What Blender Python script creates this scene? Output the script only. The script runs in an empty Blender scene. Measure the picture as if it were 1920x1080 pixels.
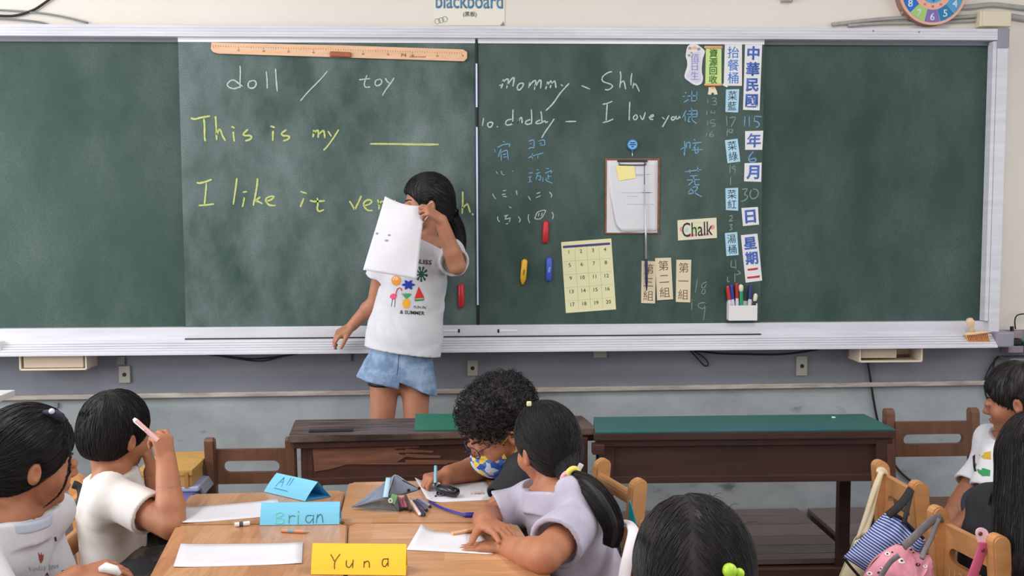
import bpy, bmesh, math, random
import numpy as np
from mathutils import Vector, Matrix

# ------------------------------------------------------------------ camera
F = 1900.0
CAM = Vector((0, 0, 1.37))
YAW, PITCH, ROLL = 0.0440, 0.0736, -0.0030
cy, sy = math.cos(YAW), math.sin(YAW); cp, sp = math.cos(PITCH), math.sin(PITCH)
_f = Vector((sy * cp, cy * cp, -sp)); _r = Vector((cy, -sy, 0)); _u = _r.cross(_f)
cr, sr = math.cos(ROLL), math.sin(ROLL)
CR = cr * _r + sr * _u; CU = -sr * _r + cr * _u; CF = _f
scene = bpy.context.scene
C = scene.collection
cam = bpy.data.cameras.new('camera'); cam.sensor_width = 36; cam.lens = 36 * F / 1920; cam.clip_start = 0.05
camo = bpy.data.objects.new('camera', cam); C.objects.link(camo)
camo.matrix_world = Matrix(((CR.x, CU.x, -CF.x, CAM.x), (CR.y, CU.y, -CF.y, CAM.y), (CR.z, CU.z, -CF.z, CAM.z), (0, 0, 0, 1)))
scene.camera = camo

# ------------------------------------------------------------------ world, lamps, exposure
wd = bpy.data.worlds.new('world'); scene.world = wd; wd.use_nodes = True
bg = wd.node_tree.nodes['Background']; bg.inputs[0].default_value = (0.86, 0.92, 1.0, 1); bg.inputs[1].default_value = 0.9
def area(name, loc, rot, sx, sy_, power, col=(1, 1, 1)):
    l = bpy.data.lights.new(name, 'AREA'); l.shape = 'RECTANGLE'; l.size = sx; l.size_y = sy_
    l.energy = power; l.color = col
    o = bpy.data.objects.new(name, l); C.objects.link(o); o.location = loc; o.rotation_euler = rot
    return o
for lx in (-1.7, 1.3):
    for ly in (-0.6, 2.0):
        area('ceiling_tube_light', (lx, ly, 2.96), (0, 0, 0), 0.3, 1.25, 21, (1, 0.98, 0.96))
area('left_window_light', (-3.9, 1.6, 1.75), (0, math.radians(-90), 0), 1.5, 4.6, 84, (0.95, 0.98, 1.0))
area('right_window_light', (4.3, 0.6, 1.75), (0, math.radians(90), 0), 1.5, 4.6, 17, (0.95, 0.98, 1.0))
scene.view_settings.view_transform = 'Standard'; scene.view_settings.look = 'None'
scene.view_settings.gamma = 1; scene.view_settings.use_curve_mapping = False
scene.view_settings.exposure = 0.62

# ------------------------------------------------------------------ helpers
R_ = math.radians
rnd = random.Random(7)
def ray(px, py):
    return CF * F + CR * (px - 960) + CU * (540 - py)
def P(px, py, Y):
    d = ray(px, py); return CAM + d * ((Y - CAM.y) / d.y)
def Z(px, py, z):
    d = ray(px, py); return CAM + d * ((z - CAM.z) / d.z)
def lin(c):
    if isinstance(c, str):
        c = [int(c[i:i + 2], 16) for i in (0, 2, 4)]
    return tuple(((v / 255) / 12.92 if v / 255 <= 0.04045 else ((v / 255 + 0.055) / 1.055) ** 2.4) for v in c)
MATS = {}
def nt(m): return m.node_tree.nodes, m.node_tree.links
def mat(name, col, rough=0.6, col2=None, scale=8, bump=0.0, bscale=60, metal=0, spec=0.5, stretch=(1, 1, 1), sss=0, detail=4, sharp=(0.35, 0.65), coat=0, alpha=1, trans=0, dist=0.002):
    if name in MATS: return MATS[name]
    m = bpy.data.materials.new(name); m.use_nodes = True; MATS[name] = m
    n, l = nt(m); b = n['Principled BSDF']
    b.inputs['Base Color'].default_value = (*lin(col), 1); b.inputs['Roughness'].default_value = rough
    b.inputs['Metallic'].default_value = metal; b.inputs['Specular IOR Level'].default_value = spec
    b.inputs['Coat Weight'].default_value = coat; b.inputs['Alpha'].default_value = alpha
    b.inputs['Transmission Weight'].default_value = trans
    if sss:
        b.inputs['Subsurface Weight'].default_value = sss; b.inputs['Subsurface Radius'].default_value = (0.02, 0.008, 0.004); b.inputs['Subsurface Scale'].default_value = 0.5
    tc = n.new('ShaderNodeTexCoord'); mp = n.new('ShaderNodeMapping'); mp.inputs['Scale'].default_value = stretch
    l.new(tc.outputs['Object'], mp.inputs['Vector'])
    if col2:
        t = n.new('ShaderNodeTexNoise'); t.inputs['Scale'].default_value = scale; t.inputs['Detail'].default_value = detail; t.inputs['Roughness'].default_value = 0.6
        l.new(mp.outputs[0], t.inputs['Vector'])
        r = n.new('ShaderNodeValToRGB'); r.color_ramp.elements[0].position = sharp[0]; r.color_ramp.elements[1].position = sharp[1]
        r.color_ramp.elements[0].color = (*lin(col), 1); r.color_ramp.elements[1].color = (*lin(col2), 1)
        l.new(t.outputs[0], r.inputs[0]); l.new(r.outputs[0], b.inputs['Base Color'])
    if bump:
        t2 = n.new('ShaderNodeTexNoise'); t2.inputs['Scale'].default_value = bscale; t2.inputs['Detail'].default_value = 3
        l.new(mp.outputs[0], t2.inputs['Vector'])
        bp = n.new('ShaderNodeBump'); bp.inputs['Strength'].default_value = bump; bp.inputs['Distance'].default_value = dist
        l.new(t2.outputs[0], bp.inputs['Height']); l.new(bp.outputs[0], b.inputs['Normal'])
    return m
def wood(name, dark, light, scale=6, stretch=(1, 8, 8), rough=0.4, knots=False, bump=0.1):
    m = mat(name, dark, rough, light, scale, bump, 30, stretch=stretch, detail=6, sharp=(0.3, 0.7), coat=0.0)
    return m
ORG = {}
def thing(name, label, cat, loc=(0, 0, 0), group=None):
    o = bpy.data.objects.new(name, None); C.objects.link(o); o.location = loc; o.empty_display_size = 0.05
    o['label'] = label; o['category'] = cat
    if group: o['group'] = group
    ORG[o.name] = Vector(loc); return o
def finish(name, bm, m, parent=None, loc=None, smooth=False, label=None, kind=None):
    bmesh.ops.recalc_face_normals(bm, faces=bm.faces)
    me = bpy.data.meshes.new(name)
    org = ORG[parent.name] if parent else (Vector(loc) if loc is not None else Vector((0, 0, 0)))
    if org.length: bmesh.ops.translate(bm, verts=bm.verts, vec=-org)
    bm.to_mesh(me); bm.free()
    if smooth: me.polygons.foreach_set('use_smooth', [True] * len(me.polygons))
    if m: me.materials.append(m)
    return link(name, me, parent, org, label, kind)
def link(name, me, parent=None, org=Vector((0, 0, 0)), label=None, kind=None):
    o = bpy.data.objects.new(name, me); C.objects.link(o)
    if parent: o.parent = parent
    else: o.location = org
    ORG[o.name] = Vector(org)
    if label: o['label'] = label
    if kind: o['kind'] = kind
    return o
def solo(name, bm, m, label, cat, group=None, smooth=False, kind=None, loc=None):
    if loc is None:
        xs = [v.co for v in bm.verts]
        loc = Vector(((min(v.x for v in xs) + max(v.x for v in xs)) / 2, (min(v.y for v in xs) + max(v.y for v in xs)) / 2, min(v.z for v in xs)))
    o = finish(name, bm, m, None, loc, smooth); o['label'] = label; o['category'] = cat
    if group: o['group'] = group
    if kind: o['kind'] = kind
    return o
def struct(name, bm, m):
    o = finish(name, bm, m); o['kind'] = 'structure'; return o
def mv(*objs):
    pass
def box(bm, c, s, M=None, bev=0):
    """centre c, full size s, optional 3x3/4x4 matrix about centre"""
    r = bmesh.ops.create_cube(bm, size=1); vs = r['verts']
    for v in vs: v.co = Vector((v.co.x * s[0], v.co.y * s[1], v.co.z * s[2]))
    if bev:
        es = list({e for v in vs for e in v.link_edges})
        rb = bmesh.ops.bevel(bm, geom=es, offset=bev, segments=2, affect='EDGES', profile=0.6)
        vs = list({v for f in rb['faces'] for v in f.verts} | {v for v in vs if v.is_valid})
    for v in vs:
        co = v.co
        if M is not None: co = M @ co
        v.co = co + Vector(c)
    return vs
def B(c, s, M=None, bev=0):
    bm = bmesh.new(); box(bm, c, s, M, bev); return bm
def span(a, b):  # box from corner a to corner b
    a = Vector(a); b = Vector(b); return (a + b) / 2, [abs(x) for x in (b - a)]
def prism(bm, pts, n, t):
    """polygon pts extruded by vector n*t"""
    n = Vector(n) * t
    a = [bm.verts.new(p) for p in pts]; b = [bm.verts.new(Vector(p) + n) for p in pts]
    bm.faces.new(a); bm.faces.new(list(reversed(b)))
    k = len(pts)
    for i in range(k): bm.faces.new((a[i], b[i], b[(i + 1) % k], a[(i + 1) % k]))
def tube(bm, pts, rad, n=8, cap=True, flat=None):
    pts = [Vector(p) for p in pts]; k = len(pts)
    rads = rad if isinstance(rad, list) else [rad] * k
    prev = None; rings = []
    for i, p in enumerate(pts):
        d = (pts[min(i + 1, k - 1)] - pts[max(i - 1, 0)]).normalized()
        if prev is None:
            a = d.orthogonal().normalized() if flat is None else (Vector(flat) - d * d.dot(Vector(flat))).normalized()
        else:
            a = (prev - d * d.dot(prev)); a = a.normalized() if a.length > 1e-6 else d.orthogonal().normalized()
        prev = a; b = d.cross(a); rr = rads[i]
        ra, rb = rr if isinstance(rr, (tuple, list)) else (rr, rr)
        rings.append([bm.verts.new(p + a * ra * math.cos(2 * math.pi * j / n) + b * rb * math.sin(2 * math.pi * j / n)) for j in range(n)])
    for i in range(k - 1):
        for j in range(n):
            bm.faces.new((rings[i][j], rings[i][(j + 1) % n], rings[i + 1][(j + 1) % n], rings[i + 1][j]))
    if cap:
        bm.faces.new(rings[0]); bm.faces.new(list(reversed(rings[-1])))
def TB(pts, rad, n=8, **k):
    bm = bmesh.new(); tube(bm, pts, rad, n, **k); return bm
def smooth_path(pts, sub=6):
    pts = [Vector(p) for p in pts]; out = []
    for i in range(len(pts) - 1):
        p0 = pts[max(i - 1, 0)]; p1 = pts[i]; p2 = pts[i + 1]; p3 = pts[min(i + 2, len(pts) - 1)]
        for j in range(sub):
            t = j / sub
            out.append(0.5 * ((2 * p1) + (p2 - p0) * t + (2 * p0 - 5 * p1 + 4 * p2 - p3) * t * t + (3 * p1 - p0 - 3 * p2 + p3) * t ** 3))
    out.append(pts[-1]); return out
def grid(bm, fn, nu, nv):
    vs = [[bm.verts.new(fn(i / nu, j / nv)) for j in range(nv + 1)] for i in range(nu + 1)]
    for i in range(nu):
        for j in range(nv): bm.faces.new((vs[i][j], vs[i + 1][j], vs[i + 1][j + 1], vs[i][j + 1]))
def solid(bm, t):
    """give an open sheet a thickness"""
    bmesh.ops.recalc_face_normals(bm, faces=bm.faces)
    bmesh.ops.solidify(bm, geom=list(bm.faces), thickness=t)
def copy_tree(o, parent=None):
    c = o.copy(); C.objects.link(c); c.parent = parent
    for ch in [x for x in bpy.data.objects if x.parent == o]: copy_tree(ch, c)
    return c
def rotz(a): return Matrix.Rotation(a, 3, 'Z')
def lettering(body, centre, size, m, parent, right=Vector((1, 0, 0)), up=Vector((0, 0, 1)), offset=0.0, line=1.0, char=1.0, thick=0.0004, name='lettering', xs=1.0, wfit=None, label=None, shear=0, slim=0):
    """size = height of a capital / CJK em, centred at `centre`, lying in the plane right/up"""
    c = bpy.data.curves.new('text', 'FONT'); c.body = body; c.align_x = 'CENTER'; c.size = 1; c.offset = offset
    c.space_line = line; c.space_character = char; c.extrude = 0; c.resolution_u = 3; c.shear = shear
    o = bpy.data.objects.new('text', c); C.objects.link(o); bpy.context.view_layer.update()
    me = bpy.data.meshes.new_from_object(o.evaluated_get(bpy.context.evaluated_depsgraph_get()))
    C.objects.unlink(o); bpy.data.objects.remove(o)
    n = len(me.vertices)
    if n == 0: return None
    co = np.empty(n * 3); me.vertices.foreach_get('co', co); co = co.reshape(-1, 3)
    mn, mx = co.min(0), co.max(0); mid = (mn + mx) / 2
    if wfit: s = wfit / (mx[0] - mn[0]); sy2 = size if size else s
    else: s = sy2 = size
    right = right.normalized(); up = up.normalized(); nrm = right.cross(up)
    bm = bmesh.new(); bm.from_mesh(me)
    for v, q in zip(bm.verts, co):
        v.co = Vector(centre) + right * ((q[0] - mid[0]) * s * xs) + up * ((q[1] - mid[1]) * sy2) + nrm * thick
    for a in (bm.faces,):
        ex = bmesh.ops.extrude_face_region(bm, geom=list(bm.faces))
        bmesh.ops.translate(bm, verts=[g for g in ex['geom'] if isinstance(g, bmesh.types.BMVert)], vec=-nrm * thick)
    return finish(name, bm, m, parent, label=label)

# ------------------------------------------------------------------ shared materials
M_alu = mat('aluminium', (208, 207, 217), 0.3, (222, 221, 230), 3, 0.05, 80, metal=0.0, stretch=(1, 1, 12))
M_alu_dark = mat('dark_aluminium', (120, 122, 130), 0.45, metal=0.4)
M_black = mat('black_plastic', (24, 24, 27), 0.45)
M_white = mat('white_plastic', (232, 230, 228), 0.45)
M_cream = mat('cream_plastic', (226, 214, 188), 0.5)
M_paper = mat('white_paper', (226, 224, 230), 0.75, (218, 216, 224), 6)
M_chalkw = mat('white_chalk', (196, 210, 206), 0.95, (150, 168, 162), 220, sharp=(0.4, 0.75))
M_chalky = mat('yellow_chalk', (204, 212, 132), 0.95, (158, 172, 104), 220, sharp=(0.4, 0.75))
M_chalkb = mat('blue_chalk', (124, 172, 206), 0.95, (92, 136, 158), 220, sharp=(0.4, 0.75))
M_chalkf = mat('faint_chalk', (136, 156, 150), 0.95, (100, 122, 114), 220, sharp=(0.4, 0.75))
M_ink = mat('black_ink', (40, 38, 44), 0.7)

# board green with dusty erased chalk: broad soft smears, fine grain
def board_mat(name, base, dust, amount):
    m = bpy.data.materials.new(name); m.use_nodes = True; n, l = nt(m); b = n['Principled BSDF']
    b.inputs['Roughness'].default_value = 0.62; b.inputs['Specular IOR Level'].default_value = 0.35
    tc = n.new('ShaderNodeTexCoord')
    def noise(scale, stretch, detail, rough=0.5, rot=0):
        mp = n.new('ShaderNodeMapping'); mp.inputs['Scale'].default_value = stretch; mp.inputs['Rotation'].default_value = (0, rot, 0)
        l.new(tc.outputs['Object'], mp.inputs[0]); t = n.new('ShaderNodeTexNoise'); t.inputs['Scale'].default_value = scale
        t.inputs['Detail'].default_value = detail; t.inputs['Roughness'].default_value = rough; l.new(mp.outputs[0], t.inputs[0]); return t
    a = noise(1.5, (1, 1, 1), 4, 0.55); s = noise(4, (1.5, 1, 0.8), 5, 0.6, 0.7); g = noise(260, (1, 1, 1), 2)
    mr = n.new('ShaderNodeMapRange'); mr.inputs[1].default_value = 0.35; mr.inputs[2].default_value = 0.75; l.new(a.outputs[0], mr.inputs[0])
    mr2 = n.new('ShaderNodeMapRange'); mr2.inputs[1].default_value = 0.4; mr2.inputs[2].default_value = 0.8; l.new(s.outputs[0], mr2.inputs[0])
    mr3 = n.new('ShaderNodeMapRange'); mr3.inputs[1].default_value = 0.3; mr3.inputs[2].default_value = 0.7; mr3.inputs[3].default_value = 0.5; mr3.inputs[4].default_value = 1.4; l.new(g.outputs[0], mr3.inputs[0])
    ad = n.new('ShaderNodeMath'); ad.operation = 'ADD'; l.new(mr.outputs[0], ad.inputs[0]); l.new(mr2.outputs[0], ad.inputs[1])
    mu = n.new('ShaderNodeMath'); mu.operation = 'MULTIPLY'; l.new(ad.outputs[0], mu.inputs[0]); l.new(mr3.outputs[0], mu.inputs[1])
    mu2 = n.new('ShaderNodeMath'); mu2.operation = 'MULTIPLY'; mu2.use_clamp = True; mu2.inputs[1].default_value = amount; l.new(mu.outputs[0], mu2.inputs[0])
    mx = n.new('ShaderNodeMix'); mx.data_type = 'RGBA'; mx.inputs[6].default_value = (*lin(base), 1); mx.inputs[7].default_value = (*lin(dust), 1)
    l.new(mu2.outputs[0], mx.inputs[0]); l.new(mx.outputs[2], b.inputs['Base Color'])
    bp = n.new('ShaderNodeBump'); bp.inputs['Strength'].default_value = 0.12; bp.inputs['Distance'].default_value = 0.001; l.new(g.outputs[0], bp.inputs['Height']); l.new(bp.outputs[0], b.inputs['Normal'])
    return m
M_board = board_mat('board_green', (42, 67, 60), (150, 166, 164), 0.12)
M_panel = board_mat('panel_green', (44, 70, 63), (150, 164, 166), 0.42)
M_panel2 = board_mat('panel_green_right', (42, 67, 60), (150, 164, 162), 0.20)

# ------------------------------------------------------------------ the room
YW = 4.27
PPM = 1900.0 / (YW - 0.08)
_a = P(-250, 749, YW); _b = P(1868, 716, YW); _sl = (_b.z - _a.z) / (_b.x - _a.x); TRUNKZ = _a.z - _sl * _a.x
def wall_mat():
    m = bpy.data.materials.new('painted_wall'); m.use_nodes = True; n, l = nt(m); b = n['Principled BSDF']; b.inputs['Roughness'].default_value = 0.6
    tc = n.new('ShaderNodeTexCoord'); sp_ = n.new('ShaderNodeSeparateXYZ'); l.new(tc.outputs['Object'], sp_.inputs[0])
    def nz(scale, st, d, lo, hi, c0, c1):
        mp = n.new('ShaderNodeMapping'); mp.inputs['Scale'].default_value = st; l.new(tc.outputs['Object'], mp.inputs[0])
        t = n.new('ShaderNodeTexNoise'); t.inputs['Scale'].default_value = scale; t.inputs['Detail'].default_value = d; t.inputs['Roughness'].default_value = 0.65; l.new(mp.outputs[0], t.inputs[0])
        r = n.new('ShaderNodeValToRGB'); r.color_ramp.elements[0].position = lo; r.color_ramp.elements[1].position = hi
        r.color_ramp.elements[0].color = (*lin(c0), 1); r.color_ramp.elements[1].color = (*lin(c1), 1); l.new(t.outputs[0], r.inputs[0]); return r
    up = nz(1.2, (1, 1, 1), 6, 0.3, 0.75, (236, 228, 220), (226, 218, 209))
    lo = nz(2.2, (1, 1, 1.6), 8, 0.36, 0.66, (172, 178, 181), (140, 148, 153))
    scuff = nz(6, (1, 1, 2.2), 9, 0.62, 0.80, (0, 0, 0), (255, 255, 255))
    mxs = n.new('ShaderNodeMix'); mxs.data_type = 'RGBA'; mxs.inputs[7].default_value = (*lin((72, 78, 84)), 1)
    l.new(scuff.outputs[0], mxs.inputs[0]); l.new(lo.outputs[0], mxs.inputs[6])
    band = nz(1.6, (1, 1, 2.5), 6, 0.3, 0.7, (122, 125, 136), (140, 143, 152))
    zx_ = n.new('ShaderNodeMath'); zx_.operation = 'MULTIPLY_ADD'; zx_.inputs[1].default_value = -_sl; l.new(sp_.outputs[0], zx_.inputs[0]); l.new(sp_.outputs[2], zx_.inputs[2])
    g0 = n.new('ShaderNodeMath'); g0.operation = 'GREATER_THAN'; g0.inputs[1].default_value = TRUNKZ; l.new(zx_.outputs[0], g0.inputs[0])
    mb = n.new('ShaderNodeMix'); mb.data_type = 'RGBA'; l.new(g0.outputs[0], mb.inputs[0]); l.new(mxs.outputs[2], mb.inputs[6]); l.new(band.outputs[0], mb.inputs[7])
    gt = n.new('ShaderNodeMath'); gt.operation = 'GREATER_THAN'; gt.inputs[1].default_value = 0.86; l.new(sp_.outputs[2], gt.inputs[0])
    mx = n.new('ShaderNodeMix'); mx.data_type = 'RGBA'; l.new(gt.outputs[0], mx.inputs[0]); l.new(mb.outputs[2], mx.inputs[6]); l.new(up.outputs[0], mx.inputs[7])
    l.new(mx.outputs[2], b.inputs['Base Color'])
    t2 = n.new('ShaderNodeTexNoise'); t2.inputs['Scale'].default_value = 26; t2.inputs['Detail'].default_value = 5; l.new(tc.outputs['Object'], t2.inputs[0])
    bp = n.new('ShaderNodeBump'); bp.inputs['Strength'].default_value = 0.15; bp.inputs['Distance'].default_value = 0.004; l.new(t2.outputs[0], bp.inputs['Height']); l.new(bp.outputs[0], b.inputs['Normal'])
    return m
M_wall = wall_mat()
struct('wall_front', B((0.2, YW + 0.1, 1.55), (8.6, 0.2, 3.1)), M_wall)
M_floor = mat('terrazzo_floor', (128, 120, 112), 0.35, (98, 92, 86), 40, 0.05)
struct('floor', B((0.2, 0.9, -0.05), (8.6, 7.3, 0.1)), M_floor)
struct('ceiling', B((0.2, 0.9, 3.05), (8.6, 7.3, 0.1)), mat('ceiling_paint', (226, 224, 220), 0.8, (220, 217, 212), 3))
M_side = mat('side_wall_paint', (210, 204, 196), 0.7, (200, 194, 186), 2)
for nm, x in (('wall_left', -4.15), ('wall_right', 4.55)):
    bm = bmesh.new()
    box(bm, (x, 0.9, 0.45), (0.1, 7.3, 0.9)); box(bm, (x, 0.9, 2.8), (0.1, 7.3, 0.4))
    for yy in (-2.6, 0.0, 4.25): box(bm, (x, yy, 1.75), (0.1, 0.25, 1.7))
    struct(nm, bm, M_side)
struct('wall_back', B((0.2, -2.8, 1.5), (8.6, 0.1, 3.0)), M_side)
# old timber trunking along the wall under the board (a little out of level, as in the photo)
def wallpt(px, py, d=0): return P(px, py, YW - d)
a = wallpt(-250, 749); b_ = wallpt(1868, 716)
M_trunk = mat('worn_trunking', (196, 188, 180), 0.6, (132, 122, 112), 14, 0.2, 40, stretch=(0.5, 1, 4), sharp=(0.35, 0.8))
bm = bmesh.new(); dd = (b_ - a); ang = math.atan2(dd.z, dd.x)
box(bm, (a + b_) / 2 + Vector((0, -0.012, 0)), (dd.length, 0.024, 0.02), Matrix.Rotation(-ang, 3, 'Y'), 0.004)
struct('trim_1', bm, M_trunk)
# ------------------------------------------------------------------ the long green board
YB = YW - 0.055      # face of the fixed board
YS = YW - 0.078      # face of the two sliding boards
YF = YW - 0.105      # face of the aluminium frame
def zx(px, py, Y): p = P(px, py, Y); return p.x, p.z
XR = P(1884, 300, YF).x                         # right end of frame
XL = P(-260, 300, YF).x
zt = P(900, 49, YF).z; zt2 = P(900, 71, YF).z     # top rail
zb1 = P(900, 608, YB).z; zb2 = P(900, 632, YF).z; zb3 = P(900, 656, YF - 0.05).z
board = thing('blackboard', 'long green chalkboard in an aluminium frame filling the wall', 'blackboard', ((XL + XR) / 2, YW, zb3))
c, s = span((XL, YW - 0.001, zb1 - 0.03), (XR, YB, zt2 + 0.02)); finish('board_surface', B(c, s), M_board, board)
bm = bmesh.new(); c, s = span((XL, YW, zt2), (XR - 0.045, YF, zt)); box(bm, c, s, bev=0.003)
for k in range(3):
    zz = zt2 + (zt - zt2) * (0.25 + 0.25 * k); box(bm, ((XL + XR) / 2, YF - 0.0008, zz), (XR - XL - 0.1, 0.002, 0.003))
finish('top_rail', bm, M_alu, board)
c, s = span((XL, YB - 0.012, zt2 - 0.016), (XR - 0.04, YB, zt2 - 0.0)); finish('rail_shadow_strip', B(c, s), M_alu_dark, board)  # dark strip standing in for the shade under the overhanging top rail
bm = bmesh.new(); c, s = span((XL, YW, zb2 - 0.002), (XR - 0.04, YF + 0.016, zb1)); box(bm, c, s, bev=0.002); finish('bottom_rail', bm, M_alu, board)
bm = bmesh.new(); c, s = span((XR - 0.045, YW, zb2), (XR, YF, zt - 0.04)); box(bm, c, s, bev=0.003)
box(bm, (XR - 0.055, (YB + YF) / 2, (zb2 + zt) / 2), (0.016, YB - YF - 0.008, zt - zb2 - 0.1)); finish('side_rail', bm, M_alu, board)
M_cap = mat('grey_plastic_cap', (150, 146, 160), 0.5)
bm = bmesh.new(); box(bm, (XR - 0.022, (YW + YF) / 2 - 0.002, zt - 0.038), (0.05, YW - YF + 0.006, 0.084), bev=0.008); finish('corner_cap', bm, M_cap, board, label='grey plastic corner cap')
bm = bmesh.new(); box(bm, (XR + 0.004, (YW + YF) / 2 - 0.02, zb2 - 0.025), (0.075, YW - YF + 0.05, 0.062), bev=0.006); finish('corner_cap', bm, M_cap, board, label='grey plastic end cap of the chalk tray')
# chalk tray: shelf with ribbed face
bm = bmesh.new()
prof = [(0, 0.0), (-0.045, -0.006), (-0.05, -0.012)]
zt0 = zb2; nrib = 4; hh = (zb3 - zb2)
pr = [(YW, zt0), (YF + 0.02, zt0), (YF - 0.004, zt0 - 0.004)]
for k in range(nrib):
    z0 = zt0 - 0.006 + (hh + 0.012) * k / nrib; z1 = zt0 - 0.006 + (hh + 0.012) * (k + 0.75) / nrib
    pr += [(YF - 0.006 - 0.011 * k, z0), (YF - 0.014 - 0.011 * k, z1), (YF - 0.011 - 0.011 * k, z1 - 0.001)]
pr += [(YF - 0.058, zb3 - 0.002), (YF - 0.058, zb3 - 0.009), (YW, zb3 - 0.009)]
prism(bm, [(XL, y, z) for y, z in pr], (1, 0, 0), XR - 0.035 - XL)
finish('chalk_tray', bm, M_alu, board)
for px, py in ((1637, 58), (1723, 60)):
    p = P(px, py, YF); finish('screw', B((p.x, YF - 0.001, p.z), (0.006, 0.003, 0.006), bev=0.001), M_alu_dark, board)

def sliding(x0, x1, m, label, hx, side):
    xa = P(x0, 340, YS).x; xb = P(x1, 340, YS).x
    t = thing('sliding_board', label, 'blackboard', ((xa + xb) / 2, YS, zb2))
    ztop = P(900, 74, YS).z + 0.002; z1 = P(900, 81.5, YS).z; z2 = P(900, 611, YS).z; z3 = zb2 + 0.003
    c, s = span((xa, YS + 0.012, z2), (xb, YS, z1)); finish('writing_surface', B(c, s), m, t)
    bm = bmesh.new(); c, s = span((xa, YS + 0.014, z1), (xb, YS - 0.004, ztop)); box(bm, c, s, bev=0.001); finish('top_strip', bm, M_strip, t, label='bright white metal top strip')
    bm = bmesh.new(); c, s = span((xa, YS + 0.014, z3), (xb, YS - 0.005, z2)); box(bm, c, s, bev=0.001); finish('bottom_strip', bm, M_alu, t)
    # recessed finger pull and small maker's lettering
    p = P(hx, 620, YS - 0.005)
    bm = bmesh.new(); w = 0.078
    tube(bm, [(p.x - w / 2, p.y - 0.001, p.z), (p.x + w / 2, p.y - 0.001, p.z)], 0.0075, 10)
    finish('finger_pull', bm, M_white, t)
    bm = bmesh.new(); box(bm, (p.x - side * w / 2, p.y - 0.002, p.z), (0.008, 0.016, 0.015), bev=0.002); finish('pull_tip', bm, M_black, t, label='dark tip of the finger pull')
    return t, xa, xb, ztop, z3
M_strip = mat('white_metal', (236, 236, 242), 0.3, metal=0.1)
slL, la, lb, ztop, z3 = sliding(341, 892.5, M_panel, 'left sliding green board with yellow English sentences', 843, -1)
slR, ra, rb, _, _ = sliding(897.5, 1429, M_panel2, 'right sliding green board with white words and paper date strips', 952, 1)
M_grey_ink = mat('grey_ink', (140, 140, 146), 0.7)
p = P(880, 620, YS - 0.006); lettering('TRADING', p, 0.011, M_grey_ink, slL, name='maker_lettering')
p = P(916, 621, YS - 0.006); lettering('S.YUNG', p, 0.011, M_grey_ink, slR, name='maker_lettering')
# meeting edge: black rubber with light magnetic strip segments
finish('gap_shadow_strip', B(((la + rb) / 2, YF + 0.013, zb2 + 0.0005), (rb - la, 0.008, 0.005)), M_black, board, label='black strip for the shade between the sliding boards and the tray')  # solid black strip drawn for the shade in the gap above the tray
def strip_seg(y0, y1, m, par, x=894.0, w=0.0085, nm='edge_strip', lab=None):
    k = -0.005 * 0
    a = P(x, y0, YS - 0.006); b = P(x + (y1 - y0) * 0.0, y1, YS - 0.006)
    c, s = span((a.x - w / 2, YS + 0.01, b.z), (a.x + w / 2, YS - 0.006, a.z)); c.x = (la + (lb - la)) + 0.0045
    return finish(nm, B(c, s, bev=0.0008), m, par, label=lab)
strip_seg(78, 628, M_black, slL, w=0.009, lab='black rubber meeting edge')
M_blue_w = mat('pale_blue_strip', (176, 208, 236), 0.4)
M_blue_d = mat('dark_blue_edge', (62, 88, 156), 0.4)
for y0, y1 in ((119, 201), (238, 572)):
    a = P(894, y0, YS - 0.009); b = P(894, y1, YS - 0.009)
    c = Vector((lb + 0.0045, YS - 0.008, (a.z + b.z) / 2)); finish('magnetic_strip', B(c, (0.006, 0.003, a.z - b.z), bev=0.0008), M_strip, slL, label='white magnetic strip on the meeting edge')
    for sgn in (-1, 1):
        c2 = c + Vector((sgn * 0.0042, 0.0006, 0)); finish('strip_border', B(c2, (0.0022, 0.003, a.z - b.z)), M_blue_d, slL, label='blue border of the magnetic strip')

# ---- chalk writing: every stroke is a raised ribbon of chalk on the board
def strokes(bm, ox, oy, s, lines, w=2.6, Y=YS):
    for li in lines:
        pts = [P(ox + x / s, oy + y / s, Y - 0.0006) for x, y in li]
        pts = smooth_path(pts, 4) if len(pts) > 2 else [pts[0], pts[0].lerp(pts[1], 0.5), pts[1]]
        k = len(pts); ww = w / PPM / 2
        L = []; Rr = []
        for i, p in enumerate(pts):
            d = pts[min(i + 1, k - 1)] - pts[max(i - 1, 0)]
            if d.length < 1e-7: d = Vector((1, 0, 0))
            d.normalize(); nn = Vector((-d.z, 0, d.x)); q = ww * (1 + rnd.uniform(-.18, .18)) * (0.65 if i in (0, k - 1) else 1)
            L.append(p + nn * q); Rr.append(p - nn * q)
        off = Vector((0, -0.0008, 0))
        v = [[bm.verts.new(a), bm.verts.new(b), bm.verts.new(b + off), bm.verts.new(a + off)] for a, b in zip(L, Rr)]
        for i in range(k - 1):
            for j in range(4):
                bm.faces.new((v[i][j], v[i + 1][j], v[i + 1][(j + 1) % 4], v[i][(j + 1) % 4]))
        bm.faces.new(v[0]); bm.faces.new(list(reversed(v[-1])))
def writing(par, m, sets, w=2.6, label=None):
    bm = bmesh.new()
    for ox, oy, s, lines in sets: strokes(bm, ox, oy, s, lines, w)
    return finish('chalk_writing', bm, m, par, label=label, kind='stuff')
writing(slL, M_chalkw, [(340, 100, 6, [[(660,140),(665,200),(662,300),(660,390)],[(690,372),(640,335),(600,305),(560,305),(525,335),(518,360),(545,385),(590,398),(640,385),(670,375)],[(800,308),(765,320),(752,350),(758,380),(790,393),(825,380),(842,345),(830,312),(795,305)],[(955,205),(965,300),(967,395)],[(1060,172),(1068,300),(1080,430)]])], 2.6, 'white chalk word doll')
writing(slL, M_chalkw, [(340, 100, 6, [[(1643,200),(1600,255),(1520,340),(1430,430),(1340,535)]])], 2.2, 'white chalk slash')
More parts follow.
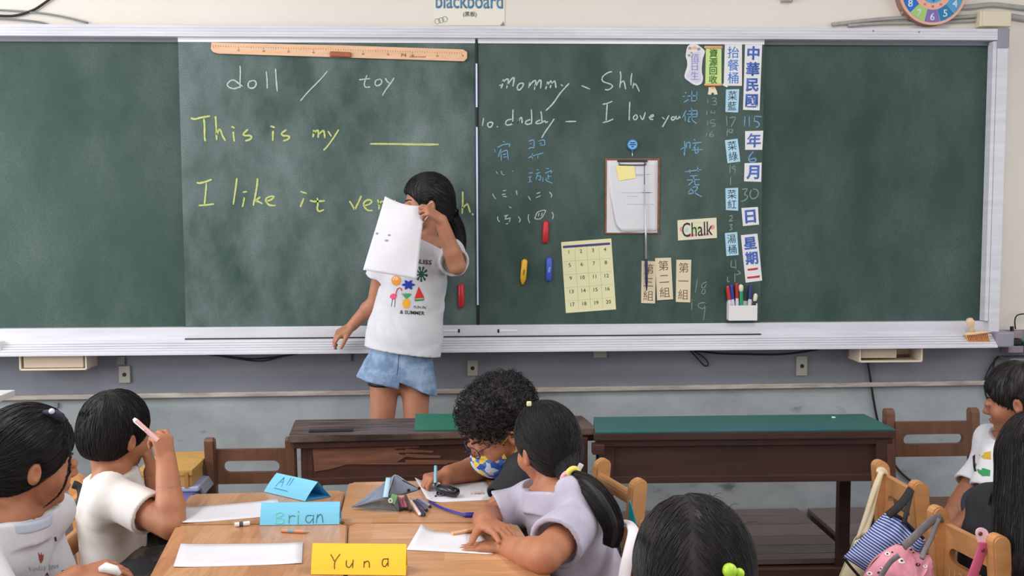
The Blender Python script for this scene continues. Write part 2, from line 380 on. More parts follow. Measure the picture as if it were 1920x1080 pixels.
writing(slL, M_chalkw, [(640, 100, 6, [[(200,298),(250,292),(325,285)],[(288,245),(270,300),(258,350),(275,380),(325,378)],[(430,292),(390,305),(380,345),(400,365),(440,350),(455,320),(445,295),(425,290)],[(495,280),(520,320),(545,335)],[(595,275),(560,330),(500,410),(462,475)]])], 2.4, 'white chalk word toy')
writing(slL, M_chalky, [(340, 100, 6, [[(108,728),(150,740),(230,722),(325,705)],[(255,735),(262,830),(262,930),(270,990)],[(385,708),(392,800),(398,978)],[(400,920),(420,865),(440,862),(465,930),(498,985)],[(565,822),(600,842)],[(585,880),(590,940),(597,992)],[(750,855),(700,905),(715,925),(770,925),(790,945),(770,970),(718,985)],[(1002,818),(1052,835)],[(1032,870),(1030,930),(1030,985)],[(1185,858),(1130,900),(1145,925),(1200,930),(1215,950),(1190,972),(1145,985)],[(1480,870),(1495,880),(1480,945)],[(1490,905),(1520,870),(1540,875),(1540,950)],[(1545,915),(1585,875),(1605,880),(1615,955)],[(1650,875),(1690,935)],[(1770,858),(1720,940),(1640,1050),(1600,1090)]])], 3.3, 'yellow chalk sentence This is my')
writing(slL, M_chalky, [(640, 100, 6, [[(325,1018),(600,1020),(850,1025),(1095,1025)]])], 3.8, 'yellow chalk blank line')
writing(slL, M_chalky, [(350, 320, 6.4, [[(122,138),(150,150),(230,132),(302,105)],[(238,150),(230,250),(215,400)],[(145,418),(230,412),(330,400)],[(603,90),(590,200),(560,405)],[(672,258),(725,252)],[(692,320),(685,370),(670,435)],[(850,90),(845,180),(820,320),(800,420)],[(885,315),(840,350),(830,362),(870,375),(912,398)],[(960,365),(1010,350),(1048,320),(1030,308),(985,315),(950,345),(965,385),(1000,415),(1068,418)],[(1365,250),(1440,272)],[(1405,330),(1385,385),(1365,435)],[(1478,358),(1530,370),(1580,368),(1660,362)],[(1568,325),(1575,400),(1568,455),(1590,488),(1648,468)]]),
 (630, 320, 7.11, [[(178,402),(215,460),(250,522)],[(250,522),(290,440),(340,335)],[(380,465),(440,450),(478,415),(450,390),(400,400),(370,440),(385,490),(430,530),(492,528)],[(555,385),(575,450),(572,520)],[(575,450),(600,418),(640,405)],[(690,400),(730,460)],[(790,390),(740,480),(690,590)],[(990,400),(1000,520)],[(1000,430),(1040,400),(1060,520)],[(1060,430),(1100,400),(1120,520)],[(1260,400),(1270,500),(1330,500),(1350,400)],[(1570,408),(1520,450),(1500,490),(1525,535),(1585,540)],[(1688,278),(1690,400),(1682,575)],[(1685,500),(1740,450),(1760,460),(1790,560)],[(1815,570),(1830,595)]])], 3.3, 'yellow chalk sentence I like it very much')
writing(slR, M_chalkw, [(890, 120, 7.2, [[(385,205),(380,260),(355,330)],[(375,260),(420,210),(455,215),(430,330)],[(440,290),(500,200),(530,185),(530,220),(515,305)],[(330,290),(360,285)],[(610,262),(578,300),(580,340),(605,350),(650,300),(655,262),(610,262)],[(745,245),(728,325)],[(735,300),(790,235),(825,235),(805,350)],[(815,310),(870,225),(895,230),(890,330)],[(985,235),(975,290),(955,340)],[(970,300),(1020,235),(1035,240),(1020,325)],[(1025,280),(1070,235),(1085,240),(1098,325)],[(1165,275),(1190,300)],[(1275,262),(1230,310),(1150,400),(1060,530),(960,630)]])], 2.6, 'white chalk word mommy')
writing(slR, M_chalkw, [(890, 120, 7.2, [[(120,730),(105,835)],[(185,790),(175,830),(205,855),(235,830),(240,790),(190,788)],[(300,840),(312,855)],[(518,615),(515,700),(512,820)],[(500,745),(440,760),(418,800),(440,825),(500,812),(515,780)],[(600,740),(580,800)],[(580,800),(610,740),(635,725),(640,800)],[(765,615),(770,700),(768,810)],[(750,750),(700,770),(685,800),(715,815),(765,800)],[(895,640),(905,720),(908,800)],[(885,755),(840,775),(828,798),(860,805),(910,790)],[(915,790),(945,765),(960,790),(990,775)],[(1075,738),(1020,820),(950,920),(905,1000)],[(1225,778),(1370,775)]])], 2.5, 'white chalk word daddy')
writing(slR, M_chalkw, [(1070, 120, 8, [[(165,325),(290,378)],[(620,115),(560,130),(490,180),(470,235),(500,270),(590,300),(625,330),(610,360),(560,388),(515,382)],[(742,110),(752,200),(735,360)],[(745,290),(785,258),(805,280),(825,380)],[(920,135),(905,230),(905,320)],[(945,275),(930,365)],[(945,320),(970,300),(1000,345),(1030,415)]])], 2.4, 'white chalk word Shh')
writing(slR, M_chalkw, [(1070, 120, 8, [[(480,605),(550,590),(625,558)],[(548,600),(540,720),(532,850)],[(480,878),(560,860),(640,825)],[(888,565),(880,700),(878,845)],[(975,765),(945,790),(945,825),(975,835),(1000,800),(985,765),(970,765)],[(1040,770),(1080,835),(1120,725)],[(1170,800),(1230,790),(1240,765),(1210,770),(1185,800),(1200,830),(1240,830)],[(1370,795),(1410,830)],[(1475,770),(1420,870),(1375,945)],[(1540,790),(1510,810),(1520,840),(1555,830),(1560,800),(1540,790)],[(1585,775),(1580,815),(1610,820),(1635,770)],[(1635,770),(1640,815)]])], 2.4, 'white chalk words I love you')
writing(slR, M_chalkb, [(1270, 70, 6.353, [[(90,655),(110,665)],[(60,705),(90,700)],[(75,775),(135,740)],[(175,635),(170,755)],[(235,645),(230,760)],[(120,700),(240,695)],[(165,760),(235,755)],[(105,870),(60,960)],[(90,930),(95,1000)],[(130,880),(235,870)],[(110,915),(245,915)],[(130,950),(235,945)],[(170,840),(175,985)],[(235,870),(235,945)],[(140,960),(130,1000),(155,1005)],[(175,985),(230,1030)]]),
 (1270, 230, 6.353, [[(85,215),(90,300),(80,395)],[(40,320),(90,290)],[(110,240),(108,305)],[(110,240),(150,240),(148,310)],[(200,195),(215,215)],[(175,245),(290,235)],[(225,250),(190,310)],[(210,290),(215,360),(245,350),(245,290)],[(170,325),(300,320)],[(90,585),(290,560)],[(145,555),(150,600)],[(240,525),(250,585)],[(150,635),(240,630)],[(110,685),(275,678)],[(195,635),(190,690),(130,745)],[(205,690),(215,740),(265,735)],[(180,760),(130,835)],[(160,775),(240,765),(200,830),(130,850)],[(160,790),(230,850),(295,882)]])], 2.2, 'blue chalk column of four characters')
writing(slR, M_chalkf, [(1270, 70, 6.353, [[(360,730),(362,790)],[(410,725),(450,720),(460,745),(425,760),(465,770),(460,800),(415,800)],[(352,870),(350,925)],[(410,870),(400,900),(445,895)],[(450,870),(440,920)],[(362,990),(358,1050)],[(400,990),(395,1020),(440,1025),(450,1050),(405,1065)],[(400,985),(450,980)]]),
 (1270, 230, 6.353, [[(350,120),(345,165)],[(420,100),(385,140),(395,165),(425,160),(425,140),(390,145)]])], 1.7, 'faint chalk numbers 13 to 16')
writing(slR, M_chalkf, [(1270, 70, 6.353, [[(585,935),(592,1055)],[(620,960),(690,955),(640,1065)]]), (1270, 230, 6.353, [[(598,70),(590,160)],[(625,70),(615,110),(650,115),(655,85),(620,80)],[(630,500),(625,600)],[(690,510),(655,530),(665,550),(690,540)],[(690,510),(685,605)],[(635,645),(632,745)]]),
 (1270, 390, 4.91, [[(480,75),(500,70),(505,90),(478,120),(512,115)],[(480,155),(505,152),(490,175),(505,190),(480,205)],[(500,480),(495,540),(540,545)],[(535,475),(540,565)],[(530,600),(530,680)],[(555,575),(580,600),(540,615)],[(465,630),(460,670),(480,680)]])], 2.1, 'chalk numbers between the pale blue cards')
writing(slR, M_chalkb, [(1270, 70, 6.353, [[(805,940),(800,1060)],[(855,940),(858,1060)],[(920,940),(915,1000)],[(920,940),(1005,945)],[(915,1000),(960,1010),(975,1050),(935,1075)]]), (1270, 230, 6.353, [[(905,345),(860,400),(850,440),(870,465),(920,465),(935,440),(915,425),(860,440)]])], 2.2, 'blue chalk 115 and 6 between the date strips')
writing(slR, M_chalkf, [(1270, 230, 6.353, [[(770,795),(830,790),(800,850),(840,880),(810,920),(755,940)],[(880,800),(865,860),(890,905),(940,890),(965,840),(945,800),(900,790)]])], 2.2, 'chalk number 30 between the date strips')
writing(slR, M_chalkf, [(1270, 390, 4.91, [[(185,650),(165,780)],[(270,680),(230,700),(225,730),(250,745),(255,780),(235,790),(225,770),(270,700)],[(135,840),(132,940)],[(255,870),(200,880),(195,910),(240,925),(262,880)],[(262,870),(240,1035)]])], 1.8, 'faint chalk numbers 18 and 19')
writing(slR, M_chalkb, [(900, 250, 6, [[(255,88),(280,100)],[(195,160),(260,130),(335,120),(325,150)],[(165,180),(172,212)],[(240,175),(215,230),(210,265)],[(235,220),(240,310)],[(235,215),(300,190),(310,230),(318,300)],[(255,240),(295,232)],[(260,270),(300,262)],[(545,90),(605,78),(605,165)],[(560,120),(580,115)],[(545,175),(575,160),(605,165)],[(655,90),(720,75),(728,135)],[(670,115),(695,110)],[(675,135),(725,132)],[(540,278),(620,245),(715,222)],[(590,225),(592,290)],[(655,235),(650,285)],[(180,425),(200,460)],[(235,420),(250,460),(275,468)],[(362,420),(370,430)],[(545,450),(595,442)],[(540,495),(580,488)],[(540,550),(585,540)],[(562,495),(562,545)],[(635,410),(660,412)],[(625,455),(680,440)],[(650,450),(630,520)],[(640,480),(680,480),(675,525),(660,520)],[(705,490),(708,545)],[(740,395),(775,398)],[(730,450),(805,420),(795,450)],[(765,455),(770,520)],[(770,485),(805,480)],[(755,500),(745,530),(815,560)]])], 1.9, 'blue chalk characters at the left of the right board')
writing(slR, M_chalkw, [(900, 250, 6, [[(142,675),(155,710),(178,738)],[(255,648),(295,640)],[(245,690),(290,682)],[(255,710),(305,712)],[(408,640),(418,695)],[(542,705),(570,752)],[(635,680),(680,662)],[(628,725),(685,700)],[(780,660),(805,690),(800,722)],[(325,825),(355,840)],[(200,935),(200,970),(222,998)],[(270,930),(320,918)],[(300,925),(285,965),(340,950)],[(340,945),(330,1000)],[(290,1020),(318,1015)],[(430,935),(452,970),(440,1003)],[(548,910),(542,960),(560,1008)],[(625,935),(650,885),(735,865),(720,910),(680,960),(620,960),(625,935)],[(665,895),(655,935)],[(700,890),(690,930)],[(808,885),(825,920),(815,965)]])], 1.7, 'white chalk numerals in brackets')

# ------------------------------------------------------------------ cards, strips and magnets on the board
def card(name, label, cat, q, m, Y=YS, t=0.0012, group=None, off=0.001):
    """q: four pixel corners tl,tr,br,bl"""
    pts = [P(x, y, Y - off) for x, y in q]
    bm = bmesh.new(); prism(bm, pts, (0, -1, 0), t)
    cx = sum(pts, Vector()) / 4
    loc = Vector((cx.x, Y, min(p.z for p in pts)))
    o = thing(name, label, cat, loc, group)
    finish('paper' if 'paper' in m.name or True else 'card', bm, m, o)
    right = (pts[1] + pts[2] - pts[0] - pts[3]).normalized(); up = (pts[0] + pts[1] - pts[2] - pts[3]).normalized()
    return o, cx + Vector((0, -t - 0.0003, 0)), right, up, (pts[1] - pts[0]).length, (pts[0] - pts[3]).length
M_blue_ink = mat('blue_brush_ink', (66, 98, 178), 0.7, (84, 118, 196), 60)
M_blue_ink2 = mat('light_blue_ink', (74, 132, 212), 0.7)
M_red_ink = mat('red_brush_ink', (206, 52, 62), 0.7)
M_brown_ink = mat('brown_ink', (120, 74, 58), 0.7)
M_lblue = mat('pale_blue_card', (174, 214, 236), 0.7)
M_cardw = mat('white_card', (230, 228, 232), 0.65)
M_tan = mat('beige_card', (226, 212, 182), 0.7)
def vtext(c, chars, size, m, par, right, up, total, offset=0.0, label=None):
    k = len(chars)
    if offset > 0.015:
        for q_, (dx, dz) in enumerate(((0.0016, 0.0012), (-0.0016, 0.0012), (0, -0.0014))): vtext(c + right * dx + up * dz + Vector((0, -0.0003 * q_, 0)), chars, size, m, par, right, up, total, 0.008)
        return
    for i, ch in enumerate(chars):
        pos = c + up * (total * (0.5 - (i + 0.5) / k))
        mm = m[i] if isinstance(m, (list, tuple)) else m
        lettering(ch, pos, size, mm, par, right, up, offset, name='lettering')
# date strips
o, c, r, u, w, h = card('date_strip', 'tall white strip of four bold blue characters at the top right of the sliding board', 'sign', [(1397, 82), (1429, 82), (1424, 207), (1393, 206)], M_cardw); vtext(c, '中華民國', 0.058, M_blue_ink, o, r, u, h * 0.96, 0.022)
o, c, r, u, w, h = card('date_strip', 'square white card with the blue character for year, above the chalk 6', 'sign', [(1397, 246), (1431, 245), (1429, 281), (1397, 281)], M_cardw); vtext(c, '年', 0.062, M_blue_ink, o, r, u, h, 0.0); vtext(c + Vector((0.0015, -0.0004, 0.0015)), '年', 0.062, M_blue_ink, o, r, u, h, 0.0); vtext(c + Vector((-0.0015, -0.0008, -0.001)), '年', 0.062, M_blue_ink, o, r, u, h, 0.0)
o, c, r, u, w, h = card('date_strip', 'square white card with the blue character for month, above the chalk 30', 'sign', [(1396, 306), (1428, 305), (1427, 341), (1395, 340)], M_cardw); vtext(c, '月', 0.062, M_blue_ink, o, r, u, h, 0.025)
o, c, r, u, w, h = card('date_strip', 'square white card with the blue character for day, below the chalk 30', 'sign', [(1390, 390), (1421, 388), (1423, 421), (1393, 424)], M_cardw); vtext(c, '日', 0.062, M_blue_ink, o, r, u, h, 0.025)
o, c, r, u, w, h = card('date_strip', 'white strip of two blue characters over a red one above the pen box', 'sign', [(1389, 441), (1420, 438), (1429, 526), (1398, 530)], M_cardw); vtext(c, '星期二', 0.056, [M_blue_ink, M_blue_ink, M_red_ink], o, r, u, h * 0.95, 0.022)
o, c, r, u, w, h = card('label_strip', 'white strip with three light blue characters beside the green scroll sign', 'sign', [(1359, 83), (1391, 83), (1391, 161), (1357, 161)], M_cardw); vtext(c, '抬餐桶', 0.05, M_blue_ink2, o, r, u, h * 0.92, 0.004)
p = P(1360, 160, YS - 0.004); bm = bmesh.new(); box(bm, p, (0.022, 0.004, 0.011), Matrix.Rotation(0.4, 3, 'Y'), 0.002); finish('paper_flap', bm, M_cardw, o)
for q, t_, lab in (([(1361, 168), (1386, 167), (1384, 211), (1360, 210)], '菜藍', 'pale blue two-character card, topmost of the four'),
                   ([(1359, 263), (1383, 260), (1388, 303), (1364, 306)], '菜綠', 'pale blue two-character card, second from the top and tilted'),
                   ([(1360, 353), (1384, 352), (1384, 395), (1361, 394)], '菜紅', 'pale blue two-character card, third from the top'),
                   ([(1359, 437), (1382, 435), (1385, 478), (1362, 480)], '湯桶', 'pale blue two-character card, lowest of the four')):
    o, c, r, u, w, h = card('duty_card', lab, 'card', q, M_lblue, group='pale blue duty cards'); vtext(c, t_, 0.04, M_ink, o, r, u, h * 0.92, -0.004)
for q, t_, lab, ad in (([(1203, 489), (1230, 490), (1228, 569), (1202, 568)], '第三組', 'beige three-character strip under the pointer tip', 0.0),
                   ([(1228, 484), (1258, 483), (1262, 561), (1232, 563)], '第二組', 'beige three-character strip, middle of the three', 0.0015),
                   ([(1268, 487), (1296, 487), (1294, 567), (1267, 566)], '第一組', 'beige three-character strip, rightmost of the three', 0.0)):
    o, c, r, u, w, h = card('group_card', lab, 'card', q, M_tan, t=0.002, group='beige group name strips', off=0.001 + ad); vtext(c, t_, 0.046, M_brown_ink, o, r, u, h * 0.95, -0.006)
# Chalk card
o, c, r, u, w, h = card('word_card', 'cream card reading Chalk with pink swirls', 'card', [(1270, 413), (1343, 408), (1344, 446), (1271, 451)], mat('cream_card', (228, 222, 196), 0.7), t=0.003)
M_pink = mat('pink_print', (232, 150, 160), 0.7); M_greenp = mat('green_print', (196, 224, 160), 0.7)
for dx, dz, rx, rz, mm in ((-0.066, 0.004, 0.008, 0.010, M_pink), (0.064, 0.004, 0.010, 0.010, M_pink), (-0.03, -0.024, 0.022, 0.007, M_pink), (0.03, -0.024, 0.02, 0.005, M_pink), (-0.005, 0.0, 0.02, 0.016, M_greenp), (0.0, 0.027, 0.02, 0.004, M_tan), (-0.045, 0.0, 0.008, 0.01, M_lblue)):
    bm = bmesh.new(); prism(bm, [c + r * (dx + rx * math.cos(a)) + u * (dz + rz * math.sin(a)) + Vector((0, 0.0001, 0)) for a in [i * math.pi / 8 for i in range(16)]], (0, -1, 0), 0.0002); finish('print_blob', bm, mm, o)
lettering('Chalk', c + Vector((0, -0.0006, 0)), 0.085, M_ink, o, r, u, 0.0, wfit=0.128)
# duty boy card: bean shape
def outline(name, label, cat, pts, m, par=None, t=0.0012, off=0.001, Y=YS, pn='paper', sm=True):
    q = [P(x, y, Y - off) for x, y in pts]
    if sm: q = smooth_path(q + [q[0]], 4)[:-1]
    bm = bmesh.new(); prism(bm, q, (0, -1, 0), t)
    if par is not None: return finish(pn, bm, m, par)
    c = sum(q, Vector()) / len(q); o = thing(name, label, cat, (c.x, Y, min(v.z for v in q))); finish(pn, bm, m, o); return o
def z1(x, y): return (1270 + x / 6.353, 70 + y / 6.353)
pts = [z1(*t_) for t_ in [(150, 85), (220, 82), (270, 110), (325, 160), (318, 210), (300, 270), (290, 400), (305, 480), (290, 545), (240, 572), (190, 560), (130, 520), (88, 480), (90, 430), (115, 350), (115, 280), (100, 230), (105, 170), (120, 110)]]
o = outline('duty_card_cutout', 'white bean-shaped card with three lilac characters under a small drawing', 'card', pts, M_cardw)
M_lil = mat('lilac_print', (214, 210, 236), 0.7)
outline('', '', '', [z1(*t_) for t_ in [(170, 190), (270, 180), (275, 400), (285, 500), (230, 545), (130, 490), (110, 450), (150, 380), (160, 280)]], M_lil, o, 0.0003, 0.0024, pn='tinted_area')
for x, y, rx, mm in ((150, 130, 22, mat('tan_print', (196, 160, 110), 0.7)), (205, 125, 26, mat('peach_print', (232, 190, 140), 0.7)), (255, 140, 22, mat('grey_print', (150, 152, 160), 0.7)), (140, 215, 18, mat('green_dot', (110, 170, 140), 0.7)), (170, 185, 14, MATS['tan_print'])):
    outline('', '', '', [z1(x + rx * math.cos(a), y + rx * 0.8 * math.sin(a)) for a in [i * math.pi / 5 for i in range(10)]], mm, o, 0.0003, 0.0027, pn='print_blob', sm=False)
c = P(1270 + 208 / 6.353, 70 + 350 / 6.353, YS - 0.003); vtext(c, '值日生', 0.038, mat('slate_ink', (120, 128, 176), 0.7), o, Vector((1, 0, 0)), Vector((0, 0, 1)), 0.108, -0.012)
# recycling scroll
M_scroll = mat('scroll_green', (206, 226, 150), 0.7); M_peach = mat('scroll_peach', (232, 178, 128), 0.7)
o = outline('recycling_sign', 'green scroll sign with orange rollers and four dark green characters', 'sign', [z1(*t_) for t_ in [(340, 110), (525, 110), (525, 580), (332, 580)]], M_scroll, sm=False)
for yy in (118, 565):
    a = P(*z1(322, yy), YS - 0.003); b = P(*z1(535, yy), YS - 0.003); bm = TB([a, a.lerp(b, 0.04), a.lerp(b, 0.96), b], [0.003, 0.0055, 0.0055, 0.003], 10); finish('roller', bm, M_peach, o)
outline('', '', '', [z1(*t_) for t_ in [(375, 590), (400, 600), (450, 600), (470, 640), (480, 680), (440, 685), (430, 660), (410, 660), (400, 685), (362, 680), (370, 640)]], mat('gnome_cream', (238, 220, 196), 0.7), o, 0.001, 0.001, pn='figure_cutout', sm=False)
outline('', '', '', [z1(*t_) for t_ in [(395, 590), (450, 590), (440, 615), (408, 615)]], M_peach, o, 0.0005, 0.0022, pn='figure_top', sm=False)
vtext(P(*z1(428, 345), YS - 0.0035), '資源回收', 0.036, mat('dark_green_ink', (70, 130, 50), 0.7), o, Vector((1, 0, 0)), Vector((0, 0, 1)), 0.143, 0.012)
# calendar sheet
q = [(1052, 454), (1146, 447), (1155, 580), (1061, 587)]
M_cal = mat('yellowed_paper', (232, 228, 182), 0.75)
o, c, r, u, w, h = card('calendar_sheet', 'cream paper grid sheet numbered 1 to 20 with purple band', 'calendar', q, M_cal, t=0.0015)
M_purple = mat('purple_band', (70, 64, 130), 0.6)
bm = bmesh.new(); box(bm, (0, 0, 0), (w * 0.94, 0.001, h * 0.032)); MM = Matrix((r, Vector((0, 1, 0)), u)).transposed()
for v in bm.verts: v.co = MM @ v.co + c + u * (h * 0.43)
finish('band', bm, M_purple, o)
M_gl = mat('grid_line', (196, 190, 150), 0.8)
for i in range(4):
    for j in range(5):
        cc = c + r * (w * (-0.36 + 0.24 * i)) + u * (h * (0.355 - 0.185 * j)); lettering(str(j * 4 + i + 1), cc, 0.022, M_ink, o, r, u, name='number')
for i in range(1, 4):
    bm = bmesh.new(); box(bm, (0, 0, 0), (0.0012, 0.0004, h * 0.86))
    for v in bm.verts: v.co = MM @ v.co + c + r * (w * (-0.48 + 0.24 * i)) - u * h * 0.04
    finish('grid_line', bm, M_gl, o)
for j in range(1, 5):
    bm = bmesh.new(); box(bm, (0, 0, 0), (w * 0.94, 0.0004, 0.0012))
    for v in bm.verts: v.co = MM @ v.co + c + u * (h * (0.41 - 0.185 * j))
    finish('grid_line', bm, M_gl, o)
for i in range(5):
    cc = c + r * (w * (-0.2 + 0.1 * i)) + u * (h * 0.425) + Vector((0, -0.001, 0)); bm = bmesh.new()
    tube(bm, [cc, cc + Vector((0, -0.0008, 0))], 0.004, 8); finish('dot', bm, MATS['purple_band'], o)

# clipboard with sheets, note, badge reel
M_clipb = mat('brown_hardboard', (150, 100, 70), 0.6, (120, 76, 52), 30)
q = [(1135, 297), (1237, 297), (1236, 440), (1134, 439)]
pts = [P(x, y, YS - 0.001) for x, y in q]
cb = thing('clipboard', 'brown hardboard clipboard holding white sheets on the board', 'clipboard', ((pts[0].x + pts[1].x) / 2, YS, pts[2].z))
bm = bmesh.new(); c, s = span(pts[3], pts[1] + Vector((0, -0.004, 0))); box(bm, c, s, bev=0.0018); finish('backing', bm, M_clipb, cb)
bm = bmesh.new()
a = P(1138, 301, YS - 0.0055); b = P(1232, 436, YS - 0.0055)
c, s = span(a, b + Vector((0, -0.002, 0))); box(bm, c, s); finish('sheet', bm, M_paper, cb)
def top_sheet(u, v):
    # curls away at its lower-left corner
    pl = P(1140, 303, YS - 0.0082); pr_ = P(1231, 434, YS - 0.0082)
    x0 = pl.x + (0.042 * max(0, v - 0.25) ** 1.15) * 1.35
    cut = 0.02 * max(0, (v - 0.86) / 0.14) ** 2
    x = x0 + cut + (pr_.x - x0 - cut) * u; z = pl.z + (pr_.z - pl.z) * v
    bend = max(0, v - 0.3) * max(0, 0.6 - u); return Vector((x, pl.y - 0.03 * bend ** 1.3, z))
bm = bmesh.new(); grid(bm, top_sheet, 14, 18); solid(bm, 0.0006); finish('sheet', bm, M_paper, cb, smooth=True, label='top sheet curling up at its lower left corner')
M_faint = mat('faint_print', (190, 190, 200), 0.8)
for (x, y, ww) in ((1200, 327, 40), (1197, 329, 20), (1195, 361, 60), (1186, 368, 20), (1194, 383, 40), (1170, 391, 20), (1172, 403, 24), (1178, 412, 16), (1166, 376, 12), (1212, 361, 16), (1222, 383, 8)):
    p = P(x, y, YS - 0.0098); finish('print_line', B(p, (ww / PPM, 0.0004, 0.0022)), M_faint, cb)
bm = bmesh.new(); a = P(1161, 309, YS - 0.013); b = P(1211, 309, YS - 0.013)
tube(bm, [a + Vector((0, 0, 0.008)), a, a.lerp(b, 0.5) + Vector((0, 0, -0.001)), b, b + Vector((0, 0, 0.008))], 0.0028, 8)
c = a.lerp(b, 0.5) + Vector((0, 0.003, 0.017)); box(bm, c, (0.125, 0.006, 0.012), bev=0.002); finish('clip', bm, mat('clip_steel', (70, 66, 68), 0.35, metal=0.6), cb)
o, c, r, u, w, h = card('sticky_note', 'yellow sticky note on the clipboard sheets', 'note', [(1155, 311), (1189, 310), (1192, 334), (1160, 339)], mat('yellow_note', (246, 232, 160), 0.75), off=0.0105, t=0.001)
br = thing('badge_reel', 'round blue magnetic reel above the clipboard', 'reel', tuple(P(1186, 292, YS)))
a = P(1185.5, 271.5, YS - 0.001)
bm = bmesh.new(); tube(bm, [a, a + Vector((0, -0.008, 0))], 0.0225, 24); finish('disc', bm, mat('reel_blue', (44, 112, 168), 0.4), br)
bm = bmesh.new(); tube(bm, [a + Vector((0, -0.008, 0)), a + Vector((0, -0.0095, 0))], 0.0185, 24); finish('face', bm, mat('reel_face', (118, 178, 228), 0.4), br)
for dz, ww in ((0.008, 0.02), (0.0, 0.026), (-0.008, 0.01)):
    finish('emblem', B(a + Vector((0, -0.01, dz)), (ww, 0.0006, 0.0045)), mat('reel_navy', (32, 60, 110), 0.5), br)
bm = bmesh.new(); tube(bm, [a + Vector((0, -0.004, -0.02)), a + Vector((0, -0.004, -0.034))], [0.005, 0.0025], 8); finish('neck', bm, MATS['reel_blue'], br)
bm = bmesh.new(); tube(bm, [a + Vector((0, -0.004, -0.034)), a + Vector((0, -0.004, -0.046))], 0.0018, 6); finish('hook', bm, M_white, br)
# pointer rod hung in front of the clipboard
pt = thing('pointer_stick', 'thin silver telescopic pointer with dark navy tip handle', 'pointer', tuple(P(1212, 548, YS - 0.02)))
a = P(1208.5, 304, YS - 0.02); b = P(1208.5, 346, YS - 0.02); c = P(1211, 440, YS - 0.02); d = P(1211.5, 486, YS - 0.02); e = P(1212.5, 545, YS - 0.02)
finish('rod', TB([a, b], 0.0017), mat('rod_dark', (78, 78, 88), 0.3, metal=0.7), pt, smooth=True)
finish('rod', TB([b, c, d], [0.002, 0.0036, 0.0042]), mat('rod_silver', (200, 200, 206), 0.3, metal=0.5), pt, smooth=True)
finish('handle', TB([d, d.lerp(e, 0.1), d.lerp(e, 0.7), e], [0.005, 0.0068, 0.006, 0.002]), mat('navy_plastic', (34, 32, 84), 0.4), pt, smooth=True)

# bar magnets (chalk-shaped)
def magnet(x0, y0, x1, y1, col, label, tip=False, txt=False):
    a = P(x0, y0, YS - 0.007); b = P(x1, y1, YS - 0.007)
    t = thing('bar_magnet', label, 'magnet', tuple((a + b) / 2), 'chalk-shaped magnets')
    m = mat('magnet_' + label.split()[0], col, 0.35)
    d = b - a; rr = 0.0125
    f = [(0, 0.35), (0.03, 0.75), (0.07, 1), (0.5, 1.02), (0.93, 1), (0.97, 0.75), (1, 0.35)] if not tip else [(0, 0.35), (0.03, 0.75), (0.07, 1), (0.5, 1.02), (0.80, 1), (0.83, 0.8), (0.9, 0.75), (0.92, 0.5), (1, 0.45)]
    finish('body', TB([a + d * k for k, _ in f], [rr * q_ for _, q_ in f], 14, flat=(1, 0, 0)), m, t, smooth=True)
    c = (a + b) / 2 + Vector((0, -rr - 0.0002, 0))
    mm = M_ink if tip else M_lblue
    if txt:
        for k in range(2): finish('marking', B(c + Vector((0.002 * (k - 0.5) * 2, 0, -0.002)), (0.0018, 0.001, 0.022), Matrix.Rotation(0.12, 3, 'Y')), mm, t)
    return t
magnet(1024, 414, 1022, 456, (206, 40, 52), 'red bar magnet above the calendar sheet')
magnet(984, 486, 980, 533, (238, 180, 48), 'yellow bar magnet with a stepped tip', True, True)
magnet(1030, 482, 1029, 527, (62, 92, 200), 'blue bar magnet beside the calendar sheet', False, True)
magnet(864.5, 532, 865, 577, (200, 36, 44), 'red bar magnet beside the standing girl', False, False)

# wooden metre ruler under the top edge of the left board
M_rul = wood('ruler_wood', (226, 178, 140), (240, 198, 162), 3, (3, 1, 20), 0.45)
rl = thing('board_ruler', 'long pale wooden ruler with a brown handle above the word doll', 'ruler', tuple(P(636, 112, YS)))
q = [P(x, y, YS - 0.004) for x, y in [(397, 80), (640, 85.5), (868, 93), (876, 98), (876, 110), (870, 115.5), (640, 108), (410, 101), (400, 98), (396, 92)]]
bm = bmesh.new(); prism(bm, q, (0, -1, 0), 0.007); bmesh.ops.bevel(bm, geom=[e for e in bm.edges], offset=0.0012, segments=1, affect='EDGES'); finish('blade', bm, M_rul, rl)
bm = bmesh.new(); a0 = P(400, 85, YS - 0.0112); a1 = P(866, 98.5, YS - 0.0112)
for k in range(0, 101):
    p = a0.lerp(a1, k / 100); L_ = 0.011 if k % 10 == 0 else (0.008 if k % 5 == 0 else 0.005); box(bm, p + Vector((0, 0, -L_ / 2)), (0.0014, 0.0004, L_))
finish('tick_marks', bm, mat('ruler_ink', (130, 84, 62), 0.7), rl, kind='stuff')
for k in range(1, 10):
    p = a0.lerp(a1, k / 10); lettering(str(k * 10), p + Vector((0, 0, -0.017)), 0.011, MATS['ruler_ink'], rl, name='number')
a = P(618, 101, YS - 0.018); b = P(658, 103, YS - 0.018)
bm = bmesh.new(); box(bm, (a + b) / 2 + Vector((0, 0.003, 0)), ((b - a).length, 0.018, 0.021), Matrix.Rotation(0.04, 3, 'Y'), 0.005); finish('handle', bm, wood('handle_wood', (150, 82, 50), (176, 104, 68), 4, (3, 1, 14)), rl)
p = P(757, 103.5, YS - 0.0115); lettering('P4', p, 0.022, MATS['ruler_ink'], rl)
p = P(783, 106.5, YS - 0.0115); lettering('MADE IN TAIWAN', p, 0.008, MATS['ruler_ink'], rl)
p = P(868, 104, YS - 0.0115); lettering('▲', p, 0.008, MATS['ruler_ink'], rl)

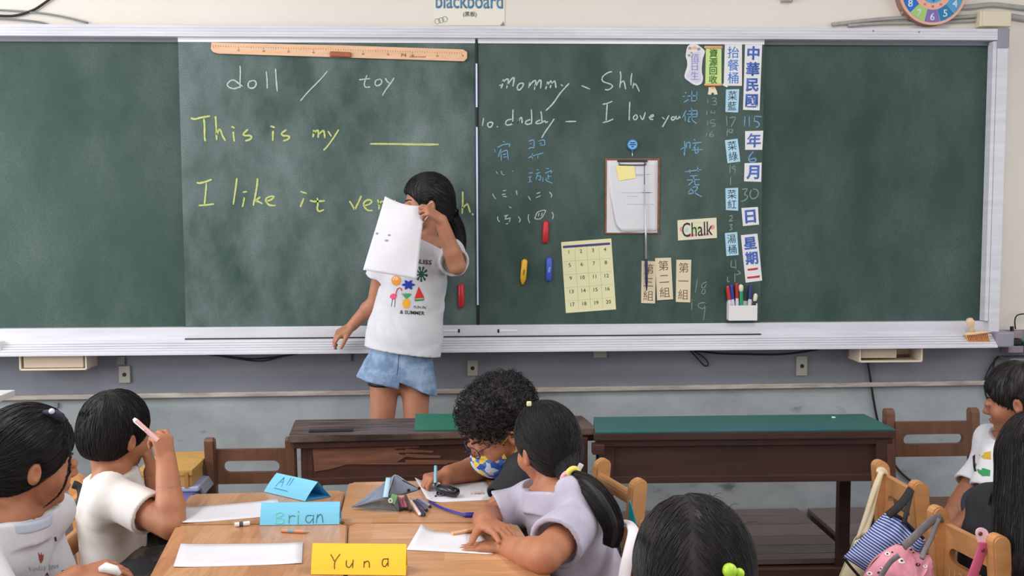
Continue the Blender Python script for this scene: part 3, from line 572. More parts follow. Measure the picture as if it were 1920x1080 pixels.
# marker box with pens
a = P(1367, 573, YS - 0.04); b = P(1420, 601, YS - 0.04)
pb = thing('pen_box', 'white plastic pen box holding markers at the lower right of the right board', 'box', ((a.x + b.x) / 2, YS, b.z))
cx, w_, h_ = (a.x + b.x) / 2, b.x - a.x, a.z - b.z
bm = bmesh.new()
box(bm, (cx, YS - 0.038, (a.z + b.z) / 2), (w_, 0.003, h_), bev=0.001)
box(bm, (cx, YS - 0.0025, (a.z + b.z) / 2 + 0.008), (w_, 0.003, h_ + 0.016), bev=0.001)
for sg in (-1, 1): box(bm, (cx + sg * (w_ / 2 - 0.0015), YS - 0.02, (a.z + b.z) / 2 + 0.004), (0.003, 0.036, h_ + 0.008), bev=0.001)
box(bm, (cx, YS - 0.02, b.z + 0.0015), (w_, 0.036, 0.003)); finish('shell', bm, M_white, pb)
def pen(x, ytop, ybase, body, cap, label, tilt=0, r=0.0075, capfrac=0.42, round_=False):
    a = P(x + tilt, ytop, YS - 0.02); b = Vector((P(x, 590, YS - 0.02).x, YS - 0.02, pb.location.z + 0.006))
    t = thing('marker', label, 'marker', tuple(b), 'markers in the pen box')
    m = a.lerp(b, 1 - (1 - capfrac * (ybase - ytop) / 60)) if False else a.lerp(b, capfrac)
    finish('barrel', TB([m, b], r * 0.92, 12), mat('pen_' + body[0], body[1], 0.35), t, smooth=False)
    cp_ = [(0, 0.7), (0.08, 1), (1, 1.05)] if not round_ else [(0, 0.3), (0.12, 0.85), (0.3, 1.15), (0.7, 1.15), (1, 0.9)]
    finish('cap', TB([a.lerp(m, k) for k, _ in cp_], [r * q_ for _, q_ in cp_], 12), mat('pen_' + cap[0], cap[1], 0.35), t)
W_ = ('lilac_white', (214, 208, 226))
pen(1372, 536, 0, W_, ('red', (190, 44, 50)), 'marker with red cap at the left of the pen box', -8)
pen(1377, 534, 0, W_, ('blue', (44, 52, 150)), 'marker with bright blue cap in the pen box', -6)
pen(1383, 531, 0, W_, ('dark_red', (172, 34, 36)), 'marker with dark red cap in the pen box', -2)
pen(1391, 533, 0, ('green', (46, 150, 110)), ('cream', (230, 222, 196)), 'green marker with round cream tip', -2, 0.009, 0.2, True)
pen(1404, 534, 0, W_, ('navy', (40, 50, 108)), 'marker with navy cap in the pen box', 4, 0.0085)
pen(1411, 550, 0, ('black', (40, 34, 38)), ('cream', (230, 222, 196)), 'short dark marker with round cream tip', 6, 0.008, 0.3, True)

# ------------------------------------------------------------------ poster, clock and wiring on the upper wall
o, c, r, u, w, h = card('word_poster', 'cream poster reading blackboard above the board', 'poster', [(813, -62), (947, -62), (946, 48), (813, 48)], mat('poster_cream', (236, 232, 218), 0.6), Y=YW, t=0.002)
lettering('blackboard', P(880, 1.5, YW - 0.004), 0.088, mat('poster_blue', (86, 132, 172), 0.6), o, wfit=0.278, offset=0.012)
lettering('(黑板)', P(881, 27, YW - 0.004), 0.022, M_ink, o)
bm = bmesh.new(); rr2 = random.Random(3)
for k in range(3):
    q = [P(820 + 7 * k + 5 * math.cos(a), 40 - 2 * k + 5 * math.sin(a), YW - 0.0035) for a in [i * math.pi / 5 for i in range(11)]]; tube(bm, q, 0.0012, 4)
finish('doodle', bm, M_grey_ink, o)
bm = bmesh.new(); prism(bm, [P(x, y, YW - 0.0035) for x, y in ((938, 48), (944, 40), (946, 48))], (0, -1, 0), 0.0005); finish('corner_print', bm, M_grey_ink, o)

ck = P(1750, -19, YW - 0.05); rad = 66 / PPM * 0.99
clock = thing('wall_clock', 'round colourful clock with numbered wedges above the board', 'clock', (ck.x, YW, ck.z - rad))
def disc(r0, r1, y, t, a0=0, a1=2 * math.pi, n=48):
    bm = bmesh.new(); k = max(2, int(n * (a1 - a0) / (2 * math.pi)))
    out = [Vector((ck.x + r1 * math.sin(a0 + (a1 - a0) * i / k), y, ck.z + r1 * math.cos(a0 + (a1 - a0) * i / k))) for i in range(k + 1)]
    if r0 > 0:
        inn = [Vector((ck.x + r0 * math.sin(a0 + (a1 - a0) * i / k), y, ck.z + r0 * math.cos(a0 + (a1 - a0) * i / k))) for i in range(k + 1)]
        V = lambda L, dy: [bm.verts.new(p + Vector((0, dy, 0))) for p in L]
        A, Bq, A2, B2 = V(out, 0), V(inn, 0), V(out, -t), V(inn, -t)
        for i in range(k):
            for (p_, q_) in ((A2, B2), (Bq, A), (A, A2), (B2, Bq)): bm.faces.new((p_[i], p_[i + 1], q_[i + 1], q_[i]))
        bm.faces.new((A[0], A2[0], B2[0], Bq[0])); bm.faces.new((A[k], Bq[k], B2[k], A2[k]))
        bmesh.ops.remove_doubles(bm, verts=bm.verts, dist=1e-6)
    else:
        prism(bm, out[:-1], (0, -1, 0), t)
    return bm
finish('case', disc(0, rad, YW, 0.045), mat('clock_side', (150, 112, 96), 0.5), clock)
finish('rim', disc(rad * 0.93, rad, YW - 0.045, 0.006), mat('clock_rim', (232, 178, 158), 0.5), clock)
cols = {12: (220, 80, 80), 1: (240, 150, 60), 2: (60, 150, 200), 3: (18, 110, 170), 4: (80, 160, 212), 5: (30, 124, 176), 6: (132, 110, 180), 7: (168, 206, 116), 8: (24, 112, 204), 9: (236, 220, 120), 10: (232, 130, 170), 11: (150, 110, 180)}
for k, col in cols.items():
    a0 = (k - 0.5) * math.pi / 6 + 0.012; a1 = (k + 0.5) * math.pi / 6 - 0.012
    finish('wedge', disc(rad * 0.56, rad * 0.92, YW - 0.045, 0.003, a0, a1), mat('wedge_%d' % k, col, 0.5), clock, label='coloured wedge numbered %d' % k)
    aa = k * math.pi / 6; p = Vector((ck.x + rad * 0.76 * math.sin(aa), YW - 0.0485, ck.z + rad * 0.76 * math.cos(aa)))
    lettering(str(k), p, 0.042, mat('clock_number', (214, 232, 246), 0.5), clock, offset=0.02, name='number')
finish('inner_ring', disc(rad * 0.38, rad * 0.56, YW - 0.045, 0.003), mat('clock_peach', (240, 178, 156), 0.5), clock)
finish('backing', disc(0, rad * 0.93, YW - 0.0445, 0.0016), mat('clock_white', (226, 232, 236), 0.5), clock)
finish('centre_disc', disc(0, rad * 0.38, YW - 0.045, 0.003), mat('clock_blue', (92, 170, 226), 0.5), clock)
for a in range(0, 12):
    aa = a * math.pi / 6; p = Vector((ck.x + rad * 0.47 * math.sin(aa), YW - 0.0485, ck.z + rad * 0.47 * math.cos(aa))); lettering(str(a * 5), p, 0.012, MATS['ruler_ink'], clock, name='minute_number')
for ang_, L_ in ((3.1, rad * 0.33), (1.2, rad * 0.6)):
    p = Vector((ck.x, YW - 0.052, ck.z)); finish('hand', TB([p, p + Vector((math.sin(ang_) * L_, 0, math.cos(ang_) * L_))], 0.002, 6), mat('hand_blue', (30, 70, 140), 0.4), clock)

M_pipe = mat('grey_conduit', (176, 174, 172), 0.45, (160, 158, 156), 20)
def cable(name, label, pts, r, m, cat='cable', group=None, n=8, sub=6):
    q = [P(x, y, Y) for x, y, Y in pts]
    return solo(name, TB(smooth_path(q, sub), r, n), m, label, cat, group, smooth=True)
w0 = YW - 0.012
cable('conduit', 'upper grey conduit curving behind the clock to the right', [(1690, 22, w0), (1760, 16, w0), (1820, 13, w0), (1860, 9, w0), (1900, 13, w0), (1960, 20, w0)], 0.011, M_pipe, 'conduit', 'conduits above the board')
cable('conduit', 'lower grey conduit entering the cream junction box', [(1560, 46, w0), (1630, 38, w0), (1700, 33, w0), (1780, 33, w0), (1845, 29, w0)], 0.008, M_pipe, 'conduit', 'conduits above the board')
cable('conduit', 'thin grey conduit just under the lower conduit', [(1590, 48, w0), (1650, 44, w0), (1760, 42, w0), (1846, 37, w0)], 0.007, M_pipe, 'conduit', 'conduits above the board')
cable('conduit', 'short grey conduit leaving the junction box to the right', [(1893, 31, w0), (1915, 34, w0), (1965, 44, w0)], 0.013, M_pipe, 'conduit', 'conduits above the board')
a = P(1838, 20, YW - 0.045); b = P(1896, 50, YW - 0.045)
jb = thing('junction_box', 'cream plastic junction box beside the clock', 'box', ((a.x + b.x) / 2, YW, b.z))
c, s = span(a, (b.x, YW, b.z)); bm = bmesh.new(); box(bm, c, s, bev=0.004); finish('body', bm, M_cream, jb)
c2 = Vector((c.x + 0.003, YW - 0.047, c.z)); finish('lid', B(c2, (s[0] * 0.88, 0.005, s[2] * 0.95), bev=0.002), M_cream, jb)
cable('cable', 'black cable looping down onto the top left of the board frame', [(102, -8, w0), (80, 8, w0), (62, 19, w0), (35, 28, w0), (10, 30, w0), (-30, 27, w0)], 0.005, M_black, 'cable')
cable('cable', 'grey cable lying along the top left of the board frame', [(-30, 18, w0), (20, 20, w0), (70, 24, w0), (120, 32, w0), (165, 43, w0)], 0.004, mat('grey_cable', (130, 134, 134), 0.5), 'cable', 'grey wires at the top left')
cable('cable', 'second grey cable dropping behind the frame at the top left', [(-30, 33, w0), (30, 37, w0), (70, 41, w0), (90, 46, w0)], 0.004, MATS['grey_cable'], 'cable', 'grey wires at the top left')
bm = bmesh.new(); p = P(1475, -1, YW - 0.01); box(bm, p, (0.05, 0.02, 0.022), bev=0.003); box(bm, p + Vector((0.006, -0.012, -0.004)), (0.018, 0.008, 0.012), bev=0.002)
solo('wall_bracket', bm, M_pipe, 'small grey bracket at the top edge of the wall', 'bracket', loc=p)

# ------------------------------------------------------------------ below the board
M_shell = mat('beige_drawer', (226, 212, 192), 0.55)
def tray_box(x0, x1, y0, y1, label, inner=False):
    Yf = YW - 0.13; a = P(x0, y0, Yf); b = P(x1, y1, Yf)
    t = thing('chalk_drawer', label, 'drawer', ((a.x + b.x) / 2, YW - 0.07, b.z), 'beige drawers under the board')
    cx = (a.x + b.x) / 2; w_ = b.x - a.x; h_ = a.z - b.z; cz = (a.z + b.z) / 2; th = 0.007
    bm = bmesh.new()
    for sg in (-1, 1): box(bm, (cx + sg * (w_ / 2 - th / 2), YW - 0.065, cz), (th, 0.13, h_), bev=0.002)
    box(bm, (cx, YW - 0.065, b.z + th / 2), (w_, 0.13, th), bev=0.002)
    box(bm, (cx, YW - 0.004, cz), (w_, 0.006, h_)); finish('case', bm, M_shell, t)
    bm = bmesh.new(); box(bm, (cx, YW - 0.085, cz + 0.003), (w_ - 0.03, 0.08, h_ * 0.8) if not inner else (w_ * 0.56, 0.06, h_ * 0.6), bev=0.003)
    if inner: bmesh.ops.translate(bm, verts=bm.verts, vec=(-w_ * 0.17, 0, 0))
    finish('tray', bm, mat('drawer_tan', (206, 186, 164), 0.6), t)
    finish('rear_lip', B((cx, YW - 0.02, cz - h_ * 0.3), (w_ - 0.02, 0.01, 0.006)), M_clipb, t)
tray_box(35, 163, 664, 694, 'beige drawer under the left end of the board')
tray_box(1612, 1730, 650, 679, 'open beige drawer under the right end of the board', True)
M_plate = mat('outlet_plate', (176, 172, 164), 0.55)
def outlet(x, y, w_, h_, label, hole=True, dark=False):
    p = P(x, y, YW - 0.006); t = thing('wall_outlet', label, 'outlet', tuple(p), 'wall plates under the board')
    m = mat('outlet_dark', (132, 134, 138), 0.6) if dark else M_plate
    finish('plate', B(p, (w_ / PPM, 0.012, h_ / PPM), bev=0.002), m, t)
    if hole: finish('socket', TB([p + Vector((0.0, -0.005, 0)), p + Vector((0, -0.0075, 0))], 0.0085, 12), M_black, t)
outlet(234, 702, 21, 32, 'wall outlet plate with one round hole under the left board', True)
outlet(886, 690, 20, 30, 'wall outlet plate behind the standing girl', True)
outlet(1503, 686, 21, 38, 'wall outlet plate with round hole under the right board', True)
outlet(646, 667, 26, 20, 'small grey plate under the girl hand', False, True)
outlet(1125, 663, 26, 15, 'small beige plate high under the board', False)
outlet(1598, 661, 22, 15, 'small grey plate beside the open drawer', False, True)
outlet(227, 676, 15, 16, 'short conduit stub above the left outlet', False, True)
outlet(105, 760, 9, 9, 'tiny grey plate below the trunking', False, True)
cable('cable', 'black cable sagging under the left board', [(385, 664, w0), (420, 668, w0), (470, 673, w0), (520, 669, w0), (560, 663, w0)], 0.0035, M_black, group='black cables under the board')
cable('cable', 'second black cable sagging under the left board', [(395, 664, w0), (440, 672, w0), (490, 677, w0), (530, 667, w0)], 0.003, M_black, group='black cables under the board')
cable('cable', 'black cable running to the right under the board', [(1290, 655, w0), (1340, 662, w0), (1400, 664, w0), (1470, 664, w0), (1535, 655, w0)], 0.004, M_black, group='black cables under the board')
cable('cable', 'black cable loop hanging under the right board', [(1292, 655, w0), (1306, 670, w0), (1320, 685, w0), (1328, 684, w0), (1322, 672, w0), (1300, 657, w0)], 0.003, M_black, group='black cables under the board')
cable('cable', 'thick black cable dropping from the open drawer', [(1627, 678, w0), (1632, 710, w0), (1638, 750, w0), (1646, 790, w0), (1660, 840, w0), (1684, 880, w0), (1715, 908, w0), (1745, 935, w0), (1800, 955, w0), (1850, 960, w0)], 0.005, M_black, group='black cables under the board')
cable('cable', 'black cable loop beside the right end of the board', [(1872, 668, w0), (1856, 690, w0), (1846, 715, w0), (1850, 745, w0), (1860, 760, w0)], 0.004, M_black, group='black cables by the right wall')
cable('cable', 'short black cable hanging at the right of the board end', [(1866, 672, w0), (1862, 695, w0), (1869, 712, w0), (1880, 730, w0)], 0.0035, M_black, group='black cables by the right wall')
cable('cable', 'thin black cable arching over the adapters at the right', [(1904, 617, w0 - 0.02), (1903, 600, w0 - 0.02), (1910, 590, w0 - 0.02), (1935, 588, w0 - 0.02)], 0.003, M_black, group='black cables by the right wall')
# power adapters at the far right
pa = P(1906, 640, YW - 0.06)
ad = thing('power_adapter', 'stacked grey and black power adapters at the right edge', 'adapter', (pa.x, YW - 0.03, pa.z - 0.06))
finish('body', B(pa + Vector((0, 0.02, 0.028)), (0.05, 0.05, 0.03), bev=0.004), mat('mauve_plastic', (150, 132, 146), 0.5), ad)
finish('body', B(pa + Vector((0.0, 0.02, -0.003)), (0.044, 0.05, 0.026), bev=0.004), M_black, ad)
finish('body', B(pa + Vector((-0.005, 0.02, -0.034)), (0.07, 0.06, 0.03), bev=0.004), MATS['mauve_plastic'], ad)
finish('stem', TB([pa + Vector((-0.01, 0.02, 0.04)), pa + Vector((-0.012, 0.02, 0.062))], 0.008), M_black, ad)
bm = bmesh.new(); p = P(1915, 672, YW - 0.06); box(bm, p, (0.15, 0.1, 0.012), bev=0.003)
solo('wall_shelf', bm, M_alu_dark, 'small dark shelf under the adapters', 'shelf')
p = P(1925, 650, YW - 0.04); solo('green_case', B(p, (0.06, 0.07, 0.05), bev=0.005), mat('green_plastic', (40, 110, 80), 0.5), 'green plastic case at the right edge', 'case')
# chalk brush standing on the tray
yt = YF - 0.03
bsh = thing('tray_brush', 'wooden hand brush with orange bristles on the chalk tray', 'brush', tuple(P(1835, 645, yt)))
a = P(1817, 596, yt); b = P(1822, 616, yt); c = P(1824, 622, yt)
pr2 = [(0, 0.003), (0.05, 0.012), (0.25, 0.0175), (0.5, 0.015), (0.78, 0.009), (1, 0.011)]
finish('handle', TB([a.lerp(c, k) for k, _ in pr2], [q_ for _, q_ in pr2], 14), wood('brush_wood', (222, 190, 150), (236, 208, 172), 5), bsh, smooth=True)
a = P(1808, 627, yt); b = P(1852, 622, yt); a.z -= 0.0
bm = bmesh.new(); tube(bm, [a, a.lerp(b, 0.08), a.lerp(b, 0.5), a.lerp(b, 0.92), b], [(0.012, 0.004), (0.016, 0.0075), (0.017, 0.0085), (0.016, 0.006), (0.012, 0.003)], 14, flat=(0, 1, 0)); finish('head', bm, MATS['brush_wood'], bsh, smooth=True)
M_brist = mat('orange_bristle', (226, 168, 118), 0.6, (196, 130, 84), 120)
for k in range(13):
    t_ = k / 12; top = a.lerp(b, 0.06 + 0.88 * t_) + Vector((0, 0, -0.004)); bot = P(1816 + 38 * t_, 645 - 1.0 * t_, yt)
    bm = bmesh.new(); tube(bm, [top, top.lerp(bot, 0.5), bot], [(0.012, 0.0033), (0.012, 0.0038), (0.013, 0.0046)], 8, flat=(0, 1, 0)); finish('bristle_tuft', bm, M_brist, bsh)
# eraser hanging at the left edge of the tray
p = P(-12, 651, YF - 0.02); solo('board_eraser', B(p, (0.075, 0.05, 0.05), bev=0.006), M_white, 'white block at the left edge of the chalk tray', 'eraser')
# ------------------------------------------------------------------ furniture
def strip_wood(name, cols, width=0.075, rough=0.35, along='X'):
    """glued boards: each stave gets its own tone, plus grain"""
    m = bpy.data.materials.new(name); m.use_nodes = True; n, l = nt(m); b = n['Principled BSDF']; b.inputs['Roughness'].default_value = rough
    b.inputs['Coat Weight'].default_value = 0.25; b.inputs['Coat Roughness'].default_value = 0.25
    tc = n.new('ShaderNodeTexCoord'); mp = n.new('ShaderNodeMapping'); mp.inputs['Scale'].default_value = (1 / width, 1, 1) if along == 'Y' else (1, 1 / width, 1)
    l.new(tc.outputs['Object'], mp.inputs[0])
    sx = n.new('ShaderNodeSeparateXYZ'); l.new(mp.outputs[0], sx.inputs[0])
    fl = n.new('ShaderNodeMath'); fl.operation = 'FLOOR'; l.new(sx.outputs[0 if along == 'Y' else 1], fl.inputs[0])
    fy = n.new('ShaderNodeMath'); fy.operation = 'MULTIPLY_ADD'; fy.inputs[1].default_value = 2.1; l.new(sx.outputs[1 if along == 'Y' else 0], fy.inputs[0]); 
    k3 = n.new('ShaderNodeMath'); k3.operation = 'MULTIPLY'; k3.inputs[1].default_value = 0.37; l.new(fl.outputs[0], k3.inputs[0]); l.new(k3.outputs[0], fy.inputs[2])
    ff = n.new('ShaderNodeMath'); ff.operation = 'FLOOR'; l.new(fy.outputs[0], ff.inputs[0])
    cb_ = n.new('ShaderNodeCombineXYZ'); l.new(fl.outputs[0], cb_.inputs[0]); l.new(ff.outputs[0], cb_.inputs[1])
    wn = n.new('ShaderNodeTexWhiteNoise'); wn.noise_dimensions = '3D'; l.new(cb_.outputs[0], wn.inputs['Vector'])
    r = n.new('ShaderNodeValToRGB'); r.color_ramp.interpolation = 'LINEAR'
    r.color_ramp.elements[0].color = (*lin(cols[0]), 1); r.color_ramp.elements[1].color = (*lin(cols[-1]), 1)
    for i, c_ in enumerate(cols[1:-1]): e = r.color_ramp.elements.new((i + 1) / (len(cols) - 1)); e.color = (*lin(c_), 1)
    l.new(wn.outputs['Value'], r.inputs[0])
    mp2 = n.new('ShaderNodeMapping'); mp2.inputs['Scale'].default_value = (14, 1.6, 5) if along == 'Y' else (1.6, 14, 5); l.new(tc.outputs['Object'], mp2.inputs[0])
    t = n.new('ShaderNodeTexNoise'); t.inputs['Scale'].default_value = 5; t.inputs['Detail'].default_value = 7; t.inputs['Distortion'].default_value = 1.2; l.new(mp2.outputs[0], t.inputs[0])
    r2 = n.new('ShaderNodeValToRGB'); r2.color_ramp.elements[0].position = 0.3; r2.color_ramp.elements[1].position = 0.7
    r2.color_ramp.elements[0].color = (0.72, 0.68, 0.64, 1); r2.color_ramp.elements[1].color = (1.08, 1.06, 1.04, 1); l.new(t.outputs[0], r2.inputs[0])
    mx = n.new('ShaderNodeMix'); mx.data_type = 'RGBA'; mx.blend_type = 'MULTIPLY'; mx.inputs[0].default_value = 0.8
    l.new(r.outputs[0], mx.inputs[6]); l.new(r2.outputs[0], mx.inputs[7]); l.new(mx.outputs[2], b.inputs['Base Color'])
    return m
M_table = strip_wood('table_staves', [(200, 148, 106), (186, 130, 90), (214, 164, 122), (166, 106, 70), (206, 154, 112)], 0.085, 0.3, 'Y')
M_tableg = strip_wood('table_staves_across', [(204, 152, 108), (194, 142, 98), (214, 164, 122), (208, 154, 110)], 0.16, 0.3, 'X')
M_desk = wood('dark_desk_wood', (62, 36, 30), (84, 52, 42), 5, (1, 6, 6), 0.45)
M_desk2 = wood('red_brown_desk_wood', (54, 33, 29), (70, 44, 38), 4, (1, 6, 6), 0.5)
M_desktop = mat('worn_desk_top', (110, 92, 84), 0.35, (58, 42, 38), 9, 0.1, stretch=(0.6, 5, 1), detail=8, sharp=(0.35, 0.6))
M_torn = mat('bare_torn_wood', (136, 88, 66), 0.7, (98, 60, 46), 10, 0.3, 50, stretch=(0.8, 1, 6), sharp=(0.3, 0.7))
M_mat = mat('green_desk_mat', (30, 108, 84), 0.45, (38, 116, 92), 3)
M_mat2 = mat('blue_green_desk_mat', (34, 98, 86), 0.42, (42, 96, 104), 1.2, sharp=(0.4, 0.6))
ZD = 0.63
def old_desk(label, fl, fr, br, bl, topm, frontm, legs, tearing=False):
    q = [Z(x, y, ZD) for x, y in (fl, fr, br, bl)]
    c = sum(q, Vector()) / 4; t = thing('old_desk', label, 'desk', (c.x, c.y, 0))
    bm = bmesh.new(); prism(bm, q, (0, 0, -1), 0.022); bmesh.ops.bevel(bm, geom=list(bm.edges), offset=0.003, segments=2, affect='EDGES'); finish('desk_top', bm, topm, t)
    # carcass: front board, back board, ends, bottom board
    fx0, fx1 = q[0].x + 0.05, q[1].x - 0.045; yf = (q[0].y + q[1].y) / 2 + 0.03; yb = (q[2].y + q[3].y) / 2 - 0.03; h = 0.145
    a_ = math.atan2(q[1].y - q[0].y, q[1].x - q[0].x); Mx = rotz(a_)
    cx = (fx0 + fx1) / 2; cw = fx1 - fx0
    def bx(name, off, s, m, lab=None, bev=0.002):
        v = Mx @ Vector(off); return finish(name, B(Vector((cx, yf, 0)) + v, s, Mx, bev), m, t, label=lab)
    bx('front_panel', (0, 0.008, ZD - 0.022 - h / 2), (cw - 0.01, 0.014, h - 0.012), frontm)
    bx('edge_rail', (0, 0.0, ZD - 0.022 - 0.012), (cw + 0.08, 0.03, 0.022), frontm)
    bx('bottom_rail', (0, 0.0, ZD - 0.022 - h + 0.006), (cw, 0.024, 0.024), frontm)
    bx('back_panel', (0, yb - yf, ZD - 0.022 - h / 2), (cw, 0.014, h), frontm)
    bx('shelf_board', (0, (yb - yf) / 2, ZD - 0.022 - h + 0.008), (cw, yb - yf, 0.012), frontm)
    for sg in (-1, 1): bx('end_panel', (sg * cw / 2, (yb - yf) / 2, ZD - 0.022 - h / 2), (0.016, yb - yf, h), frontm)
    for lx, ly, w_ in legs:
        finish('leg', B((lx, ly, (ZD - 0.03) / 2), (w_, 0.035, ZD - 0.03), bev=0.002), frontm, t)
    bx('foot_rail', (0, (yb - yf) / 2, 0.1), (cw, 0.02, 0.03), frontm)
    return t, q, yf, Mx, cx, cw
dl, ql, yf, Mx, cxl, cwl = old_desk('dark old desk with splintered front and a small green mat', (540, 819), (1122, 804), (1092, 779), (553, 787), M_desktop, M_desk, [(-0.545, 3.41, 0.04), (0.39, 3.44, 0.04), (-0.545, 3.60, 0.04), (0.37, 3.6, 0.04)])
dr, qr, yfr, Mxr, cxr, cwr = old_desk('dark red-brown old desk fully covered by a long green mat', (1113, 815), (1681, 810), (1620, 779), (1113, 786), M_desk2, M_desk2, [(0.47, 3.37, 0.04), (1.40, 3.345, 0.038), (0.48, 3.58, 0.04), (1.365, 3.575, 0.042)])
# torn veneer on the left desk front
def on_front(x, y, d=0.0):
    return P(x, y, yf - 0.0 - d + (P(x, y, yf).x - cxl) * math.tan(math.atan2(Mx[1][0], Mx[0][0])))
def C2(x, y): return (360 + x / 3, 720 + y / 3)
def C3(x, y): return (760 + x / 2.7, 680 + y / 2.7)
bm = bmesh.new(); prism(bm, [on_front(*C2(*p)) for p in [(676, 350), (900, 348), (1130, 344), (1280, 348), (1275, 358), (1150, 362), (1140, 372), (1362, 376), (1355, 384), (1160, 386), (1170, 398), (1400, 408), (1396, 416), (1200, 410), (1150, 440), (1440, 446), (1440, 452), (870, 452), (780, 478), (690, 492)]], (0, -1, 0), 0.002); finish('torn_patch', bm, M_torn, dl, label='bare lighter wood where the veneer is torn away')
for pts in ([(0, 412), (70, 424), (0, 432)], [(0, 434), (142, 448), (138, 456), (0, 446)], [(0, 460), (182, 472), (176, 480), (60, 482), (0, 474)], [(0, 492), (280, 494), (250, 506), (120, 512), (0, 510)]):
    bm = bmesh.new(); prism(bm, [on_front(*C3(*p)) for p in pts], (0, -1, 0), 0.0025); finish('splinter', bm, M_torn, dl, label='pale splinter in the torn veneer')
for (x0, x1, y_, ww) in ((660, 905, 262, 7),):
    a = Z(*C2(x0, y_), ZD + 0.003); b = Z(*C2(x1, y_ - 1), ZD + 0.003); bm = bmesh.new(); box(bm, (a + b) / 2, ((b - a).length, 0.03, 0.006), rotz(0.05), 0.002); solo('black_ruler', bm, M_black, 'thin black bar lying on the front edge of the splintered desk', 'ruler')
def flat_sheet(name, label, cat, px, z, m, t=0.0015, group=None):
    q = [Z(x, y, z) for x, y in px]; bm = bmesh.new(); prism(bm, q, (0, 0, 1), t); return solo(name, bm, m, label, cat, group)
flat_sheet('desk_mat', 'small green mat on the splintered desk behind the curly-haired boy', 'mat', [(777, 808), (1086, 802), (1062, 779), (779, 777)], ZD + 0.0005, M_mat, 0.003)
flat_sheet('desk_mat', 'long blue-green mat covering the right old desk', 'mat', [(1116, 813), (1679, 807), (1620, 778), (1113, 784)], ZD + 0.0005, M_mat2, 0.004)
p = Z(1563, 783, ZD + 0.006); bm = bmesh.new(); bmesh.ops.create_uvsphere(bm, u_segments=10, v_segments=6, radius=0.008); bmesh.ops.scale(bm, verts=bm.verts, vec=(1, 1, 0.4)); bmesh.ops.translate(bm, verts=bm.verts, vec=p + Vector((0, 0, 0.001))); solo('round_magnet', bm, mat('mint', (190, 236, 214), 0.4), 'small mint round magnet on the long green mat', 'magnet', smooth=True)
# end block seen between the two desks
finish('end_block', B((0.435, 3.345, ZD - 0.05), (0.04, 0.04, 0.035), bev=0.003), M_desk, dr)

# dais of planks along the wall
M_dais = [wood('dais_plank_%d' % i, c1, c2, 4, (1, 6, 1), 0.45) for i, (c1, c2) in enumerate([((112, 94, 94), (130, 112, 110)), ((100, 86, 86), (118, 102, 100)), ((106, 88, 88), (124, 106, 104))])]
M_daisf = wood('dais_front', (84, 50, 42), (104, 66, 56), 4, (1, 6, 6), 0.5)
HD = 0.09
ys = [Z(1400, yy, HD).y for yy in (1050, 1039, 1023, 1006)]; ys = ys + [(ys[-1] + YW) / 2 - 0.04, (ys[-1] + YW) / 2 + 0.08, YW - 0.01]
for x0, x1, lab in ((-2.4, -0.62, 'low wooden dais section along the left of the wall'), (-0.60, 1.425, 'low wooden dais section of planks under the right desk'), (1.47, 3.4, 'low wooden dais section at the right by the wall')):
    t = thing('dais_section', lab, 'platform', ((x0 + x1) / 2, (ys[0] + YW) / 2, 0), 'wooden dais sections')
    for i in range(len(ys) - 1):
        finish('plank', B(((x0 + x1) / 2, (ys[i] + ys[i + 1]) / 2, HD - 0.01), (x1 - x0, ys[i + 1] - ys[i] - 0.006, 0.02), bev=0.002), M_dais[i % 3], t)
    finish('front_board', B(((x0 + x1) / 2, ys[0] + 0.012, HD / 2 - 0.012), (x1 - x0 - 0.01, 0.018, HD - 0.03)), M_daisf, t)
    for xx in (x0 + 0.02, x1 - 0.02): finish('end_board', B((xx, (ys[0] + YW) / 2 + 0.01, HD / 2 - 0.012), (0.018, YW - ys[0] - 0.06, HD - 0.03)), M_daisf, t)

# chairs
def slot_board(w, h, t, sw, sh, m_round=0.0):
    """board w x h x t (x,z,y) with a stadium slot"""
    bm = bmesh.new(); r_s = sh / 2; L_s = sw / 2 - r_s
    angs = [math.atan2(r_s * math.sin(a), math.copysign(L_s, math.cos(a)) + r_s * math.cos(a)) % (2 * math.pi) for a in [(i + 0.5) * math.pi / 10 for i in range(20)]]
    angs = sorted(set([round(a, 5) for a in angs] + [round(math.atan2(sg2 * h, sg1 * w) % (2 * math.pi), 5) for sg1 in (-1, 1) for sg2 in (-1, 1)] + [round(math.pi / 2, 5), round(1.5 * math.pi, 5)]))
    o_, i_ = [], []
    for a in angs:
        c_, s_ = math.cos(a), math.sin(a); k = min(w / 2 / abs(c_) if abs(c_) > 1e-9 else 9, h / 2 / abs(s_) if abs(s_) > 1e-9 else 9)
        o_.append((c_ * k, s_ * k))
        # stadium boundary along the same ray
        r = sh / 2; L = sw / 2 - r; k2 = r / abs(s_) if abs(s_) > 1e-9 else 99
        if abs(c_) * k2 > L:
            bq = -2 * L * abs(c_); cq = L * L - r * r; k2 = (-bq + math.sqrt(max(0, bq * bq - 4 * cq))) / 2
        i_.append((c_ * k2, s_ * k2))
    def ring(L, y): return [bm.verts.new((x, y, z)) for x, z in L]
    of, ob, jf, jb = ring(o_, -t / 2), ring(o_, t / 2), ring(i_, -t / 2), ring(i_, t / 2); k = len(angs)
    for i in range(k):
        j = (i + 1) % k
        bm.faces.new((of[i], of[j], jf[j], jf[i])); bm.faces.new((ob[j], ob[i], jb[i], jb[j])); bm.faces.new((of[j], of[i], ob[i], ob[j])); bm.faces.new((jf[i], jf[j], jb[j], jb[i]))
    return bm
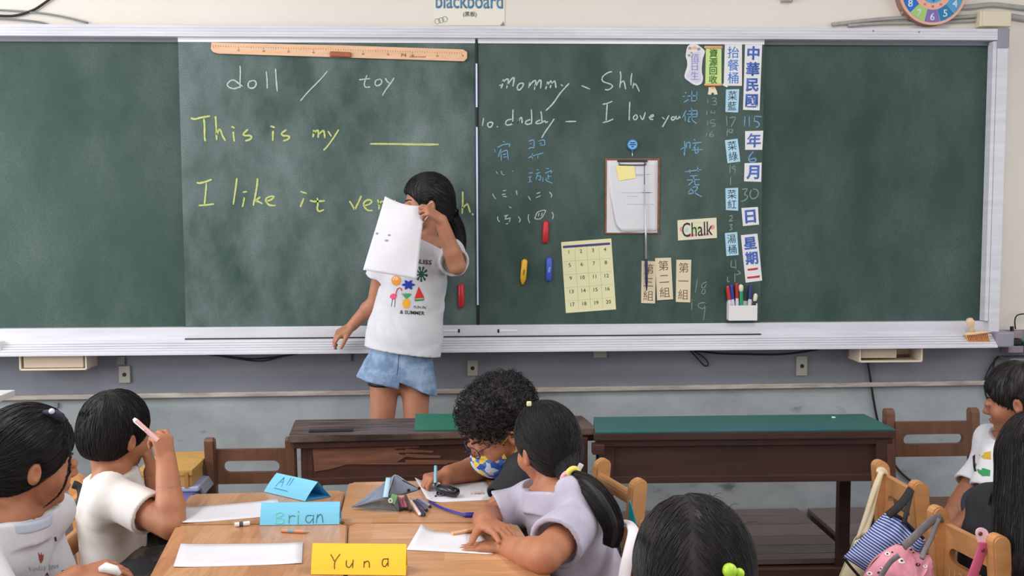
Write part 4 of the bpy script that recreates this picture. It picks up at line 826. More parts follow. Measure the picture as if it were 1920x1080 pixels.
def chair(label, x, y, rz, m, H=0.64, seat=0.30, W=0.27, post=(0.03, 0.042), board=(0.13, 0.085, 0.034), group=None, style='slot', carve=None, name='classroom_chair'):
    """faces local +y; back at local y=-0.15. (x,y) is the middle of the back"""
    t = thing(name, label, 'chair', (0, 0, 0), group)
    def part(nm, bm, mm=None, lab=None):
        return finish(nm, bm, mm or m, t, label=lab)
    pw, pd = post; hx = W / 2 - pw / 2
    for sg in (-1, 1):
        # side posts: flat planks, rounded at the top, leaning back a little
        bm = bmesh.new(); pr_ = []
        zt_ = H - pd / 2
        pts = [(-pd / 2, 0), (pd / 2, 0), (pd / 2, zt_)] + [(pd / 2 * math.cos(a), zt_ + pd / 2 * math.sin(a)) for a in [math.pi * i / 8 for i in range(1, 8)]] + [(-pd / 2, zt_)]
        prism(bm, [(sg * hx - pw / 2, yy, zz) for yy, zz in pts], (1, 0, 0), pw)
        bmesh.ops.bevel(bm, geom=[e for e in bm.edges if abs((e.verts[0].co - e.verts[1].co).x) < 1e-4], offset=0.004, segments=2, affect='EDGES')
        for v in bm.verts: v.co.y += -0.06 * max(0, (v.co.z - seat) / (H - seat))
        part('back_post', bm)
        bm = bmesh.new(); box(bm, (sg * hx, 0.27, seat / 2 - 0.01), (pw, 0.036, seat - 0.02), bev=0.003); part('front_leg', bm)
        for zz in (0.1, seat - 0.035): bm = bmesh.new(); box(bm, (sg * hx, 0.13, zz), (0.018, 0.26, 0.03), bev=0.003); part('side_rail', bm)
    bw, bh, slot_h = board[0], board[1], board[2]
    zc = H - 0.045 - bh / 2; lean = -0.06 * (zc - seat) / (H - seat)
    if style == 'slot':
        bm = slot_board(W - 2 * pw + 0.006, bh, 0.018, (W - 2 * pw) * 0.8, slot_h)
        bmesh.ops.translate(bm, verts=bm.verts, vec=(0, lean, zc)); bb = part('backrest', bm)
        if carve: lettering(carve, (0, lean - 0.0095, zc - bh / 2 + (bh - slot_h) / 4), (bh - slot_h) * 0.42, mat('carved_wood', (226, 178, 116), 0.6), t, Vector((1, 0, 0)), Vector((0, 0, 1)), name='carving')
    else:
        bm = bmesh.new(); tube(bm, [(-W / 2 + pw, lean, H - 0.06), (W / 2 - pw, lean, H - 0.06)], (0.013, 0.022), 14, flat=(0, 1, 0)); part('top_rail', bm)
        bm = bmesh.new(); box(bm, (0, lean * 0.5, H - 0.16), (W - 2 * pw + 0.004, 0.016, 0.045), bev=0.006); part('lower_rail', bm)
    bm = bmesh.new(); box(bm, (0, 0.13, seat - 0.009), (W + 0.01, 0.30, 0.018), bev=0.005); part('seat', bm)
    bm = bmesh.new(); box(bm, (0, 0.27, seat - 0.035), (W - pw, 0.016, 0.034), bev=0.003); part('front_rail', bm)
    t.location = (x, y, 0); t.rotation_euler = (0, 0, rz)
    return t
M_dchair = wood('dark_chair_wood', (92, 60, 45), (114, 78, 60), 6, (5, 1, 1), 0.42)
def pxX(px, Y): return P(px, 400, Y).x
wL = pxX(549, 3.42) - pxX(377, 3.42)
chair('dark brown wooden chair with slotted back left of the splintered desk', (pxX(549, 3.42) + pxX(377, 3.42)) / 2, 3.45, 0, M_dchair, H=P(400, 819, 3.40).z, seat=0.32, W=wL, post=(0.034, 0.034), board=(0, 0.118, 0.04), group='dark wooden chairs by the old desks', name='classroom_chair')
wR = pxX(1841, 3.52) - pxX(1662, 3.52)
chair('dark brown wooden chair with slotted back right of the long green mat', (pxX(1841, 3.52) + pxX(1662, 3.52)) / 2 + 0.004, 3.455, math.pi, M_dchair, H=P(1750, 766, 3.50).z, seat=0.36, W=wR, post=(0.036, 0.034), board=(0, 0.125, 0.036), group='dark wooden chairs by the old desks')
M_ochair = wood('orange_chair_wood', (192, 134, 84), (208, 154, 102), 5, (1, 1, 5), 0.33)
HP = math.pi / 2
def ochair(label, far, near, face, H, **k):
    cx, cy_ = (far[0] + near[0]) / 2, (far[1] + near[1]) / 2
    d = Vector((near[0] - far[0], near[1] - far[1])); W_ = d.length + 0.034
    # facing +x: local x axis = far -> (world -y)
    a = math.atan2(d.y, d.x) if face > 0 else math.atan2(-d.y, -d.x)
    off = 0.055
    cx += -0 + (off if face > 0 else -off)
    return chair(label, cx, cy_, a, M_ochair, H=H, W=W_, post=(0.034, 0.048), group='orange wooden classroom chairs', **k)
chairA = ochair('orange wooden chair hung with the cream and striped bags', (1.258, 3.0), (1.268, 2.76), 1, 0.615, board=(0, 0.14, 0.036), carve='112')
chairB = ochair('orange wooden chair with carved 113 on the lower back rail', (1.218, 2.54), (1.252, 2.305), 1, 0.61, board=(0, 0.145, 0.04), carve='113 學年')
chairC = ochair('orange wooden chair with round top rail behind the curly-haired boy', (0.412, 3.04), (0.482, 2.80), -1, 0.617, style='round')
chairD = ochair('orange wooden chair of the boy holding up a pink pen', (-1.10, 2.86), (-1.10, 2.62), 1, 0.64, board=(0, 0.15, 0.04))
chairE = ochair('orange wooden chair of the girl in the lilac shirt', (0.435, 2.42), (0.44, 2.18), -1, 0.62, style='round')

# student tables
ZT = 0.60
M_tleg = mat('table_leg_wood', (176, 118, 74), 0.45, (160, 104, 62), 6)
def student_table(label, q, m):
    c = sum((Vector((x, y, 0)) for x, y in q), Vector()) / 4
    t = thing('student_table', label, 'table', (c.x, c.y, 0), 'four wooden student tables pushed together')
    bm = bmesh.new(); prism(bm, [(x, y, ZT) for x, y in q], (0, 0, -1), 0.02)
    bmesh.ops.bevel(bm, geom=[e for e in bm.edges if abs((e.verts[0].co - e.verts[1].co).z) > 0.01], offset=0.012, segments=3, affect='EDGES')
    bmesh.ops.bevel(bm, geom=[e for e in bm.edges if e.verts[0].co.z > ZT - 1e-4 and e.verts[1].co.z > ZT - 1e-4], offset=0.003, segments=2, affect='EDGES')
    finish('tabletop', bm, m, t)
    ins = [(c + (Vector((x, y, 0)) - c) * 0.80) for x, y in q]
    for p in ins: finish('leg', B((p.x, p.y, 0.29), (0.034, 0.034, 0.58), bev=0.003), M_tleg, t)
    for i in range(4):
        a, b = ins[i], ins[(i + 1) % 4]; d = b - a
        finish('apron', B(((a.x + b.x) / 2, (a.y + b.y) / 2, 0.535), (d.length - 0.034, 0.016, 0.08), rotz(math.atan2(d.y, d.x))), M_tleg, t)
    return t
student_table('wooden student table under the blue name cards', [(-0.742, 2.503), (-0.331, 2.498), (-0.345, 2.80), (-0.768, 2.785)], M_table)
student_table('wooden student table under the grey pencil case', [(-0.326, 2.497), (0.118, 2.478), (0.075, 2.895), (-0.345, 2.885)], M_tableg)
student_table('wooden student table with a blank paper strip and the yellow name card', [(-0.655, 1.93), (-0.246, 1.93), (-0.303, 2.494), (-0.727, 2.499)], M_table)
student_table('wooden student table under the folded arms of the girl in lilac', [(-0.242, 1.93), (0.20, 1.93), (0.12, 2.472), (-0.299, 2.492)], M_tableg)

# things on the tables
def curled(name, label, q, m=None, lift=0.006, nu=14, nv=6, cat='paper', group=None, fn=None, z=None):
    """paper quad from pixel corners tl,tr,br,bl on the table, edges lifting a little"""
    z = z or ZT + 0.001
    A, B_, C_, D = [Z(x, y, z) for x, y in q]
    bm = bmesh.new()
    def f(u, v):
        p = A.lerp(B_, u).lerp(D.lerp(C_, u), v); p = p.copy(); p.z = z + (fn(u, v) if fn else lift * ((2 * u - 1) ** 4) * 0.6)
        return p
    grid(bm, f, nu, nv); solid(bm, 0.0006); 
    return solo(name, bm, m or M_paper, label, cat, group, smooth=True)
curled('paper_strip', 'blank white paper strip behind the blue name card', [(340, 953), (520, 937), (530, 966), (342, 982)], lift=0.006, group='white sheets on the tables')
curled('paper_strip', 'blank white paper strip left of the yellow card', [(339, 1021), (568, 1018), (566, 1057), (325, 1064)], lift=0.004, group='white sheets on the tables')
curled('paper_sheet', 'white sheet under the writing hand of the curly-haired boy', [(778, 903), (912, 901), (935, 936), (800, 943)], fn=lambda u, v: 0.012 * max(0, 1 - 5 * u) ** 2, group='white sheets on the tables')
curled('paper_sheet', 'white sheet under the folded arms of the girl in lilac', [(790, 995), (905, 1003), (925, 1040), (762, 1031)], fn=lambda u, v: 0.016 * max(0, 1 - 4 * u) ** 2 * (1 - v), group='white sheets on the tables')
M_cyan = mat('light_blue_card', (120, 200, 234), 0.6); M_cyan2 = mat('blue_card', (70, 168, 218), 0.6); M_yel = mat('yellow_card', (244, 196, 44), 0.6)
def tent(name, label, bl, br, back, h, m, m2=None, text=None, tm=None, open_=True):
    """bl, br: front base corners (world), back: vector to rear base edge, ridge height h"""
    t = thing(name, label, 'name card', tuple((bl + br) / 2))
    up = Vector((0, 0, h)); rl_, rr_ = bl + back / 2 + up, br + back / 2 + up
    n1 = (br - bl).cross(rl_ - bl).normalized()
    bm = bmesh.new(); grid(bm, lambda u, v: bl.lerp(br, u).lerp(rl_.lerp(rr_, u), v) + n1 * 0.002 * math.sin(math.pi * v), 10, 4); solid(bm, 0.0007); finish('front_face', bm, m, t, smooth=False)
    bm = bmesh.new(); grid(bm, lambda u, v: (bl + back).lerp(br + back, u).lerp(rl_.lerp(rr_, u), v), 10, 4); solid(bm, 0.0007); finish('back_face', bm, m2 or m, t)
    bm = bmesh.new(); grid(bm, lambda u, v: bl.lerp(br, u).lerp((bl + back).lerp(br + back, u), v) + Vector((0, 0, 0.0012)), 6, 2); solid(bm, 0.0007); finish('base_flap', bm, m2 or m, t)
    return t, bl, br, rl_, rr_, n1
# handwriting as pen strokes on a card plane
def pen_strokes(par, lines, fn, m, w=0.0022, name='handwriting'):
    bm = bmesh.new()
    for li in lines:
        pts = smooth_path([fn(x, y) for x, y in li], 4) if len(li) > 2 else [fn(*li[0]), fn(*li[1])]
        tube(bm, pts, w / 2, 5)
    return finish(name, bm, m, par)
bl = Z(583, 1077, ZT + 0.001); br = Z(761, 1079, ZT + 0.001)
t, bl, br, rl_, rr_, n1 = tent('name_card', 'yellow folded name card standing nearest on the tables', bl, br, Vector((0.0, 0.062, 0)), 0.058, M_yel)
def cardfn(bl, br, rl_, rr_, n1, px0, px1, py0, py1):
    def f(x, y):
        u = (x - px0) / (px1 - px0); v = (py1 - y) / (py1 - py0); return bl.lerp(br, u).lerp(rl_.lerp(rr_, u), v) + n1 * (0.002 * math.sin(math.pi * v) + 0.0008)
    return f
g_ = cardfn(bl, br, rl_, rr_, n1, 670, 1203, 905, 1078)
if n1.y > 0: pass
sgn = -1 if n1.y > 0 else 1
def gf(x, y): return g_(x, y) + (n1 * -0.002 if n1.y > 0 else Vector())
M_pencil = mat('pencil_ink', (74, 60, 40), 0.7)
YUNA = [[(778, 968), (800, 1005)], [(830, 965), (803, 1008), (802, 1048)], [(868, 1000), (868, 1028), (885, 1038), (902, 1015)], [(905, 996), (904, 1040)], [(968, 1003), (967, 1038)], [(967, 1015), (985, 1002), (996, 1012), (998, 1038)], [(1100, 990), (1075, 992), (1070, 1020), (1085, 1032), (1100, 1010)], [(1102, 985), (1103, 1030)]]
pen_strokes(t, YUNA, gf, M_pencil)
bl = Z(487, 985, ZT + 0.001); br = Z(636, 983, ZT + 0.001)
t, bl, br, rl_, rr_, n1 = tent('name_card', 'light blue folded name card with coloured letters facing the front', bl, br, Vector((0.0, 0.05, 0)), 0.05, M_cyan)
g2 = cardfn(bl, br, rl_, rr_, n1, 380, 830, 672, 798)
def gf2(x, y): return g2(x, y) + (n1 * -0.002 if n1.y > 0 else Vector())
BR_ = [([[(470, 735), (470, 790)], [(470, 735), (500, 728), (508, 745), (472, 758)], [(472, 758), (512, 765), (510, 788), (472, 790)]], mat('mint_ink', (110, 214, 196), 0.7)), ([[(545, 745), (545, 790)], [(545, 762), (560, 748), (580, 752)], [(596, 745), (597, 795)], [(593, 725), (600, 730)]], mat('green_ink', (70, 150, 110), 0.7)), ([[(675, 748), (645, 750), (640, 775), (660, 788), (680, 765)], [(682, 745), (683, 792)], [(705, 742), (700, 790)], [(702, 765), (720, 742), (732, 755), (738, 788)]], mat('teal_ink', (56, 120, 130), 0.7))]
for L, m in BR_: pen_strokes(t, L, gf2, m, 0.0024)
bl = Z(495, 922, ZT + 0.001); br = Z(572, 940, ZT + 0.001); bk = Z(621, 931, ZT + 0.001) - br
t, bl, br, rl_, rr_, n1 = tent('name_card', 'light blue folded name card lying at an angle behind the others', bl, br, bk, 0.047, M_cyan, M_cyan2)
g3 = lambda x, y: bl.lerp(br, (x - 405) / 260).lerp(rl_.lerp(rr_, (x - 405) / 260), (630 - y) / 110) + n1 * 0.0026 * (1 if n1.y < 0 else -1)
pen_strokes(t, [[(455, 590), (468, 535)], [(468, 535), (490, 585)], [(462, 565), (485, 560)], [(508, 530), (512, 575)], [(525, 530), (528, 572)], [(455, 600), (540, 602)]], g3, mat('blue_pen', (60, 110, 170), 0.7), 0.0018)
def stick(name, label, cat, a, b, r, m, tip=None, seg=None, z=ZT, n=10):
    A = Z(*a, z + r); B_ = Z(*b, z + r); t = thing(name, label, cat, tuple((A + B_) / 2))
    finish('shaft', TB([A, B_], r, n), m, t)
    if tip: finish('tip', TB([B_, B_ + (B_ - A).normalized() * r * 3.2], [r, r * 0.25], n), tip, t)
    if seg: finish('grip', TB([A.lerp(B_, 0.3), A.lerp(B_, 0.55)], r * 1.08, n), seg, t)
    return t
stick('glue_stick', 'short white capped stick on the left table', 'stick', (440, 984), (468, 981), 0.0058, M_white, seg=mat('label_dark', (80, 78, 84), 0.5))
stick('crayon_stub', 'short orange and blue pencil stub before the blue name card', 'pencil', (528, 995), (570, 997), 0.0045, mat('stub_orange', (206, 140, 104), 0.5), tip=mat('stub_tip', (176, 150, 120), 0.6), seg=mat('stub_blue', (120, 150, 170), 0.5))
stick('wooden_pencil', 'plain wooden pencil behind the sheet of the girl in lilac', 'pencil', (848, 1001), (890, 993), 0.0052, wood('pencil_wood', (214, 160, 110), (226, 176, 128), 6))
# blue pen-brush lying across the far right table
A = [Z(x, y, ZT + 0.006) for x, y in [(805, 940), (830, 953), (865, 964), (880, 966)]]
t = thing('blue_cord_tag', 'dark blue flat strap with a thick tag end beside the pencil case', 'strap', tuple(A[2]))
M_navy = mat('royal_blue', (48, 44, 150), 0.45)
finish('strap', TB(smooth_path(A, 4), (0.0035, 0.002), 8), M_navy, t, smooth=True)
e0, e1 = Z(868, 966, ZT + 0.006), Z(893, 965, ZT + 0.006); finish('tag_end', TB([e0, e0.lerp(e1, 0.2), e0.lerp(e1, 0.8), e1], [0.003, 0.0065, 0.0065, 0.002], 10), M_navy, t, smooth=True)
# eraser crumbs / shavings heap on the boy's sheet
p = Z(897, 924, ZT + 0.003); bm = bmesh.new()
for k in range(38):
    q = p + Vector((rnd.gauss(0, 0.008), rnd.gauss(0, 0.005), abs(rnd.gauss(0, 0.0015)))); box(bm, q, (0.006, 0.0022, 0.0018), Matrix.Rotation(rnd.uniform(0, 3), 3, 'Z'))
solo('pencil_shavings', bm, mat('shavings', (206, 186, 176), 0.8), 'small heap of pencil shavings on the boy sheet', 'shavings', kind='stuff')
# black pencil sharpener / key fob on the sheet
fb = thing('key_fob', 'black rounded key fob with a keyring on the boy sheet', 'fob', tuple(Z(838, 926, ZT + 0.004)))
a = Z(820, 915, ZT + 0.016); b = Z(858, 924, ZT + 0.016)
finish('body', TB([a, a.lerp(b, 0.08), a.lerp(b, 0.5), a.lerp(b, 0.93), b], [(0.008, 0.006), (0.013, 0.012), (0.0155, 0.014), (0.015, 0.012), (0.009, 0.006)], 16, flat=(0, 1, 0)), mat('gloss_black', (22, 22, 26), 0.22), fb, smooth=True)
c = Z(819, 908, ZT + 0.022); finish('button', TB([c, c + Vector((0.0, -0.004, 0.002))], 0.005, 10), mat('fob_grey', (150, 152, 160), 0.3), fb)
c = Z(828, 928, ZT + 0.004); pts = [c + Vector((0.012 * math.cos(i * math.pi / 8), 0.008 * math.sin(i * math.pi / 8), 0)) for i in range(17)]
finish('keyring', TB(pts, 0.0013, 6), mat('ring_purple', (92, 56, 84), 0.3, metal=0.6), fb)
for q in ((820, 925), (817, 930)): c = Z(*q, ZT + 0.004); finish('charm', B(c, (0.006, 0.004, 0.005), bev=0.001), MATS['ring_purple'], fb)

# pencil case: soft grey pouch standing open towards the right
def K(x, y): return (640 + x / 8.31, 870 + y / 8.31)
M_pouch = mat('pouch_grey', (124, 134, 152), 0.75, (108, 116, 132), 14, 0.2, 120); M_pouchi = mat('pouch_inside', (96, 100, 110), 0.8, (120, 122, 130), 10)
pc = thing('pencil_case', 'open grey fabric pencil case with a pale blue stripe', 'pencil case', tuple(Z(*K(700, 700), ZT)))
Tt = Z(*K(165, 672), ZT + 0.008); Fb = Z(*K(900, 735), ZT + 0.004); Mt = P(*K(830, 175), Fb.y + 0.07); Rr = P(*K(1235, 400), Fb.y + 0.06); Bb = Z(*K(1150, 560), ZT + 0.004)
Ff = P(*K(700, 520), Fb.y + 0.0)
def patch(A, B_, C_, bulge, n=10):
    nrm = (B_ - A).cross(C_ - A).normalized(); bm = bmesh.new()
    def f(u, v):
        p = A.lerp(B_, v).lerp(A.lerp(C_, v), u) if False else A + (B_ - A) * (v * (1 - u)) + (C_ - A) * (v * u)
        return p + nrm * bulge * math.sin(math.pi * min(1, v)) * math.sin(math.pi * u)
    grid(bm, f, n, n); bmesh.ops.remove_doubles(bm, verts=bm.verts, dist=1e-5); return bm
bm = patch(Tt, Mt, Ff, 0.008); solid(bm, 0.0015); finish('side_panel', bm, M_pouch, pc, smooth=True)
bm = patch(Tt, Ff, Fb, 0.006); solid(bm, 0.0015); finish('side_panel', bm, mat('pouch_grey_green', (112, 120, 122), 0.7, (92, 102, 108), 20), pc, smooth=True)
bm = patch(Tt, Rr, Mt, 0.004); solid(bm, 0.0015); finish('rear_panel', bm, M_pouch, pc, smooth=True)
Gp = P(*K(868, 492), Fb.y + 0.004)
bm = patch(Ff, Gp, Fb, 0.003); solid(bm, 0.0015); finish('front_panel', bm, MATS['pouch_grey_green'], pc, smooth=True)
mid = Z(*K(980, 480), ZT + 0.03)
bm = patch(Mt + Vector((0.0, 0.006, -0.004)), mid, Rr, -0.004); solid(bm, 0.0012); finish('lining', bm, M_pouchi, pc, smooth=True)
bm = patch(Mt + Vector((0.0, 0.004, -0.004)), Ff + Vector((0.004, 0.01, 0)), mid, -0.004); solid(bm, 0.0012); finish('lining', bm, M_pouchi, pc, smooth=True)
finish('rim', TB(smooth_path([Ff, Ff.lerp(Mt, 0.5), Mt, Mt.lerp(Rr, 0.5), Rr], 4), 0.0016, 8), mat('rim_silver', (160, 168, 178), 0.4), pc, smooth=True)
finish('zip', TB([Mt.lerp(Rr, 0.3) + Vector((0.001, -0.003, 0)), Rr], 0.0013, 6), M_black, pc)
a, b = P(*K(735, 215), Mt.y - 0.008), P(*K(690, 520), Ff.y - 0.008); dv = Vector((0.0065, 0, 0))
bm = bmesh.new(); n_ = 8; grid(bm, lambda u, v: a.lerp(b, v) + dv * (u - 0.5) * 2 + Vector((0, -0.004 * math.sin(math.pi * v), 0)), 2, n_); solid(bm, 0.0012); finish('stripe_label', bm, mat('stripe_pale_blue', (170, 204, 228), 0.5), pc, smooth=True)
for q in ((1050, 408), (1215, 375)): c = P(*K(*q), Rr.y - 0.008); finish('snap', TB([c, c + Vector((0, -0.003, 0))], 0.004, 10), M_black, pc)
finish('side_tab', B(P(*K(812, 545), Fb.y - 0.006), (0.016, 0.004, 0.024), Matrix.Rotation(0.35, 3, 'Y'), 0.0015), mat('tab_green', (120, 176, 130), 0.6), pc)
c = P(*K(765, 572), Fb.y - 0.012); pts = [c + Vector((0.0045 * math.cos(i * math.pi / 6), 0, 0.005 * math.sin(i * math.pi / 6))) for i in range(13)]; finish('eyelet', TB(pts, 0.0015, 6), M_white, pc, label='white round eyelet')
for (x0, y0, x1, y1, col, nm) in ((870, 520, 930, 700, (90, 62, 66), 'dark red pen'), (900, 540, 960, 690, (178, 92, 110), 'pink pen'), (960, 540, 1010, 690, (186, 104, 120), 'rose pen'), (1000, 500, 1080, 720, (104, 74, 70), 'brown pen'), (1060, 540, 1220, 780, (228, 196, 184), 'pale pink pen'), (1130, 580, 1290, 790, (46, 50, 92), 'navy pen'), (1180, 560, 1330, 720, (92, 92, 130), 'grey blue pen'), (1240, 560, 1380, 660, (150, 152, 176), 'clear blue pen')):
    A_ = Z(*K(x0, y0), ZT + 0.014); B_ = Z(*K(x1, y1), ZT + 0.006); t = thing('pen', nm + ' spilling from the grey pencil case', 'pen', tuple(B_), 'pens spilling from the pencil case')
    finish('barrel', TB([A_, B_], 0.0045, 8), mat('pen_col_' + nm.replace(' ', '_'), col, 0.35), t); finish('end', TB([B_, B_ + (B_ - A_).normalized() * 0.006], [0.0045, 0.002], 8), M_black if 'pale' not in nm else M_white, t)

# storage box stack behind the left table
bx0 = P(254, 930, 3.3); 
a = P(252, 953, 3.25); b = P(369, 915, 3.25); 
bin_ = thing('storage_bin', 'lavender plastic bin under the cardboard box by the left chair', 'bin', ((a.x + b.x) / 2, 3.38, 0))
M_lav = mat('lavender_plastic', (128, 134, 196), 0.4)
zb_ = P(300, 922, 3.25).z
bm = bmesh.new(); r = box(bm, ((a.x + b.x) / 2, 3.39, zb_ / 2), (b.x - a.x - 0.01, 0.26, zb_), bev=0.012); finish('tub', bm, M_lav, bin_)
bm = bmesh.new(); box(bm, ((a.x + b.x) / 2, 3.39, zb_ + 0.006), (b.x - a.x + 0.012, 0.28, 0.016), bev=0.005); finish('lid', bm, mat('lid_lavender', (170, 176, 214), 0.35), bin_)
bm = bmesh.new(); box(bm, (b.x + 0.006, 3.36, zb_ - 0.004), (0.014, 0.16, 0.035), Matrix.Rotation(-0.5, 3, 'Y'), 0.004); finish('side_clip', bm, mat('clip_grey', (140, 148, 160), 0.4), bin_)
a2 = P(256, 914, 3.24); b2 = P(356, 872, 3.24)
cbx = thing('cardboard_box', 'tan cardboard box on the lavender bin', 'box', ((a2.x + b2.x) / 2, 3.38, zb_ + 0.015))
M_cb = mat('cardboard', (196, 152, 84), 0.75, (182, 138, 72), 12); hb = 0.048
finish('body', B(((a2.x + b2.x) / 2, 3.38, zb_ + 0.015 + hb / 2), (b2.x - a2.x, 0.25, hb), bev=0.002), M_cb, cbx)
finish('lid', B(((a2.x + b2.x) / 2, 3.38, zb_ + 0.015 + hb - 0.003), (b2.x - a2.x + 0.008, 0.258, 0.02), bev=0.003), M_cb, cbx)
finish('tape', B((b2.x - 0.015, 3.249, zb_ + 0.015 + hb * 0.45), (0.012, 0.002, 0.05)), mat('tape', (170, 122, 66), 0.4), cbx)
# white table corner at the left edge
q = [P(-160, 800, 2.75), ]
zc_ = 0.86
bm = bmesh.new(); A_ = P(-26, 752, 3.6); box(bm, (A_.x - 0.2, 3.62, A_.z - 0.012), (0.4, 0.42, 0.024), bev=0.004)
t = thing('side_cabinet', 'white-topped cabinet corner at the left edge', 'cabinet', (A_.x - 0.2, 3.62, 0)); finish('top', bm, M_white, t)
finish('carcass', B((A_.x - 0.24, 3.64, (A_.z - 0.024) / 2), (0.3, 0.36, A_.z - 0.024)), M_pipe, t)

# ------------------------------------------------------------------ bags on the chairs
def gridUV(bm, fn, nu, nv):
    uvl = bm.loops.layers.uv.verify(); vs = [[bm.verts.new(fn(i / nu, j / nv)) for j in range(nv + 1)] for i in range(nu + 1)]
    for i in range(nu):
        for j in range(nv):
            f = bm.faces.new((vs[i][j], vs[i + 1][j], vs[i + 1][j + 1], vs[i][j + 1]))
            for lp, (a, b) in zip(f.loops, ((i, j), (i + 1, j), (i + 1, j + 1), (i, j + 1))): lp[uvl].uv = (a / nu, b / nv)
def stripe_mat(name, c1, c2, n_str, frac=0.4):
    m = bpy.data.materials.new(name); m.use_nodes = True; n, l = nt(m); b = n['Principled BSDF']; b.inputs['Roughness'].default_value = 0.8
    uv = n.new('ShaderNodeUVMap'); sx = n.new('ShaderNodeSeparateXYZ'); l.new(uv.outputs[0], sx.inputs[0])
    mu = n.new('ShaderNodeMath'); mu.operation = 'MULTIPLY'; mu.inputs[1].default_value = n_str; l.new(sx.outputs[1], mu.inputs[0])
    fr = n.new('ShaderNodeMath'); fr.operation = 'FRACT'; l.new(mu.outputs[0], fr.inputs[0]); gt = n.new('ShaderNodeMath'); gt.operation = 'LESS_THAN'; gt.inputs[1].default_value = frac; l.new(fr.outputs[0], gt.inputs[0])
    mx = n.new('ShaderNodeMix'); mx.data_type = 'RGBA'; mx.inputs[6].default_value = (*lin(c1), 1); mx.inputs[7].default_value = (*lin(c2), 1); l.new(gt.outputs[0], mx.inputs[0]); l.new(mx.outputs[2], b.inputs['Base Color'])
    return m
def V(x, y): return (1570 + x / 4.5, 840 + y / 4.5)
YBG = 2.72
def pq(x, y, Y=YBG): return P(*V(x, y), Y)
# cream bag behind: strap over the far post, wide body low
M_creamc = mat('cream_cloth', (226, 212, 182), 0.85, (212, 196, 164), 8, 0.3, 60)
cbg = thing('tote_bag', 'cream cloth bag hanging from the far post of the orange chair', 'bag', tuple(pq(80, 1200, 2.9)))
L_ = [(350, 190), (300, 330), (240, 520), (150, 780)]; R2 = [(395, 200), (345, 360), (300, 560), (265, 700)]
bm = bmesh.new()
def strapf(u, v):
    k = v * 3; i = min(2, int(k)); f = k - i
    a = pq(*L_[i], 2.93 - 0.05 * v).lerp(pq(*L_[i + 1], 2.93 - 0.05 * v), f); b = pq(*R2[i], 2.93 - 0.05 * v).lerp(pq(*R2[i + 1], 2.93 - 0.05 * v), f)
    return a.lerp(b, u) + Vector((0, -0.006 * math.sin(u * math.pi) + 0.003 * math.sin(u * 9 + v * 4), 0))
grid(bm, strapf, 8, 16); solid(bm, 0.002); finish('strap', bm, M_creamc, cbg, smooth=True)
finish('strap_fold', TB(smooth_path([pq(352, 215, 2.95), pq(362, 192, 2.96), pq(400, 195, 2.98), pq(432, 240, 3.01)], 4), (0.006, 0.012), 8, flat=(0, 1, 0)), M_creamc, cbg, smooth=True)
bm = bmesh.new()
def bagf(u, v):
    a = pq(150, 780, 2.86).lerp(pq(-60, 1300, 2.86), v); b = pq(265, 700, 2.86).lerp(pq(420, 1300, 2.86), v)
    return a.lerp(b, u) + Vector((0, -0.035 * math.sin(math.pi * u) * math.sin(math.pi * min(1, v + 0.1)), 0))
grid(bm, bagf, 10, 14); solid(bm, 0.002); finish('body', bm, M_creamc, cbg, smooth=True)
bm = bmesh.new(); grid(bm, lambda u, v: bagf(u, v) + Vector((0, 0.01 + 0.07 * math.sin(math.pi * u) * math.sin(math.pi * min(1, v + 0.1)), 0)), 10, 14); solid(bm, 0.002); finish('body_back', bm, M_creamc, cbg, smooth=True)
# striped tote
sb = thing('tote_bag', 'blue and white striped tote with black handles on the orange chair', 'bag', tuple(pq(300, 1180)))
M_str = stripe_mat('blue_white_stripes', (58, 78, 158), (206, 212, 232), 22, 0.42)
c00, c10, c11, c01 = (400, 550), (745, 740), (560, 1250), (50, 920)   # tl, tr, br, bl
def sbf(side):
    def f(u, v):
        tl, tr, br_, bl_ = pq(*c00), pq(*c10, 2.70), pq(*c11, 2.68), pq(*c01)
        p = tl.lerp(tr, u).lerp(bl_.lerp(br_, u), v)
        puff = 0.045 * math.sin(math.pi * u) ** 0.6 * math.sin(math.pi * min(1, 0.12 + v * 0.88)) ** 0.7
        fold = 0.005 * math.sin(u * 13 + v * 3) * (1 - v) + 0.003 * math.sin(v * 11 + u * 5)
        return p + Vector((-0.3 * puff * side, -puff * side, 0)) + Vector((0, fold * side, 0.012 * math.sin(u * 5) * (1 - v)))
    return f
for nm, side in (('front_cloth', 1), ('rear_cloth', -1)):
    bm = bmesh.new(); gridUV(bm, sbf(side), 26, 22); finish(nm, bm, M_str, sb, smooth=True)
e = [sbf(1)(k / 8, 1.0) + Vector((0, -0.004, 0)) for k in range(9)]
finish('bottom_trim', TB(smooth_path([pq(*c01)] + [pq(120, 1010), pq(190, 1090), pq(270, 1180)], 4), (0.004, 0.009), 8, flat=(1, 0, 0)), M_black, sb, smooth=True)
M_strap = mat('black_webbing', (30, 28, 32), 0.7)
def ribbon(par, pts, w, m, nm='handle', Y=YBG, nrm=(0, -1, 0), t=0.002, wdir=None):
    q = smooth_path([pq(x, y, Y if len(p_) < 1 else p_[0]) for x, y, *p_ in pts], 5)
    bm = bmesh.new(); tube(bm, q, (w / 2, t), 8, flat=wdir or (1, 0, 0)); return finish(nm, bm, m, par, smooth=True)
ribbon(sb, [(425, 570, 2.67), (500, 510, 2.68), (570, 430, 2.70), (625, 345, 2.72)], 0.022, M_strap, t=0.0025)
ribbon(sb, [(560, 640, 2.66), (580, 560, 2.67), (605, 450, 2.70), (628, 350, 2.72)], 0.014, M_strap, t=0.0025)
